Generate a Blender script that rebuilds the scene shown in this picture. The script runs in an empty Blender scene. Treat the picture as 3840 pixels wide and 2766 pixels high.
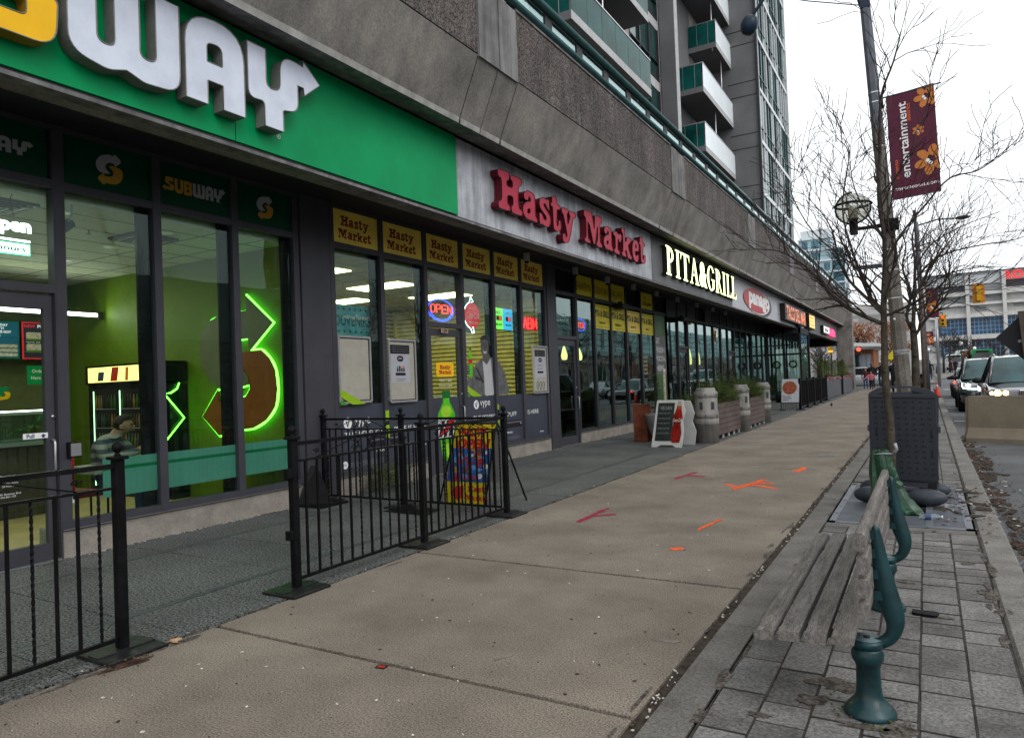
import bpy, math, random
from math import sin, cos, pi, radians, sqrt, hypot
from mathutils import Vector, Matrix, geometry, noise
rnd = random.Random(7)
SC = bpy.context.scene
COL = SC.collection
# ---------------------------------------------------------------- camera
cd = bpy.data.cameras.new('camera'); cam = bpy.data.objects.new('camera', cd); COL.objects.link(cam)
cam.matrix_world = Matrix(((0.86081, 0.04195, 0.5072, 0), (0.50752, 0.00359, -0.86163, 0), (-0.03797, 0.99911, -0.0182, 1.5), (0, 0, 0, 1)))
cd.sensor_width = 36; cd.lens = 24.75; cd.clip_start = 0.05; cd.clip_end = 3000
SC.camera = cam
# ---------------------------------------------------------------- sky, sun, exposure
W = bpy.data.worlds.new('World'); SC.world = W; W.use_nodes = True
nt = W.node_tree; bg = nt.nodes['Background']
sky = nt.nodes.new('ShaderNodeTexSky'); sky.sky_type = 'NISHITA'; sky.sun_disc = False
sky.sun_elevation = radians(38); sky.sun_rotation = radians(120); sky.air_density = 1.0; sky.dust_density = 4.0; sky.ozone_density = 1.0
hs = nt.nodes.new('ShaderNodeHueSaturation'); hs.inputs['Saturation'].default_value = 0.10; hs.inputs['Value'].default_value = 1.0
mxs = nt.nodes.new('ShaderNodeMix'); mxs.data_type = 'RGBA'; mxs.inputs[0].default_value = .8; mxs.inputs[7].default_value = (8.6, 8.9, 9.2, 1)   # even cloud deck over the clear sky
nt.links.new(sky.outputs[0], hs.inputs['Color']); nt.links.new(hs.outputs[0], mxs.inputs[6]); nt.links.new(mxs.outputs[2], bg.inputs['Color'])
bg.inputs['Strength'].default_value = 0.15
sl = bpy.data.lights.new('sun', 'SUN'); sl.energy = 0.6; sl.angle = radians(25); sl.color = (1.0, 0.96, 0.9)
sun = bpy.data.objects.new('sun', sl); COL.objects.link(sun)
sun.rotation_euler = (radians(52), 0, radians(60))
SC.view_settings.view_transform = 'Standard'; SC.view_settings.look = 'None'
SC.view_settings.exposure = 0.22; SC.view_settings.gamma = 1
SC.cycles.use_denoising = True; SC.cycles.max_bounces = 7; SC.cycles.transparent_max_bounces = 12
SC.cycles.diffuse_bounces = 3; SC.cycles.glossy_bounces = 3; SC.cycles.caustics_reflective = False; SC.cycles.caustics_refractive = False
SC.cycles.sample_clamp_indirect = 4.0

# ---------------------------------------------------------------- materials
MATS = {}
def mat(name, col=(.5, .5, .5), rough=.6, metal=0., es=0., ecol=None, var=.12, vs=6., bump=0., bs=40., alpha=1., col2=None, detail=4., streak=0., spec=.22, speck=0., ss=90., coat=0.):
    if name in MATS: return MATS[name]
    m = bpy.data.materials.new(name); m.use_nodes = True; n = m.node_tree; N = n.nodes; L = n.links
    p = N['Principled BSDF']; p.inputs['Roughness'].default_value = rough; p.inputs['Metallic'].default_value = metal
    p.inputs['Specular IOR Level'].default_value = spec; p.inputs['Coat Weight'].default_value = coat
    tc = N.new('ShaderNodeTexCoord'); out = tc.outputs['Object']
    def nz(scale, det=4., vec=None, rg=.6):
        t = N.new('ShaderNodeTexNoise'); t.inputs['Scale'].default_value = scale; t.inputs['Detail'].default_value = det; t.inputs['Roughness'].default_value = rg
        L.new(vec if vec is not None else out, t.inputs['Vector']); return t
    c = (*col, 1)
    cr = N.new('ShaderNodeValToRGB'); t = nz(vs, detail); L.new(t.outputs['Fac'], cr.inputs['Fac'])
    lo = col2 if col2 else tuple(max(0, x*(1-var)) for x in col); hi = col if col2 else tuple(min(1, x*(1+var)) for x in col)
    cr.color_ramp.elements[0].position = .32; cr.color_ramp.elements[0].color = (*lo, 1)
    cr.color_ramp.elements[1].position = .68; cr.color_ramp.elements[1].color = (*hi, 1)
    cur = cr.outputs['Color']
    def mixm(cur, facsock, lo, hi, mode='MULTIPLY'):
        r = N.new('ShaderNodeMapRange'); L.new(facsock, r.inputs['Value']); r.inputs['From Min'].default_value = .35; r.inputs['From Max'].default_value = .65
        r.inputs['To Min'].default_value = lo; r.inputs['To Max'].default_value = hi
        x = N.new('ShaderNodeVectorMath'); x.operation = 'SCALE'; L.new(cur, x.inputs[0]); L.new(r.outputs[0], x.inputs['Scale']); return x.outputs[0]
    if speck: cur = mixm(cur, nz(ss, 2., rg=.8).outputs['Fac'], 1-speck, 1+speck)
    if streak:
        mp = N.new('ShaderNodeMapping'); mp.inputs['Scale'].default_value = (5, 5, .35); L.new(out, mp.inputs['Vector'])
        cur = mixm(cur, nz(1.6, 5., mp.outputs[0]).outputs['Fac'], 1-streak, 1+streak*.6)
    L.new(cur, p.inputs['Base Color'])
    if bump:
        b = N.new('ShaderNodeBump'); b.inputs['Strength'].default_value = bump; b.inputs['Distance'].default_value = .01
        L.new(nz(bs, 5.).outputs['Fac'], b.inputs['Height']); L.new(b.outputs[0], p.inputs['Normal'])
    if es:
        p.inputs['Emission Color'].default_value = (*(ecol or col), 1); p.inputs['Emission Strength'].default_value = es
    m.diffuse_color = c
    MATS[name] = m; return m
def glass(name, tint=(.75, .85, .82), refl=1., rough=.0, base=.06):
    if name in MATS: return MATS[name]
    m = bpy.data.materials.new(name); m.use_nodes = True; n = m.node_tree; N = n.nodes; L = n.links
    N.remove(N['Principled BSDF']); o = N['Material Output']
    tr = N.new('ShaderNodeBsdfTransparent'); tr.inputs[0].default_value = (*tint, 1)
    gl = N.new('ShaderNodeBsdfGlossy'); gl.inputs['Roughness'].default_value = rough; gl.inputs['Color'].default_value = (.8*refl, .95*refl, .95*refl, 1)
    fr = N.new('ShaderNodeLayerWeight'); fr.inputs['Blend'].default_value = .5; pw = N.new('ShaderNodeMath'); pw.operation = 'POWER'; pw.inputs[1].default_value = 5.; L.new(fr.outputs['Facing'], pw.inputs[0])
    tc = N.new('ShaderNodeTexCoord'); nz = N.new('ShaderNodeTexNoise'); nz.inputs['Scale'].default_value = 1.1; L.new(tc.outputs['Object'], nz.inputs['Vector'])
    bp = N.new('ShaderNodeBump'); bp.inputs['Strength'].default_value = .12; bp.inputs['Distance'].default_value = .02; L.new(nz.outputs['Fac'], bp.inputs['Height']); L.new(bp.outputs[0], gl.inputs['Normal'])
    ad = N.new('ShaderNodeMath'); ad.operation = 'ADD'; ad.inputs[1].default_value = base; L.new(pw.outputs[0], ad.inputs[0])
    mx = N.new('ShaderNodeMixShader'); L.new(ad.outputs[0], mx.inputs[0]); L.new(tr.outputs[0], mx.inputs[1]); L.new(gl.outputs[0], mx.inputs[2]); L.new(mx.outputs[0], o.inputs['Surface'])
    MATS[name] = m; return m

# ---------------------------------------------------------------- mesh builder
class MB:
    def __init__(s, origin=(0, 0, 0)):
        s.v = []; s.f = []; s.mi = []; s.sm = []; s.ms = []; s.o = Vector(origin); s.M = None
    def mx(s, m):
        if m not in s.ms: s.ms.append(m)
        return s.ms.index(m)
    def add(s, vs, fs, m, smooth=False):
        b = len(s.v); M = s.M
        s.v += [(M @ Vector(p) if M else Vector(p)) for p in vs]; k = s.mx(m)
        for f in fs: s.f.append([b+i for i in f]); s.mi.append(k); s.sm.append(smooth)
    def quad(s, a, b, c, d, m): s.add([a, b, c, d], [(0, 1, 2, 3)], m)
    def box(s, x0, x1, y0, y1, z0, z1, m, bev=0):
        if bev and min(x1-x0, y1-y0, z1-z0) > 2.2*bev:
            bm_ = []; 
            for z, e in ((z0, bev), (z0+bev, 0), (z1-bev, 0), (z1, bev)):
                a, b2, c, d = x0+e, x1-e, y0+e, y1-e; q = bev*.7 if e == 0 else bev*.5
                bm_ += [(a+q, c, z), (b2-q, c, z), (b2, c+q, z), (b2, d-q, z), (b2-q, d, z), (a+q, d, z), (a, d-q, z), (a, c+q, z)]
            f = [tuple(reversed(range(8))), tuple(range(24, 32))]
            for r in range(3): f += [(r*8+i, r*8+(i+1) % 8, r*8+8+(i+1) % 8, r*8+8+i) for i in range(8)]
            s.add(bm_, f, m); return
        s.add([(x0, y0, z0), (x1, y0, z0), (x1, y1, z0), (x0, y1, z0), (x0, y0, z1), (x1, y0, z1), (x1, y1, z1), (x0, y1, z1)],
              [(0, 3, 2, 1), (4, 5, 6, 7), (0, 1, 5, 4), (1, 2, 6, 5), (2, 3, 7, 6), (3, 0, 4, 7)], m)
    def tube(s, pts, r, n, m, cap=True, smooth=True, sq=None):
        pts = [Vector(p) for p in pts]; rs = r if isinstance(r, (list, tuple)) else [r]*len(pts)
        vs = []; up = Vector((0, 0, 1)); prev = None
        for i, p in enumerate(pts):
            t = (pts[min(i+1, len(pts)-1)]-pts[max(i-1, 0)])
            t = t.normalized() if t.length > 1e-9 else Vector((0, 0, 1))
            if prev is None:
                a = t.cross(up); a = a.normalized() if a.length > 1e-3 else Vector((1, 0, 0))
            else:
                a = prev-t*prev.dot(t); a = a.normalized() if a.length > 1e-6 else t.orthogonal().normalized()
            prev = a; b = t.cross(a)
            for k in range(n):
                th = 2*pi*(k+.5)/n; vs.append(p+(a*cos(th)+b*sin(th))*rs[i])
        fs = []
        for i in range(len(pts)-1): fs += [(i*n+k, i*n+(k+1) % n, (i+1)*n+(k+1) % n, (i+1)*n+k) for k in range(n)]
        if cap: fs += [tuple(reversed(range(n))), tuple(range((len(pts)-1)*n, len(pts)*n))]
        s.add(vs, fs, m, smooth and n > 4)
    def lathe(s, prof, c, n, m, smooth=True, sx=1., sy=1., rot=0):
        vs = []; c = Vector(c)
        for r, z in prof:
            for k in range(n): th = 2*pi*k/n+rot; vs.append((c.x+r*cos(th)*sx, c.y+r*sin(th)*sy, c.z+z))
        fs = []
        for i in range(len(prof)-1): fs += [(i*n+k, i*n+(k+1) % n, (i+1)*n+(k+1) % n, (i+1)*n+k) for k in range(n)]
        fs += [tuple(reversed(range(n))), tuple(range((len(prof)-1)*n, len(prof)*n))]
        s.add(vs, fs, m, smooth)
    def prism(s, poly, m, d0=0., d1=.01, holes=(), F=None, side=None, rim=None):
        """poly in (u,v); extruded along w from d0 to d1; F a 4x4 frame"""
        loops = [list(poly)]+[list(h) for h in holes]
        flat = [p for l in loops for p in l]; n = len(flat)
        tri = geometry.tessellate_polygon([[Vector((p[0], p[1], 0)) for p in l] for l in loops])
        area = sum(l0[0]*l1[1]-l1[0]*l0[1] for l0, l1 in zip(loops[0], loops[0][1:]+loops[0][:1]))
        F = F or Matrix()
        V = [F @ Vector((p[0], p[1], d1)) for p in flat]+[F @ Vector((p[0], p[1], d0)) for p in flat]
        top = []
        for t in tri:
            a, b, c = [flat[i] for i in t]
            if (b[0]-a[0])*(c[1]-a[1])-(c[0]-a[0])*(b[1]-a[1]) < 0: t = (t[0], t[2], t[1])
            top.append(tuple(t))
        s.add(V, top+[tuple(i+n for i in reversed(t)) for t in top], m)
        fs = []; o = 0
        for l in loops:
            k = len(l)
            ar = sum(l[i][0]*l[(i+1) % k][1]-l[(i+1) % k][0]*l[i][1] for i in range(k))
            fl = (ar > 0) == (l is loops[0])
            for i in range(k):
                a, b = o+i, o+(i+1) % k
                fs.append((a+n, b+n, b, a) if fl else (b+n, a+n, a, b))
            o += k
        s.add(V, fs, side or m)
    def text(s, body, u, v, m, w=None, h=None, F=None, d=.003, ext=0., bold=0., shear=0., align='c', flip=False, space=1., rot=0.):
        tv, tf = textmesh(body, bold, shear, ext, space)
        if not tv: return
        x0 = min(p[0] for p in tv); x1 = max(p[0] for p in tv); y0 = min(p[1] for p in tv); y1 = max(p[1] for p in tv)
        sx = (w/(x1-x0)) if w else None; sy = (h/(y1-y0)) if h else None
        if sx is None: sx = sy
        if sy is None: sy = sx
        ax = {'l': x0, 'c': (x0+x1)/2, 'r': x1}[align]; ay = (y0+y1)/2; zm = max(p[2] for p in tv) or 1
        F = F or Matrix(); out = []
        for p in tv:
            a = (p[0]-ax)*sx*(-1 if flip else 1); b = (p[1]-ay)*sy
            if rot: a, b = a*cos(rot)-b*sin(rot), a*sin(rot)+b*cos(rot)
            out.append(F @ Vector((u+a, v+b, d+(p[2]/zm*ext/2 if ext else 0))))
        s.add(out, [tuple(reversed(f)) for f in tf] if flip else tf, m)
    def sphere(s, c, r, m, n=12, sx=1, sy=1, sz=1):
        k = max(4, n//2); s.lathe([(max(1e-4, r*sin(pi*i/k)), -r*sz*cos(pi*i/k)) for i in range(k+1)], c, n, m, True, sx, sy)
    def build(s, name, parent=None, loc=None, label=None, kind=None, cat=None, group=None):
        me = bpy.data.meshes.new(name)
        o = s.o if loc is None else Vector(loc)
        used = sorted({i for f in s.f for i in f}); rm = {i: k for k, i in enumerate(used)}
        s.v = [s.v[i] for i in used]; s.f = [[rm[i] for i in f] for f in s.f]
        me.from_pydata([tuple(Vector(p)-o) for p in s.v], [], s.f)
        for m in s.ms: me.materials.append(m)
        me.polygons.foreach_set('material_index', s.mi); me.polygons.foreach_set('use_smooth', s.sm); me.update()
        ob = bpy.data.objects.new(name, me); COL.objects.link(ob)
        if parent is not None: ob.parent = parent; ob.location = o-wloc(parent)
        else: ob.location = o
        tag(ob, label, cat, group, kind); return ob
def wloc(o):
    v = Vector(o.location)
    while o.parent is not None: o = o.parent; v += Vector(o.location)
    return v
TC = {}
def textmesh(body, bold, shear, ext, space):
    k = (body, bold, shear, bool(ext), space)
    if k in TC: return TC[k]
    cu = bpy.data.curves.new('t', 'FONT'); cu.body = body; cu.offset = bold; cu.shear = shear; cu.resolution_u = 3; cu.space_character = space
    if ext: cu.extrude = .1
    ob = bpy.data.objects.new('t', cu); me = bpy.data.meshes.new_from_object(ob)
    r = ([tuple(v.co) for v in me.vertices], [tuple(p.vertices) for p in me.polygons])
    bpy.data.objects.remove(ob); bpy.data.meshes.remove(me); bpy.data.curves.remove(cu)
    TC[k] = r; return r
def FR(o, u, v):
    u = Vector(u).normalized(); v = Vector(v).normalized(); w = u.cross(v); o = Vector(o)
    return Matrix(((u.x, v.x, w.x, o.x), (u.y, v.y, w.y, o.y), (u.z, v.z, w.z, o.z), (0, 0, 0, 1)))
def PX(x, y=0, z=0): return FR((x, y, z), (0, 1, 0), (0, 0, 1))       # a wall facing the street
def PY(y, x=0, z=0): return FR((x, y, z), (1, 0, 0), (0, 0, 1))       # a face looking back along the street
def tag(o, label=None, cat=None, group=None, kind=None):
    if label: o['label'] = label
    if cat: o['category'] = cat
    if group: o['group'] = group
    if kind: o['kind'] = kind
def thing(name, label, cat, loc=(0, 0, 0), group=None):
    o = bpy.data.objects.new(name, None); COL.objects.link(o); o.location = loc; o.empty_display_size = .1
    tag(o, label, cat, group); return o
def struct(name, mb): return mb.build(name, kind='structure')
def dup(o, loc, label=None, rz=None, parent=None, sc=None):
    c = o.copy(); COL.objects.link(c)
    if parent is None:
        c.location = loc
        if label: c['label'] = label
        if rz is not None: c.rotation_euler = (0, 0, rz)
        if sc: c.scale = (sc, sc, sc)
    else: c.parent = parent
    for ch in [x for x in COL.objects if x.parent is o]: dup(ch, None, parent=c)
    return c
def rc(pts, seg=4):
    """rounded-corner polygon from (x, y, radius)"""
    out = []; n = len(pts)
    for i in range(n):
        x, y, r = pts[i]; p = Vector((x, y))
        if r <= 0: out.append((x, y)); continue
        a = Vector(pts[i-1][:2])-p; b = Vector(pts[(i+1) % n][:2])-p; la, lb = a.length, b.length
        a.normalize(); b.normalize(); ang = a.angle(b); t = min(r/math.tan(ang/2), la*.49 if pts[i-1][2] > 0 else la*.98, lb*.49 if pts[(i+1) % n][2] > 0 else lb*.98)
        p0 = p+a*t; p2 = p+b*t
        for k in range(seg+1):
            q = k/seg; w = p0*(1-q)**2+p*2*q*(1-q)+p2*q*q; out.append((w.x, w.y))
    return out
def rrect(x0, x1, y0, y1, r, seg=3): return rc([(x0, y0, r), (x1, y0, r), (x1, y1, r), (x0, y1, r)], seg)
def smooth(pts, k=.2, n=1):
    for _ in range(n):
        o = []; m = len(pts)
        for i in range(m):
            a, b = pts[i], pts[(i+1) % m]; o += [(a[0]+(b[0]-a[0])*k, a[1]+(b[1]-a[1])*k), (b[0]+(a[0]-b[0])*k, b[1]+(a[1]-b[1])*k)]
        pts = o
    return pts
def circle(x, y, r, n=24, ry=None): return [(x+r*cos(2*pi*i/n), y+(ry or r)*sin(2*pi*i/n)) for i in range(n)]
def xf(pts, x, y, sx, sy=None): return [(x+p[0]*sx, y+p[1]*(sx if sy is None else sy)) for p in pts]
def jit(a): return rnd.uniform(-a, a)

# ---------------------------------------------------------------- shared materials
M_conc = mat('sidewalk_concrete', (.176, .150, .121), .9, var=.26, vs=1.2, bump=.2, bs=160, speck=.62, ss=110, detail=9, spec=.25)
M_conc2 = mat('edge_concrete', (.135, .126, .115), .9, var=.25, vs=3, bump=.3, bs=120, speck=.32, ss=62, spec=.25)
M_gran = mat('granite_slab', (.088, .091, .090), .65, var=.22, vs=1.2, speck=1.25, ss=58, bump=.1, bs=150, spec=.12)
M_band = mat('granite_band', (.055, .065, .065), .5, var=.2, speck=.3)
M_pave = mat('concrete_paver', (.158, .152, .147), .9, var=.32, vs=3.5, bump=.4, bs=70, speck=.40, ss=55, detail=9, spec=.2)
M_kerb = mat('kerb_concrete', (.18, .17, .155), .9, var=.25, vs=4, bump=.4, bs=90, speck=.3, ss=60, spec=.2)
M_asph = mat('asphalt', (.10, .104, .108), .9, var=.28, vs=.8, bump=.5, bs=150, speck=.5, ss=70, spec=.3)
M_dirt = mat('dirt', (.045, .035, .027), 1., var=.5, vs=14, bump=.6, bs=60)
M_joint = mat('dark_joint', (.006, .005, .005), 1., var=.4, vs=20)
M_facade = mat('smooth_concrete', (.195, .183, .167), .85, var=.32, vs=1.7, bump=.3, bs=50, streak=.12, speck=.20, ss=38, detail=9, spec=.25)
M_lip = mat('lip_concrete', (.30, .295, .28), .85, var=.25, vs=5, streak=.1, speck=.1)
M_aggr = mat('exposed_aggregate', (.088, .075, .070), .9, var=.28, vs=1.2, bump=.7, bs=60, speck=.98, ss=38, streak=.28, spec=.3)
M_pier = mat('weathered_concrete', (.17, .165, .165), .85, var=.3, vs=2.5, bump=.2, bs=60, streak=.35)
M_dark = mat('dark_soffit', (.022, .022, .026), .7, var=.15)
M_frame = mat('grey_aluminium', (.050, .050, .060), .5, metal=.1, var=.1, vs=3)
M_framed = mat('dark_aluminium', (.028, .028, .032), .5, metal=.1, var=.1)
M_black = mat('black_paint', (.006, .006, .007), .5, var=.4, vs=12, bump=.1, bs=80, spec=.09)
M_wht = mat('white_print', (.75, .75, .75), .6, var=.03)
M_steel = mat('brushed_steel', (.5, .5, .52), .35, metal=.9, var=.08, vs=30)
M_chrome = mat('chrome', (.75, .75, .77), .12, metal=1, var=.03)
M_rail = mat('green_steel_rail', (.03, .075, .075), .3, metal=.4, var=.2, vs=4)
M_grn = mat('sign_green', (.0, .26, .085), .5, var=.13, vs=1.2, spec=.12)
M_dgrn = mat('panel_green', (.002, .045, .02), .4, var=.07, vs=2)
M_yel = mat('letter_yellow', (.85, .47, .005), .5, var=.04)
M_lgrey = mat('letter_grey_white', (.58, .62, .72), .5, var=.12, vs=3, spec=.3)
M_pyel = mat('print_yellow', (.42, .24, .03), .5, var=.05)
M_pgrey = mat('print_grey', (.33, .34, .37), .5, var=.05)
M_ypan = mat('yellow_panel', (.88, .66, .11), .5, var=.12, vs=3)
M_ypan2 = mat('lemon_panel', (.66, .56, .02), .5, var=.12, vs=3)
M_brn = mat('maroon_print', (.20, .012, .014), .5)
M_red = mat('letter_red', (.36, .004, .03), .45, var=.15, vs=8, spec=.2)
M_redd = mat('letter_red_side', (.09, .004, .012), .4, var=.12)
M_blk = mat('black_print', (.01, .01, .01), .6)
G_win = glass('shop_glass', (.86, .95, .90), 1., 0., .02)
G_winp = glass('shop_glass_mirrored', (.55, .65, .62), 1., 0., .13)
G_win2 = glass('shop_glass_side', (.62, .76, .72), 1., 0., .13)

# ================================================================ GROUND
def blob(cx, cy, rx, ry, n=18, rot=0, k=.3):
    out = []
    for i in range(n):
        a = 2*pi*i/n; r = 1+jit(k); x, y = rx*r*cos(a), ry*r*sin(a); out.append((cx+x*cos(rot)-y*sin(rot), cy+x*sin(rot)+y*cos(rot)))
    return smooth(out, .25)
def rise(y): return max(0., (y-62)*.014)
b = MB(); b.box(-300, 300, -60, 62, -.6, -.30, M_asph)
b.add([(-300, 62, -.30), (300, 62, -.30), (300, 900, 7), (-300, 900, 7)], [(0, 1, 2, 3)], M_asph); struct('ground', b)
b = MB()
Mr = M_asph
b.quad((.55, -40, -.13), (30, -40, -.13), (30, 62, -.13), (.55, 62, -.13), Mr)
b.add([(-40, 62, -.13), (40, 62, -.13), (40, 420, -.13+.014*358), (-40, 420, -.13+.014*358)], [(0, 1, 2, 3)], Mr)
b.quad((-40, 60, -.13), (.55, 60, -.13), (.55, 62, -.13), (-40, 62, -.13), Mr)
struct('road', b)
M_mark = mat('road_paint', (.5, .5, .48), .8, var=.3, vs=6)
b = MB()
for y in (54.5, 57.2):
    for k in range(5): b.box(.9+k*1.2, 1.5+k*1.2, y, y+.45, -.128, -.123, M_mark)
for y in (24, 31.5): b.box(.62, 1.02, y, y+.25, -.128, -.124, M_mark)
b.box(4.1, 4.22, -10, 50, -.128, -.124, M_mark)
struct('road_marking', b)
# base under the paving
b = MB(); b.box(-14, .30, -8, 60, -.28, -.045, M_joint); struct('paving_base', b)
# granite strip along the shops
b = MB(); ys = [-2.0+.68*k for k in range(92)]
rows = [(-7.30, -6.42), (-6.34, -4.80), (-4.72, -4.05)]
for i in range(0, 91):
    for j, (x0, x1) in enumerate(rows):
        b.box(x0, x1, ys[i]+.004, ys[i+1]-.004, -.022, jit(.0012), M_gran)
for x0, x1 in ((-6.412, -6.348), (-4.792, -4.728)): b.box(x0, x1, -2, 59.5, -.022, .001, M_band)
struct('granite_strip', b)
# concrete pavement slabs
b = MB(); js = [-1.3, .8, 2.94, 5.03, 7.2, 9.35, 11.5, 13.65, 15.8, 17.95, 20.1, 22.25, 24.4, 26.5, 28.6, 30.7, 33, 35.2, 37.4, 39.6, 41.8, 44, 46.2, 48.4, 50.6, 52.8, 55, 57.2, 59.6]
for i in range(len(js)-1):
    g0 = .013+.0012*js[i] if js[i] in (2.94, 5.03, 11.5) else .003; g1 = .013+.0012*js[i+1] if js[i+1] in (2.94, 5.03, 11.5) else .003
    b.box(-4.015+jit(.005), -1.182+jit(.004), js[i]+g0, js[i+1]-g1, -.044, jit(.002), M_conc, .003)
struct('sidewalk', b)
b = MB(); y = -2.
while y < 59.6:
    b.box(-1.118, -.93, y+.005, y+2.09, -.022, jit(.002), M_conc2, .004); y += 2.1
b.box(-.915, .31, 7.40, 7.55, -.022, .001, M_conc2); b.box(-.915, .31, 10.16, 10.3, -.022, .001, M_conc2)
struct('edging_strip', b)
# unit pavers, with the tree grate cut out
M_pj = mat('paver_joint_dirt', (.045, .038, .033), .95, var=.5, vs=12)
PV = [M_pave, M_pave, mat('paver_tone_dark', (.125, .119, .114), .9, var=.35, vs=3.5, bump=.4, bs=70, speck=.42, ss=55, spec=.2), mat('paver_tone_light', (.18, .174, .168), .9, var=.28, vs=3.5, bump=.4, bs=70, speck=.38, ss=55, spec=.2)]
b = MB(); cols = [-.91+.205*k for k in range(7)]
for j in range(6):
    y = -1.5+(j % 3)*.14
    while y < 59.5:
        L_ = rnd.choice((.205, .205, .41))
        y1 = y+L_
        for (a, c) in ([(y, y1)] if not (y < 10.16 and y1 > 7.55) else [(y, min(y1, 7.395)), (max(y, 10.305), y1)]):
            if c-a > .05 and not (7.4 < (a+c)/2 < 10.3): b.box(cols[j]+.0038+jit(.0015), cols[j+1]-.0038, a+.004, c-.004, -.022, jit(.0025), rnd.choice(PV), .003)
        if -1.4 < y1 < 13 and not 7.39 < y1 < 10.3: b.box(cols[j]-.001, cols[j+1]+.001, y1-.0022-abs(jit(.002)), y1+.0022+abs(jit(.002)), -.02, .0021, M_pj)
        y = y1
for xx in cols:
    for (a, c) in ((1., 7.395), (10.305, 14)):
        y = a
        while y < c: e = min(c, y+rnd.uniform(.1, .5)); q = .0022+abs(jit(.0035)); b.box(xx-q, xx+q*.8, y, e, -.02, .0018, M_pj); y = e
struct('paver_strip', b)
b = MB(); y = -2.; k = 0
while y < 60:
    L_ = 1.88; x = .33+max(0, (y-20))*.0012; w = .21
    b.box(x, x+w, y+.004, y+L_-.004, -.28, .0+jit(.003), M_kerb, .018); y += L_
struct('kerb', b)
# dirt and cigarette ends in the long joint, leaf litter in the gutter
M_lit = mat('pale_litter', (.5, .47, .42), .9, var=.4, vs=60)
M_leaf = mat('dead_leaf', (.095, .058, .034), .9, var=.6, vs=30)
b = MB(); b.box(-1.178, -1.121, -2, 59.5, -.044, -.014, M_dirt)
for k in range(330):
    y = 1.6+rnd.random()**1.6*18; y += .15*sin(y*5); x = -1.147+jit(.024); s_ = rnd.uniform(.004, .012); a = rnd.random()*3
    b.tube([(x, y, -.003), (x+cos(a)*s_*1.6, y+sin(a)*s_*1.6, -.002)], s_*.45, 4, M_lit if rnd.random() < .45 else (M_leaf if rnd.random() < .5 else M_dirt))
b.build('joint_litter', kind='stuff', label='dirt, cigarette ends and crumbs in the long pavement joint')
M_rust = mat('rust_stain', (.055, .030, .022), .95, var=.7, vs=14, speck=.5)
def leafpile(b, n, fx, fy, z, smin=.006, smax=.032, mats=(M_leaf, M_dirt, M_lit), wts=(.50, .93, 1.)):
    for k in range(n):
        x, y = fx(), fy(); s_ = rnd.uniform(smin, smax); a = rnd.random()*6.3; q = rnd.random(); t = jit(.4)
        m = mats[0] if q < wts[0] else mats[1] if q < wts[1] else mats[2]; zz = z+rnd.random()*.012
        c, s2 = cos(a), sin(a)
        b.add([(x+c*s_, y+s2*s_, zz+.008*t), (x-s2*s_*.5, y+c*s_*.5, zz+.006), (x-c*s_, y-s2*s_, zz+.002), (x+s2*s_*.5, y-c*s_*.5, zz-.001)], [(0, 1, 2, 3)], m)
b = MB()
for k in range(70):
    y = 3.4+rnd.random()**.8*15; x = .60+abs(rnd.gauss(0, .10)); b.prism(blob(x, y, rnd.uniform(.03, .11), rnd.uniform(.06, .25), 12, jit(.3), .4), rnd.choice((M_dirt, M_dirt, M_rust)), -.127, -.124+k*.0001)
for k in range(14): b.prism(blob(.36+rnd.gauss(0, .13), 9.2+rnd.gauss(0, .55), rnd.uniform(.02, .09), rnd.uniform(.03, .12), 12, jit(1.), .4), M_dirt, .004, .008+k*.0001)
leafpile(b, 1500, lambda: .60+abs(rnd.gauss(0, .13)), lambda: 3.2+rnd.random()**.8*16, -.122)
leafpile(b, 260, lambda: .30+rnd.gauss(0, .16), lambda: 9.2+rnd.gauss(0, .7), .004)
leafpile(b, 500, lambda: 1.0+rnd.gauss(0, .35), lambda: 7.6+rnd.gauss(0, 1.1), -.122)
b.build('leaf_litter', kind='stuff', label='brown dead leaves and dirt lying along the gutter')
b = MB()
leafpile(b, 500, lambda: -3.9+rnd.random()*2.7, lambda: 1.3+rnd.random()**1.5*14, .003, .003, .010, (M_lit, M_dirt, M_leaf), (.5, .92, 1.))
for k in range(70): x_, y_ = -3.9+rnd.random()*2.6, 1.4+rnd.random()**1.5*12; b.prism(blob(x_, y_, .012, .010, 8), M_dirt if rnd.random() < .7 else M_lit, .0026, .0032)
for k in range(120): leafpile(b, 1, lambda: -4.04+jit(.012), lambda: 1.3+rnd.random()*12, .002, .005, .02)
b.build('pavement_specks', kind='stuff', label='small gum spots and crumbs scattered on the pavement')
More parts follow.
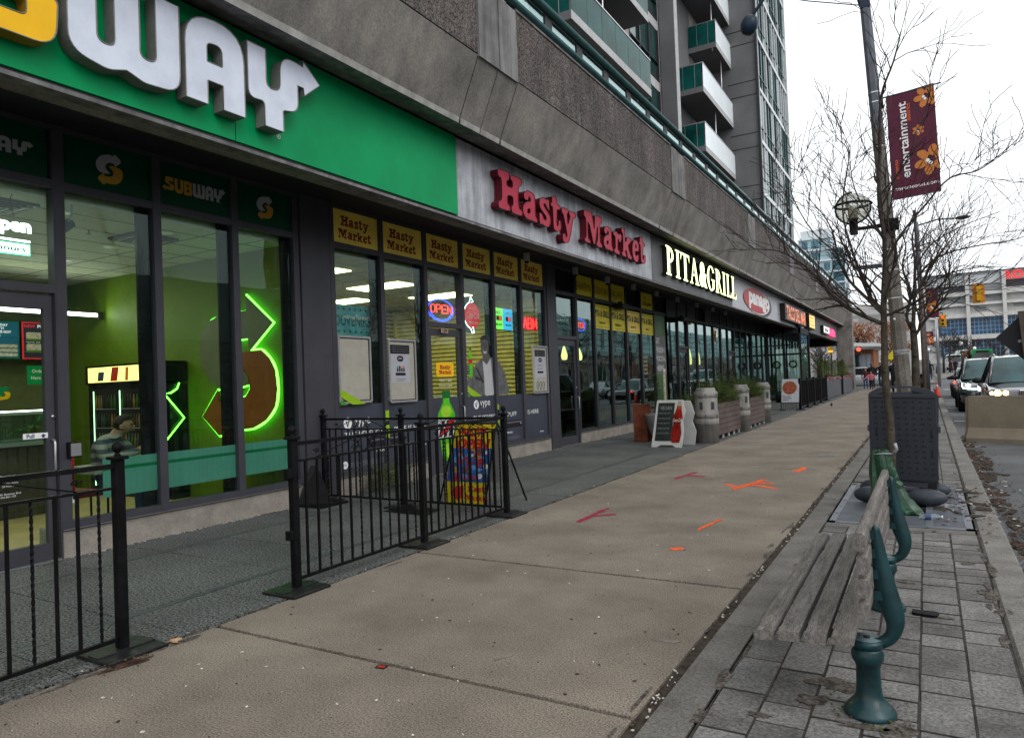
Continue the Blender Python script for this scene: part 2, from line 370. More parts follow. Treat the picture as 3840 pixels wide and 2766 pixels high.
# stains: thin irregular sheets
M_grime = mat('paver_grime', (.085, .073, .062), .95, var=.6, vs=16, speck=.6, ss=60)
M_stain = mat('pavement_stain', (.165, .145, .122), .95, var=.3, vs=12, speck=.3)
b = MB()
for cx, cy, rx, ry, r in ((-1.33, 3.88, .10, .035, .2), (-2.4, 6.3, .03, .02, 0), (-1.6, 5.5, .02, .02, 0), (-3.0, 8.1, .05, .03, 1), (-2.2, 8.8, .04, .03, 0), (-1.5, 7.6, .03, .03, 0), (-3.5, 9.5, .06, .04, 0), (-2.0, 4.2, .018, .018, 0), (-3.4, 4.4, .02, .02, 0), (-1.5, 2.8, .015, .015, 0), (-1.7, 3.1, .012, .012, 0), (-2.3, 3.7, .014, .014, 0), (-2.05, 3.3, .10, .02, 1.2), (-2.6, 4.9, .06, .02, .3), (-3.3, 5.9, .05, .02, 0), (-2.2, 2.45, .03, .015, 0), (-1.9, 2.6, .025, .012, 0), (-2.9, 2.4, .03, .014, 0), (-1.7, 2.35, .02, .012, 0), (-3.1, 3.4, .022, .01, 0)): b.prism(blob(cx, cy, rx*.8, ry*.8, rot=r), M_stain, .001, .0022)
b.build('stain', kind='structure')
b = MB()
b.prism(blob(-3.93, 2.3, .045, .15, rot=-.2), M_rust, .002, .003)
for cx, cy, rx, ry in ((-.2, 5.62, .07, .03), (.2, 6.3, .05, .04), (.02, 4.9, .05, .02), (-.40, 3.66, .13, .07), (-.50, 3.45, .07, .05), (-.16, 3.30, .06, .10), (-.3, 3.28, .10, .03), (.26, 5.55, .03, .05), (.3, 4.6, .02, .1), (-.7, 3.2, .05, .02), (-.6, 4.3, .03, .06)): b.prism(blob(cx, cy, rx, ry, k=.5), M_grime, .003, .004)
leafpile(b, 90, lambda: -3.95+jit(.06), lambda: 2.3+jit(.16), .006, .004, .014)
b.build('rust_stain', kind='structure')
b = MB()
for k in range(170):
    y = 1.5+rnd.random()**1.4*20; e = rnd.choice(((-7.03, .05), (-4.05, .03), (-3.99, .03), (-1.20, .02), (.30, .03), (-.92, .015))); x = e[0]+abs(rnd.gauss(0, e[1]))*(1 if e[0] < -7 else rnd.choice((-1, 1)))
    b.prism(blob(x, y, rnd.uniform(.006, .03), rnd.uniform(.02, .16), 10, 0, .5), M_grime, .0018, .0026+k*.000006)
b.build('edge_grime', kind='structure')
# spray paint survey marks
M_so = mat('orange_spray', (.75, .10, .02), .8, var=.15, vs=30); M_sr = mat('crimson_spray', (.26, .02, .05), .8, var=.25, vs=30)
def spray(name, label, segs, m, w=.028):
    b = MB()
    q_ = 0
    for (x0, y0, x1, y1) in segs:
        d = Vector((x1-x0, y1-y0)); L_ = max(d.length, .01); n = Vector((-d.y, d.x))/L_
        for k in range(int(30+L_*120)):
            t = rnd.random(); core = rnd.random() < .62; g = rnd.gauss(0, w*(.35 if core else 1.0)); r = rnd.uniform(.35, .8)*w if core else rnd.uniform(.08, .22)*w
            px, py = x0+d.x*t+n.x*g, y0+d.y*t+n.y*g+jit(.01); q_ += 1
            b.add([(px+r*cos(a*pi/3+t)*(1+jit(.3)), py+r*1.5*sin(a*pi/3+t)*(1+jit(.3)), .0030+q_*.000004) for a in range(6)], [(0, 1, 2, 3, 4, 5)], m)
    o = b.build(name, loc=(segs[0][0], segs[0][1], 0)); tag(o, label, 'paint mark', 'spray marks on the pavement')
spray('spray_mark', 'crimson sprayed cross stroke on the pavement, the nearer of the two beyond the fence', [(-3.22, 6.72, -3.24, 7.55), (-3.22, 7.05, -3.02, 7.25)], M_sr, .034)
spray('spray_mark', 'crimson sprayed arrow farther up the pavement, near the dark slab joint', [(-3.22, 10.0, -3.12, 10.8), (-3.15, 10.4, -2.88, 10.34)], M_sr, .04)
spray('spray_mark', 'orange sprayed diagonal line in the middle of the pavement', [(-1.98, 6.75, -1.89, 7.35)], M_so, .022)
spray('spray_mark', 'round orange spray dot, nearest orange mark to the camera', [(-1.96, 5.95, -1.89, 6.0)], M_so, .034)
spray('spray_mark', 'orange sprayed squiggle with a crossing stroke short of the dark joint', [(-2.42, 9.7, -2.2, 9.5), (-2.2, 9.5, -2.05, 9.75), (-2.05, 9.75, -1.73, 9.5), (-2.22, 9.3, -2.02, 10.25), (-2.1, 9.95, -1.85, 9.9)], M_so, .04)
spray('spray_mark', 'small orange spray tick at the dark slab joint', [(-1.8, 11.3, -1.66, 11.5), (-1.72, 11.2, -1.70, 11.7)], M_so, .04)
b = MB(); b.lathe([(.001, 0), (.19, 0), (.19, .003), (.001, .003)], (-1.55, 13.45, .001), 24, M_conc2, False); b.lathe([(.19, 0), (.197, 0), (.197, .003), (.19, .003)], (-1.55, 13.45, .002), 24, M_kerb, False)
struct('manhole_cover', b)
# little things dropped on the pavement
b = MB((-2.58, 2.89, 0)); b.prism(rrect(-.035, .03, -.022, .02, .004), mat('wrapper_black', (.02, .01, .01), .3), 0, .002, F=FR((-2.58, 2.89, .004), (1, .12, .04), (-.12, 1, 0)))
b.prism(rrect(-.02, .02, -.012, .006, .003), mat('wrapper_red', (.55, .02, .01), .3), .002, .003, F=FR((-2.58, 2.89, .004), (1, .12, .04), (-.12, 1, 0)))
o = b.build('sweet_wrapper'); tag(o, 'tiny black and red foil wrapper lying on the pavement below the fence', 'wrapper')
b = MB((-4.0, 2.62, 0)); M_dl = mat('tan_leaf', (.42, .26, .15), .8, var=.3, vs=60)
for k in range(4):
    a = k*1.3; b.M = Matrix.Translation((-4.0+.02*cos(a), 2.62+.03*sin(a), .012)) @ Matrix.Rotation(a, 4, 'Z') @ Matrix.Rotation(.35*(k % 2)-.1, 4, 'X')
    b.prism(smooth([(-.03, 0), (-.01, .014), (.012, .018), (.035, .002), (.012, -.015), (-.012, -.012)]), M_dl, 0, .002)
b.M = None; o = b.build('dry_leaf'); tag(o, 'curled tan leaf on the granite by the fence foot', 'leaf')
def bottle_litter():
    b = MB((-.02, 8.0, 0)); g_ = glass('clear_plastic', (.9, .93, .95), 1, .05, .12)
    prof = [(.001, 0), (.028, 0), (.03, .01), (.027, .05), (.03, .09), (.03, .14), (.014, .18), (.012, .19)]
    b.M = Matrix.Translation((-.13, 7.98, .035)) @ Matrix.Rotation(pi/2, 4, 'Y'); b.lathe(prof, (0, 0, 0), 12, g_)
    o = b.build('plastic_bottle'); tag(o, 'clear crushed plastic bottle lying on the tree grate', 'bottle')
    c = MB(); c.M = b.M; c.lathe([(.031, .055), (.0312, .06), (.0312, .10), (.031, .105)], (0, 0, 0), 12, mat('bottle_label', (.08, .09, .2), .5)); c.lathe([(.001, .19), (.014, .19), (.014, .205), (.001, .205)], (0, 0, 0), 10, M_wht)
    c.build('bottle_label', o)
bottle_litter()
b = MB((-.02, 4.95, 0)); b.prism(smooth([(-.07, -.04), (.06, -.05), (.075, .03), (.02, .045), (-.01, .035), (-.07, .04)], .15), M_black, .004, .016, F=FR((-.07, 4.93, 0), (1, 0, 0), (0, 1, 0)))
o = b.build('rubber_pad'); tag(o, 'small black rubber pad on the pavers behind the bench', 'rubber pad')
# metal tree grate
def tree_grate():
    M_gr = mat('galvanised_grate', (.17, .185, .21), .5, metal=.6, var=.2, vs=5, bump=.1); x0, x1, y0, y1 = -.90, .305, 7.57, 10.14
    t = thing('tree_grate', 'slotted grey metal tree grate set in the paving under the plastic sign', 'grate', (-.3, 8.85, 0))
    b = MB(); b.box(x0, x1, y0, y1, -.021, -.012, M_joint); b.build('pit_floor', t)
    b = MB()
    for (a, c, d, e) in ((x0, x1, y0, y0+.06), (x0, x1, y1-.06, y1), (x0, x0+.06, y0, y1), (x1-.06, x1, y0, y1)): b.box(a, c, d, e, -.012, .006, M_gr)
    for xx in (-.56, -.04): b.box(xx-.03, xx+.03, y0+.06, y1-.06, -.011, .005, M_gr)
    b.box(x0+.06, x1-.06, 8.82, 8.92, -.011, .0045, M_gr)
    for xx in (x0+.03, x1-.03):
        for k in range(7): b.lathe([(.001, 0), (.008, 0), (.006, .004), (.001, .004)], (xx, y0+.05+k*.41, .006), 6, M_joint)
    b.build('grate_frame', t)
    for (a, c) in ((x0+.06, -.59), (-.53, -.07), (-.01, x1-.06)):
        b = MB(); y = y0+.07
        while y < y1-.07:
            if not (8.15 < y < 8.8 and a == -.53): b.box(a, c, y, y+.016, -.01, .003, M_gr)
            y += .034
        b.build('grate_bars', t)
tree_grate()

# ================================================================ PODIUM + TOWERS
WARPON = [True]
_build = MB.build
def wbuild(s, *a, **k):
    if WARPON[0]:
        nv = []
        for p in s.v:
            z, y = p[2], p[1]
            if z > 0 and y > 3: z -= (y-3)*min(1, z/3)*(.0055-.0033*min(1, max(0, (z-4)/2.5)))
            nv.append(Vector((p[0], p[1], z)))
        s.v = nv
    return _build(s, *a, **k)
MB.build = wbuild
POD = thing('podium_building', 'grey concrete podium with sloped band, street shops and a roof railing', 'building', (-7, 30, 0))
# fascia beam: panels between y joints
Mf_w = mat('pale_metal_fascia', (.36, .37, .40), .45, metal=.25, var=.25, vs=2.5, bump=.1, bs=30, streak=.3, speck=.08)
Mf_d = mat('grey_metal_fascia', (.105, .105, .115), .5, metal=.2, var=.15, vs=2, streak=.1)
Mf_l = mat('light_fascia', (.42, .43, .46), .5, var=.08, vs=2)
YE = 58.
for (y0, y1, m) in ((-2, 8.19, Mf_d), (8.21, 16.4, Mf_w), (16.42, 24.55, Mf_d), (24.57, 33.1, Mf_l), (33.12, 41.4, Mf_w), (41.42, YE, Mf_d)):
    b = MB(); b.box(-5.72, -5.63, y0, y1, 3.90, 5.02, m); b.build('fascia_panel', POD)
b = MB(); b.box(-5.98, -5.721, -2, YE, 3.905, 4.3, M_facade); b.box(-5.74, -5.60, -2, YE, 3.865, 3.899, M_pier); b.build('beam', POD)
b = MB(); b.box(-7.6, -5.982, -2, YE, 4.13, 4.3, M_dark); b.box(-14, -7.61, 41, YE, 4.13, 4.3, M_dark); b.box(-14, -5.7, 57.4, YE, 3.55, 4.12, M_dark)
b.build('soffit', POD)
# sloped band and lip, in precast lengths
js = [-2]+[8.2+8.08*k for k in range(7)]; js[-1] = YE
for i in range(len(js)-1):
    y0, y1 = js[i]+.012, js[i+1]-.012
    b = MB()
    pr_ = [(-5.63, 5.06), (-5.2, 4.97), (-5.185, 5.04), (-4.86, 5.78), (-5.63, 5.78)]
    b.add([(x, y0, z) for x, z in pr_]+[(x, y1, z) for x, z in pr_], [(0, 1, 6, 5)], M_pier)
    b.add([(x, y0, z) for x, z in pr_]+[(x, y1, z) for x, z in pr_], [(1, 2, 7, 6)], M_lip)
    b.add([(x, y0, z) for x, z in pr_]+[(x, y1, z) for x, z in pr_], [(2, 3, 8, 7), (3, 4, 9, 8), (4, 3, 2, 1, 0), (5, 6, 7, 8, 9)], M_facade)
    for yy in (y0+.5, y1-.5):
        n = Vector((.74, 0, -.325)).normalized()*.002
        b.add([(-5.185+n.x, yy, 5.04+n.z), (-5.185+n.x, yy+.014, 5.04+n.z), (-4.86+n.x, yy+.014, 5.78+n.z), (-4.86+n.x, yy, 5.78+n.z)], [(0, 1, 2, 3)], M_joint)
        b.box(-5.2, -5.182, yy, yy+.014, 4.97, 5.042, M_joint)
    b.build('sloped_band', POD)
    b = MB(); b.box(-5.1, -4.86, y0+.5, y1-.5, 5.80, 6.80, M_aggr); b.box(-5.12, -4.84, y0+.5, y1-.5, 6.80, 6.84, M_pier); b.build('parapet_panel', POD)
    b = MB(); b.box(-5.1, -4.835, y0-.0, y0+.488, 5.765, 6.78, M_pier); b.build('parapet_pier', POD); b = MB(); b.box(-5.1, -4.835, y1-.488, y1, 5.765, 6.78, M_pier); b.build('parapet_pier', POD)
b = MB(); b.box(-14, -5.64, -2, YE, 5.4, 6.3, M_pier); b.build('terrace_slab', POD)
# roof railing
b = MB()
b.tube([(-4.85, -2, 6.91), (-4.85, YE-1, 6.91)], .062, 14, M_rail); b.build('lower_rail', POD)
b = MB(); b.tube([(-4.85, -2, 7.27), (-4.85, YE-1, 7.27)], .068, 14, M_rail)
b.tube([(-4.85, YE-1, 7.27), (-4.85, YE-.9, 7.1), (-4.85, YE-1, 6.91)], .065, 12, M_rail); b.build('upper_rail', POD)
G_rail = glass('railing_glass', (.62, .85, .83), 1, 0, .25)
y = -1.7
while y < YE-2:
    b = MB(); b.box(-4.90, -4.87, y-.11, y+.11, 6.84, 7.26, M_framed); b.build('rail_post', POD)
    b = MB(); b.box(-4.893, -4.883, y+.16, y+.99, 6.99, 7.16, G_rail); b.box(-4.90, -4.875, y+.11, y+1.04, 7.165, 7.18, M_framed); b.build('rail_glass', POD); y += 1.15
# corner column with marks, cctv
b = MB(); b.box(-5.80, -4.68, YE, YE+1.2, -.2, 4.9, M_facade); b.box(-5.80, -4.66, YE, YE+1.2, 4.92, 6.6, M_facade); b.box(-5.81, -4.67, YE-.004, YE+1.2, 1.9, 1.92, M_joint); b.build('column', POD)
b = MB(); b.box(-14, -12.9, 42, YE, 0, 4.13, M_pier); b.box(-14.3, -14.0, -2, YE, 0, 5.4, M_pier); b.build('back_wall', POD)
b = MB(); b.box(-14, -7.05, -2.3, -2.05, 0, 5.4, M_pier); b.box(-14, -4.9, YE+.02, YE+.4, 4.3, 6.3, M_facade); b.build('end_wall', POD)

# ---------------------------------------------------------------- residential tower A above the podium
M_tw = mat('tower_concrete', (.30, .275, .255), .9, var=.15, vs=.5, bump=.2, bs=40, streak=.12, speck=.08)
M_tw2 = mat('tower_concrete_grey', (.13, .13, .135), .9, var=.15, vs=.5, bump=.2, bs=40, speck=.12)
M_twl = mat('slab_edge', (.42, .42, .42), .8, var=.12, vs=3)
M_gteal = mat('dark_teal_glass', (.01, .045, .042), .08, spec=.9, var=.4, vs=.8)
M_gdark = mat('dark_window_glass', (.012, .016, .02), .1, spec=.9, var=.5, vs=1.)
M_balc = mat('balcony_teal_glass', (.005, .062, .057), .2, spec=.1, var=.5, vs=.9)
M_frost = mat('frosted_balustrade', (.86, .92, .95), .3, var=.04, vs=2, spec=.8)
WX_ = -10.5
T1 = thing('apartment_tower', 'concrete apartment tower with stacked glass balconies above the shops', 'building', (-12, 28, 6.3))
b = MB()
def wallx(y0, y1, z0, z1, m=M_tw): b.box(-13, WX_, y0, y1, z0, z1, m)
wallx(-2, 28.9, 6.3, 40); b.build('wall', T1)
b = MB(); wallx(32.9, 35.3, 6.3, 40); wallx(28.9, 32.9, 6.3, 12.2); b.build('wall', T1)
b = MB(); wallx(35.3, 38.5, 6.3, 40, M_tw2); wallx(38.5, 41.4, 6.3, 40); b.build('wall', T1)
b = MB(); b.box(-10.45, -9.72, 33, 33.5, 13.1, 40, M_tw2); b.box(-9.719, -9.70, 33.0, 33.5, 13.1, 40, M_twl); b.build('fin', T1)
lv = [12.68+2.98*k for k in range(8)]
for k, z in enumerate(lv):
    # big glazing between y 28.9 and 32.9
    b = MB(); b.box(WX_-.06, WX_-.02, 28.9, 32.9, z-.45, z+.02, M_twl)
    for yy in (28.92, 30.2, 31.5, 32.8): b.box(WX_-.1, WX_+.02, yy, yy+.07, z+.02, z+2.53, M_framed)
    b.box(WX_-.1, WX_+.02, 28.92, 32.87, z+.03, z+.09, M_framed); b.box(WX_-.1, WX_+.02, 28.99, 32.8, z+.85, z+.90, M_framed)
    w = b.build('window', T1)
    b = MB(); b.box(WX_-.3, WX_-.07, 28.9, 32.9, z+.02, z+2.53, M_gteal); b.build('pane', w)
    # narrow windows in the wall strip by the fin
    b = MB(); b.box(WX_-.01, WX_+.03, 33.65, 34.35, z+.3, z+2.4, M_framed); w = b.build('window', T1)
    b = MB(); b.box(WX_+.031, WX_+.04, 33.72, 34.28, z+.95, z+2.33, M_gteal); b.box(WX_+.031, WX_+.04, 33.72, 34.28, z+.37, z+.88, M_gteal); b.build('pane', w)
    # windows between the balconies and tower two
    b = MB(); b.box(WX_-.01, WX_+.03, 39.3, 40.7, z+.6, z+2.0, M_framed); w = b.build('window', T1)
    b = MB()
    for q in range(3): b.box(WX_+.031, WX_+.04, 39.36+.45*q, 39.76+.45*q, z+.66, z+1.94, M_gdark)
    b.build('pane', w)
    # windows on wall behind balcony stack one
    for yy in (20.6, 23.2):
        b = MB(); b.box(WX_-.01, WX_+.03, yy, yy+2., z+.1, z+2.4, M_framed); w = b.build('window', T1)
        b = MB(); b.box(WX_+.031, WX_+.04, yy+.08, yy+.96, z+.16, z+2.33, M_gteal); b.box(WX_+.031, WX_+.04, yy+1.04, yy+1.92, z+.16, z+2.33, M_gteal); b.build('pane', w)
def balcony(y0, y1, z, frost):
    b = MB(); b.box(WX_+.001, -9.0, y0, y1, z, z+.26, M_tw2); b.box(-9.0, -8.985, y0, y1, z-.01, z+.27, M_twl); b.box(WX_+.001, -9.0, y0-.015, y0-.001, z-.01, z+.27, M_tw2)
    s_ = b.build('balcony', T1)
    b = MB(); n = max(3, int((y1-y0)/1.15)); d = (y1-y0)/n; m = M_frost if frost else M_balc
    for i in range(n): b.box(-9.0, -8.988, y0+i*d+.012, y0+(i+1)*d-.012, z+.275, z+1.42, m)
    b.build('glass_front', s_)
    b = MB(); b.box(WX_+.05, -9.05, y0-.012, y0, z+.275, z+1.42, M_balc)
    b.build('glass_side', s_)
    b = MB(); b.box(-9.03, -8.97, y0-.03, y1, z+1.421, z+1.47, M_steel); b.box(WX_+.01, -9.031, y0-.03, y0+.02, z+1.421, z+1.47, M_steel)
    for xx in (-9.4, -10.0): b.box(xx-.012, xx+.012, y0-.03, y0-.013, z+.27, z+1.42, M_steel)
    b.tube([(-9.2, y0+(y1-y0)*.42, z-2.7), (-9.2, y0+(y1-y0)*.42, z)], .035, 6, M_steel)
    b.build('handrail', s_)
for k in range(5):
    balcony(19.7, 27.04, lv[0]+2.98*k, False)
    balcony(35.1 if k != 2 else 38.1, 42.3, lv[0]+2.98*k+(.45 if k == 2 else 0), True)
# ---------------------------------------------------------------- tower B with curtain wall
T2 = thing('glazed_tower', 'grey concrete and ribbon glazed tower beside the balconies', 'building', (-9, 45, 6.3))
b = MB(); b.box(-13, -7.62, 41.42, 51.3, 6.3, 42, M_tw2); b.box(-7.62, -7.5, 41.3, 41.5, 6.3, 42, M_framed)
for k in range(12):
    for dz in (0, .8): b.box(-9.2, -7.63, 41.4, 41.419, 8.4+2.98*k+dz, 8.425+2.98*k+dz, M_joint)
b.build('wall', T2)
M_pw = mat('pale_spandrel', (.55, .58, .60), .3, var=.1, vs=2); M_gt2 = mat('curtain_glass', (.015, .03, .035), .06, spec=1., var=.6, vs=.7); M_gt3 = mat('curtain_glass_bright', (.35, .42, .43), .1, spec=.8, var=.3)
for k in range(11):
    z = 5.6+2.98*k
    if z < 6: z0 = 6.32
    else: z0 = z
    b = MB(); b.box(-7.62, -7.47, 41.5, 51.2, z0, z0+.22, M_pw); b.build('floor_band', T2)
    y = 41.5
    while y < 51.1:
        b = MB(); w = .82; zt = z+2.98
        b.box(-7.619, -7.49, y, y+.06, z0+.221, zt-.001, M_pw if rnd.random() < .45 else M_rail); b.box(-7.6, -7.5, y+.06, y+w, z0+.95, z0+1.0, M_rail)
        wn = b.build('window', T2)
        b = MB(); m = M_gt3 if rnd.random() < .25 else M_gt2
        b.box(-7.61, -7.55, y+.06, y+w, z0+.225, z0+.95, M_gt3 if rnd.random() < .2 else M_gt2); b.box(-7.61, -7.55, y+.06, y+w, z0+1.0, zt-.001, m); b.build('pane', wn); y += w
b = MB(); b.box(-7.62, -7.42, 51.15, 51.35, 6.3, 42, M_pw); b.build('corner_trim', T2)

# ================================================================ SHOPFRONT BAYS
ZT, ZG, ZB = 4.06, 3.50, 0.34
def bay(y0, y1, last=False, zb=ZB, pane=True, fm=None, two=None, parent=None, trans=True, gl=None, grouplab=None):
    """one window bay: frame, pane; returns the window part"""
    fm = fm or M_frame; p = parent or POD; b = MB()
    b.box(-7.17, -7.05, y0-.045, y0+.045, 0.27, 4.13, fm)
    if last: b.box(-7.17, -7.05, y1-.045, y1+.045, 0.27, 4.13, fm)
    b.box(-7.16, -7.055, y0+.045, y1-.045, zb-.07, zb, fm); b.box(-7.19, -7.03, y0-.045, y1-.045, .262, .269, M_steel)
    b.box(-7.16, -7.055, y0+.045, y1-.045, ZG, ZG+.08, fm); b.box(-7.16, -7.055, y0+.045, y1-.045, ZT, 4.13, fm)
    b.box(-7.16, -7.13, y1-.19, y1-.046, zb, ZG, M_black)
    b.box(-7.135, -7.13, y0+.046, y0+.052, zb, ZG, M_steel)
    if two: b.box(-7.16, -7.055, y0+.045, y1-.045, two-.04, two, fm)
    w = b.build('window', p)
    if pane: c = MB(); c.box(-7.104, -7.096, y0+.045, y1-.045, zb, ZG if not two else two-.04, gl or G_win); c.build('pane', w)
    return w
def tpanel(w, y0, y1, m, z0=ZG+.08, z1=ZT, label=None):
    b = MB(); b.box(-7.10, -7.085, y0+.046, y1-.046, z0+.001, z1-.001, m); return b
def vent(y0, y1, p, z0=ZG+.08, z1=ZT):
    b = MB(); b.box(-7.13, -7.12, y0+.046, y1-.046, z0+.001, z1-.001, M_blk)
    k = z0+.03
    while k < z1-.02: b.quad((-7.05, y0+.05, k-.012), (-7.05, y1-.05, k-.012), (-7.10, y1-.05, k+.018), (-7.10, y0+.05, k+.018), M_framed); k += .042
    b.build('vent', p)
def plinth(y0, y1, h=.255):
    b = MB(); b.box(-7.5, -7.06, y0, y1, -.02, h, mat('plinth_concrete', (.25, .225, .195), .9, var=.2, vs=5, bump=.3, speck=.15), .008)
    for k in range(int((y1-y0)*26)):
        y = y0+rnd.random()*(y1-y0); s_ = rnd.uniform(.003, .008); b.box(-7.055+rnd.random()*.04, -7.04+rnd.random()*.05, y, y+s_, .0, s_, M_lit)
    b.build('plinth', POD)
for a, c in ((3.56, 6.5), (6.5, 9.26), (10.36, 13.96), (15.12, 17.4), (17.42, 22.9), (24.1, 29.7), (30.9, 38)): plinth(a, c)
# ---- sandwich shop
SG_up = [(-.128, .017), (-.112, .067), (-.074, .114), (.002, .143), (.059, .134), (.063, .166), (.144, .096), (.064, .024), (.065, .058), (.015, .064), (-.024, .036), (-.035, .002), (-.011, -.03), (.027, -.051), (-.064, -.066), (-.111, -.039)]
SG_dn = [(-.001, .026), (.067, .031), (.129, .02), (.151, -.014), (.142, -.079), (.109, -.13), (.062, -.154), (-.044, -.157), (-.045, -.184), (-.122, -.122), (-.046, -.057), (-.045, -.087), (.018, -.086), (.054, -.053), (.046, -.016)]
SUB = {  # rounded block letters, unit height .76: polygon with corner radii, holes
 'W': (.93, [(0, .76, 0), (0, .04, .3), (.30, -.02, .2), (.45, .03, .02), (.60, -.02, .14), (.93, .0, .28), (.93, .76, 0), (.71, .76, 0), (.71, .18, .09), (.57, .18, .09), (.57, .76, 0), (.36, .76, 0), (.36, .18, .09), (.22, .18, .09), (.22, .76, 0)], []),
 'A': (.62, [(0, 0, 0), (0, .78, .3), (.62, .80, .42), (.62, 0, 0), (.38, 0, 0), (.38, .22, .01), (.22, .22, .01), (.22, 0, 0)], [[(.22, .39, .01), (.22, .56, .05), (.38, .58, .09), (.38, .39, .01)]]),
 'Y': (.93, [(0, .76, 0), (0, .22, .24), (.19, .24, .05), (.19, 0, 0), (.42, 0, 0), (.42, .22, .03), (.62, .26, .2), (.62, .54, .0), (.70, .54, 0), (.71, .46, 0), (.93, .645, 0), (.70, .83, 0), (.70, .76, 0), (.40, .79, .22), (.39, .40, .09), (.22, .38, .09), (.22, .76, 0)], []),
 'B': (.62, [(0, 0, 0), (.36, 0, 0), (.60, .0, .17), (.62, .36, .1), (.53, .39, .03), (.60, .46, .06), (.60, .76, .17), (.32, .76, 0), (0, .76, 0)], [[(.2, .16, .0), (.4, .16, .05), (.4, .31, .05), (.2, .31, 0)], [(.2, .46, .0), (.38, .46, .05), (.38, .60, .05), (.2, .60, 0)]]),
 'U': (.64, [(0, .76, 0), (0, 0, .26), (.64, 0, .26), (.64, .76, 0), (.42, .76, 0), (.42, .2, .08), (.22, .2, .08), (.22, .76, 0)], []),
 'S': (.84, [(.22, .0, 0), (.0, .17, 0), (.22, .32, 0), (.22, .24, 0), (.58, .24, .05), (.56, .33, .05), (.22, .44, .14), (.24, .78, .22), (.80, .76, 0), (.80, .55, 0), (.46, .55, .04), (.46, .48, .04), (.84, .36, .14), (.84, .06, .2), (.22, .08, 0)], []),
}
def subletters(b, word, u0, v0, h, mats, F, d0=0., d1=.003, gap=.06, w=None):
    tot = sum(SUB[c][0]*.76/.76 for c in word)+gap*(len(word)-1); k = h/.76; kx = (w/tot) if w else k; u = u0
    for c in word:
        adv, P, H = SUB[c]
        b.prism([(u+x*kx, v0+y*k) for x, y in rc(P, 5)], mats[c in 'WAY'], d0, d1, [[(u+x*kx, v0+y*k) for x, y in rc(h_, 4)] for h_ in H], F)
        u += (adv+gap)*kx
def slogo(b, cu, cv, s, F, up, dn, d=.003):
    b.prism(smooth([(cu+x*s, cv+y*s) for x, y in SG_up], .22), up, 0, d, F=F); b.prism(smooth([(cu+x*s, cv+y*s) for x, y in SG_dn], .22), dn, 0, d*.9, F=F)
F71 = PX(-7.0845)
ws = []
sy = [3.60, 4.59, 5.58, 6.52]
# door bay of the sandwich shop
def shopdoor(y0, y1, hd, glm, lab=None, ztop=ZG, fm=M_frame, knob='r', panel=None, pz=.17):
    d = thing_part('door', POD, (-7.1, y0, 0))
    b = MB(); b.box(-7.17, -7.05, y0-.045, y0+.045, 0, 4.13, fm); b.box(-7.17, -7.052, y1-.06, y1-.0455, 0, 4.13, fm)
    b.box(-7.16, -7.055, y0+.045, y1-.06, hd, hd+.08, fm); b.box(-7.16, -7.055, y0+.045, y1-.06, ZG, ZG+.08, fm); b.box(-7.16, -7.055, y0+.045, y1-.06, ZT, 4.13, fm)
    b.box(-7.16, -7.05, y0+.045, y1-.06, -.01, .012, M_steel)
    b.build('door_frame', d)
    b = MB(); a, c = y0+.06, y1-.075; z1 = hd-.02
    b.box(-7.145, -7.09, a, a+.075, .015, z1, fm); b.box(-7.145, -7.09, c-.075, c, .015, z1, fm); b.box(-7.145, -7.09, a+.075, c-.075, .015, pz, fm); b.box(-7.145, -7.09, a+.075, c-.075, z1-.13, z1, fm)
    for hz in (.3, z1-.25): b.tube([(-7.08, a+.005, hz-.06), (-7.08, a+.005, hz+.06)], .014, 6, M_black)
    b.build('door_leaf', d)
    b = MB(); b.box(-7.124, -7.116, a+.075, c-.075, pz, z1-.13, glm); b.build('pane', d)
    b = MB(); b.box(-7.124, -7.116, y0+.045, y1-.06, hd+.08, ZG, glm); b.build('transom_pane', d)
    b = MB(); yh = c-.035; b.tube([(-7.09, yh, 1.12), (-7.03, yh, 1.12), (-7.02, yh, 1.09), (-7.02, yh, .86), (-7.03, yh, .83), (-7.09, yh, .83)], .011, 8, M_steel)
    b.build('handle', d); b = MB(); b.tube([(-7.09, yh+.02, 1.34), (-7.078, yh+.02, 1.34)], .018, 10, M_steel); b.build('lock', d)
    return d
def thing_part(name, parent, loc):
    o = bpy.data.objects.new(name, None); COL.objects.link(o); o.parent = parent; o.location = Vector(loc)-wloc(parent); return o
d1 = shopdoor(2.50, 3.60, 2.5, G_win)
b = tpanel(None, 2.5, 3.56, M_dgrn); subletters(b, 'SUBWAY', 2.47, 3.75, .135, (M_pyel, M_pgrey), F71, w=.93); b.build('transom_panel', d1, label='dark green panel whose printed letters end in WAY above the left door')
b = MB(); b.box(-7.088, -7.084, 3.25, 3.46, 1.145, 1.195, M_wht); F = PX(-7.0835); b.text('Pull', 3.31, 1.17, mat('navy_print', (.02, .03, .12), .5), h=.035, F=F, bold=.02); b.prism([(3.42, 1.185), (3.445, 1.165), (3.43, 1.165), (3.43, 1.15), (3.41, 1.15), (3.41, 1.165), (3.395, 1.165)], mat('navy_print'), 0, .001, F=F); b.build('door_sticker', d1, label='white Pull sticker')
b = MB()
for t, z, y in (('Store Hours', .83, 3.13), ('Monday - Sunday', .765, 3.15), ('24 Hours', .74, 3.13), ('81 Bremner Blvd', .67, 3.15), ('416-861-199', .645, 3.13)): b.text(t, y, z, M_wht, h=.017, F=PX(-7.113))
b.build('door_lettering', d1, label='small white opening hours lettering')
b = MB(); b.box(-7.05, -7.01, 3.60, 3.72, .94, 1.09, M_black, .006); b.box(-7.01, -7.004, 3.62, 3.715, .955, 1.075, M_steel); b.build('push_plate', d1)
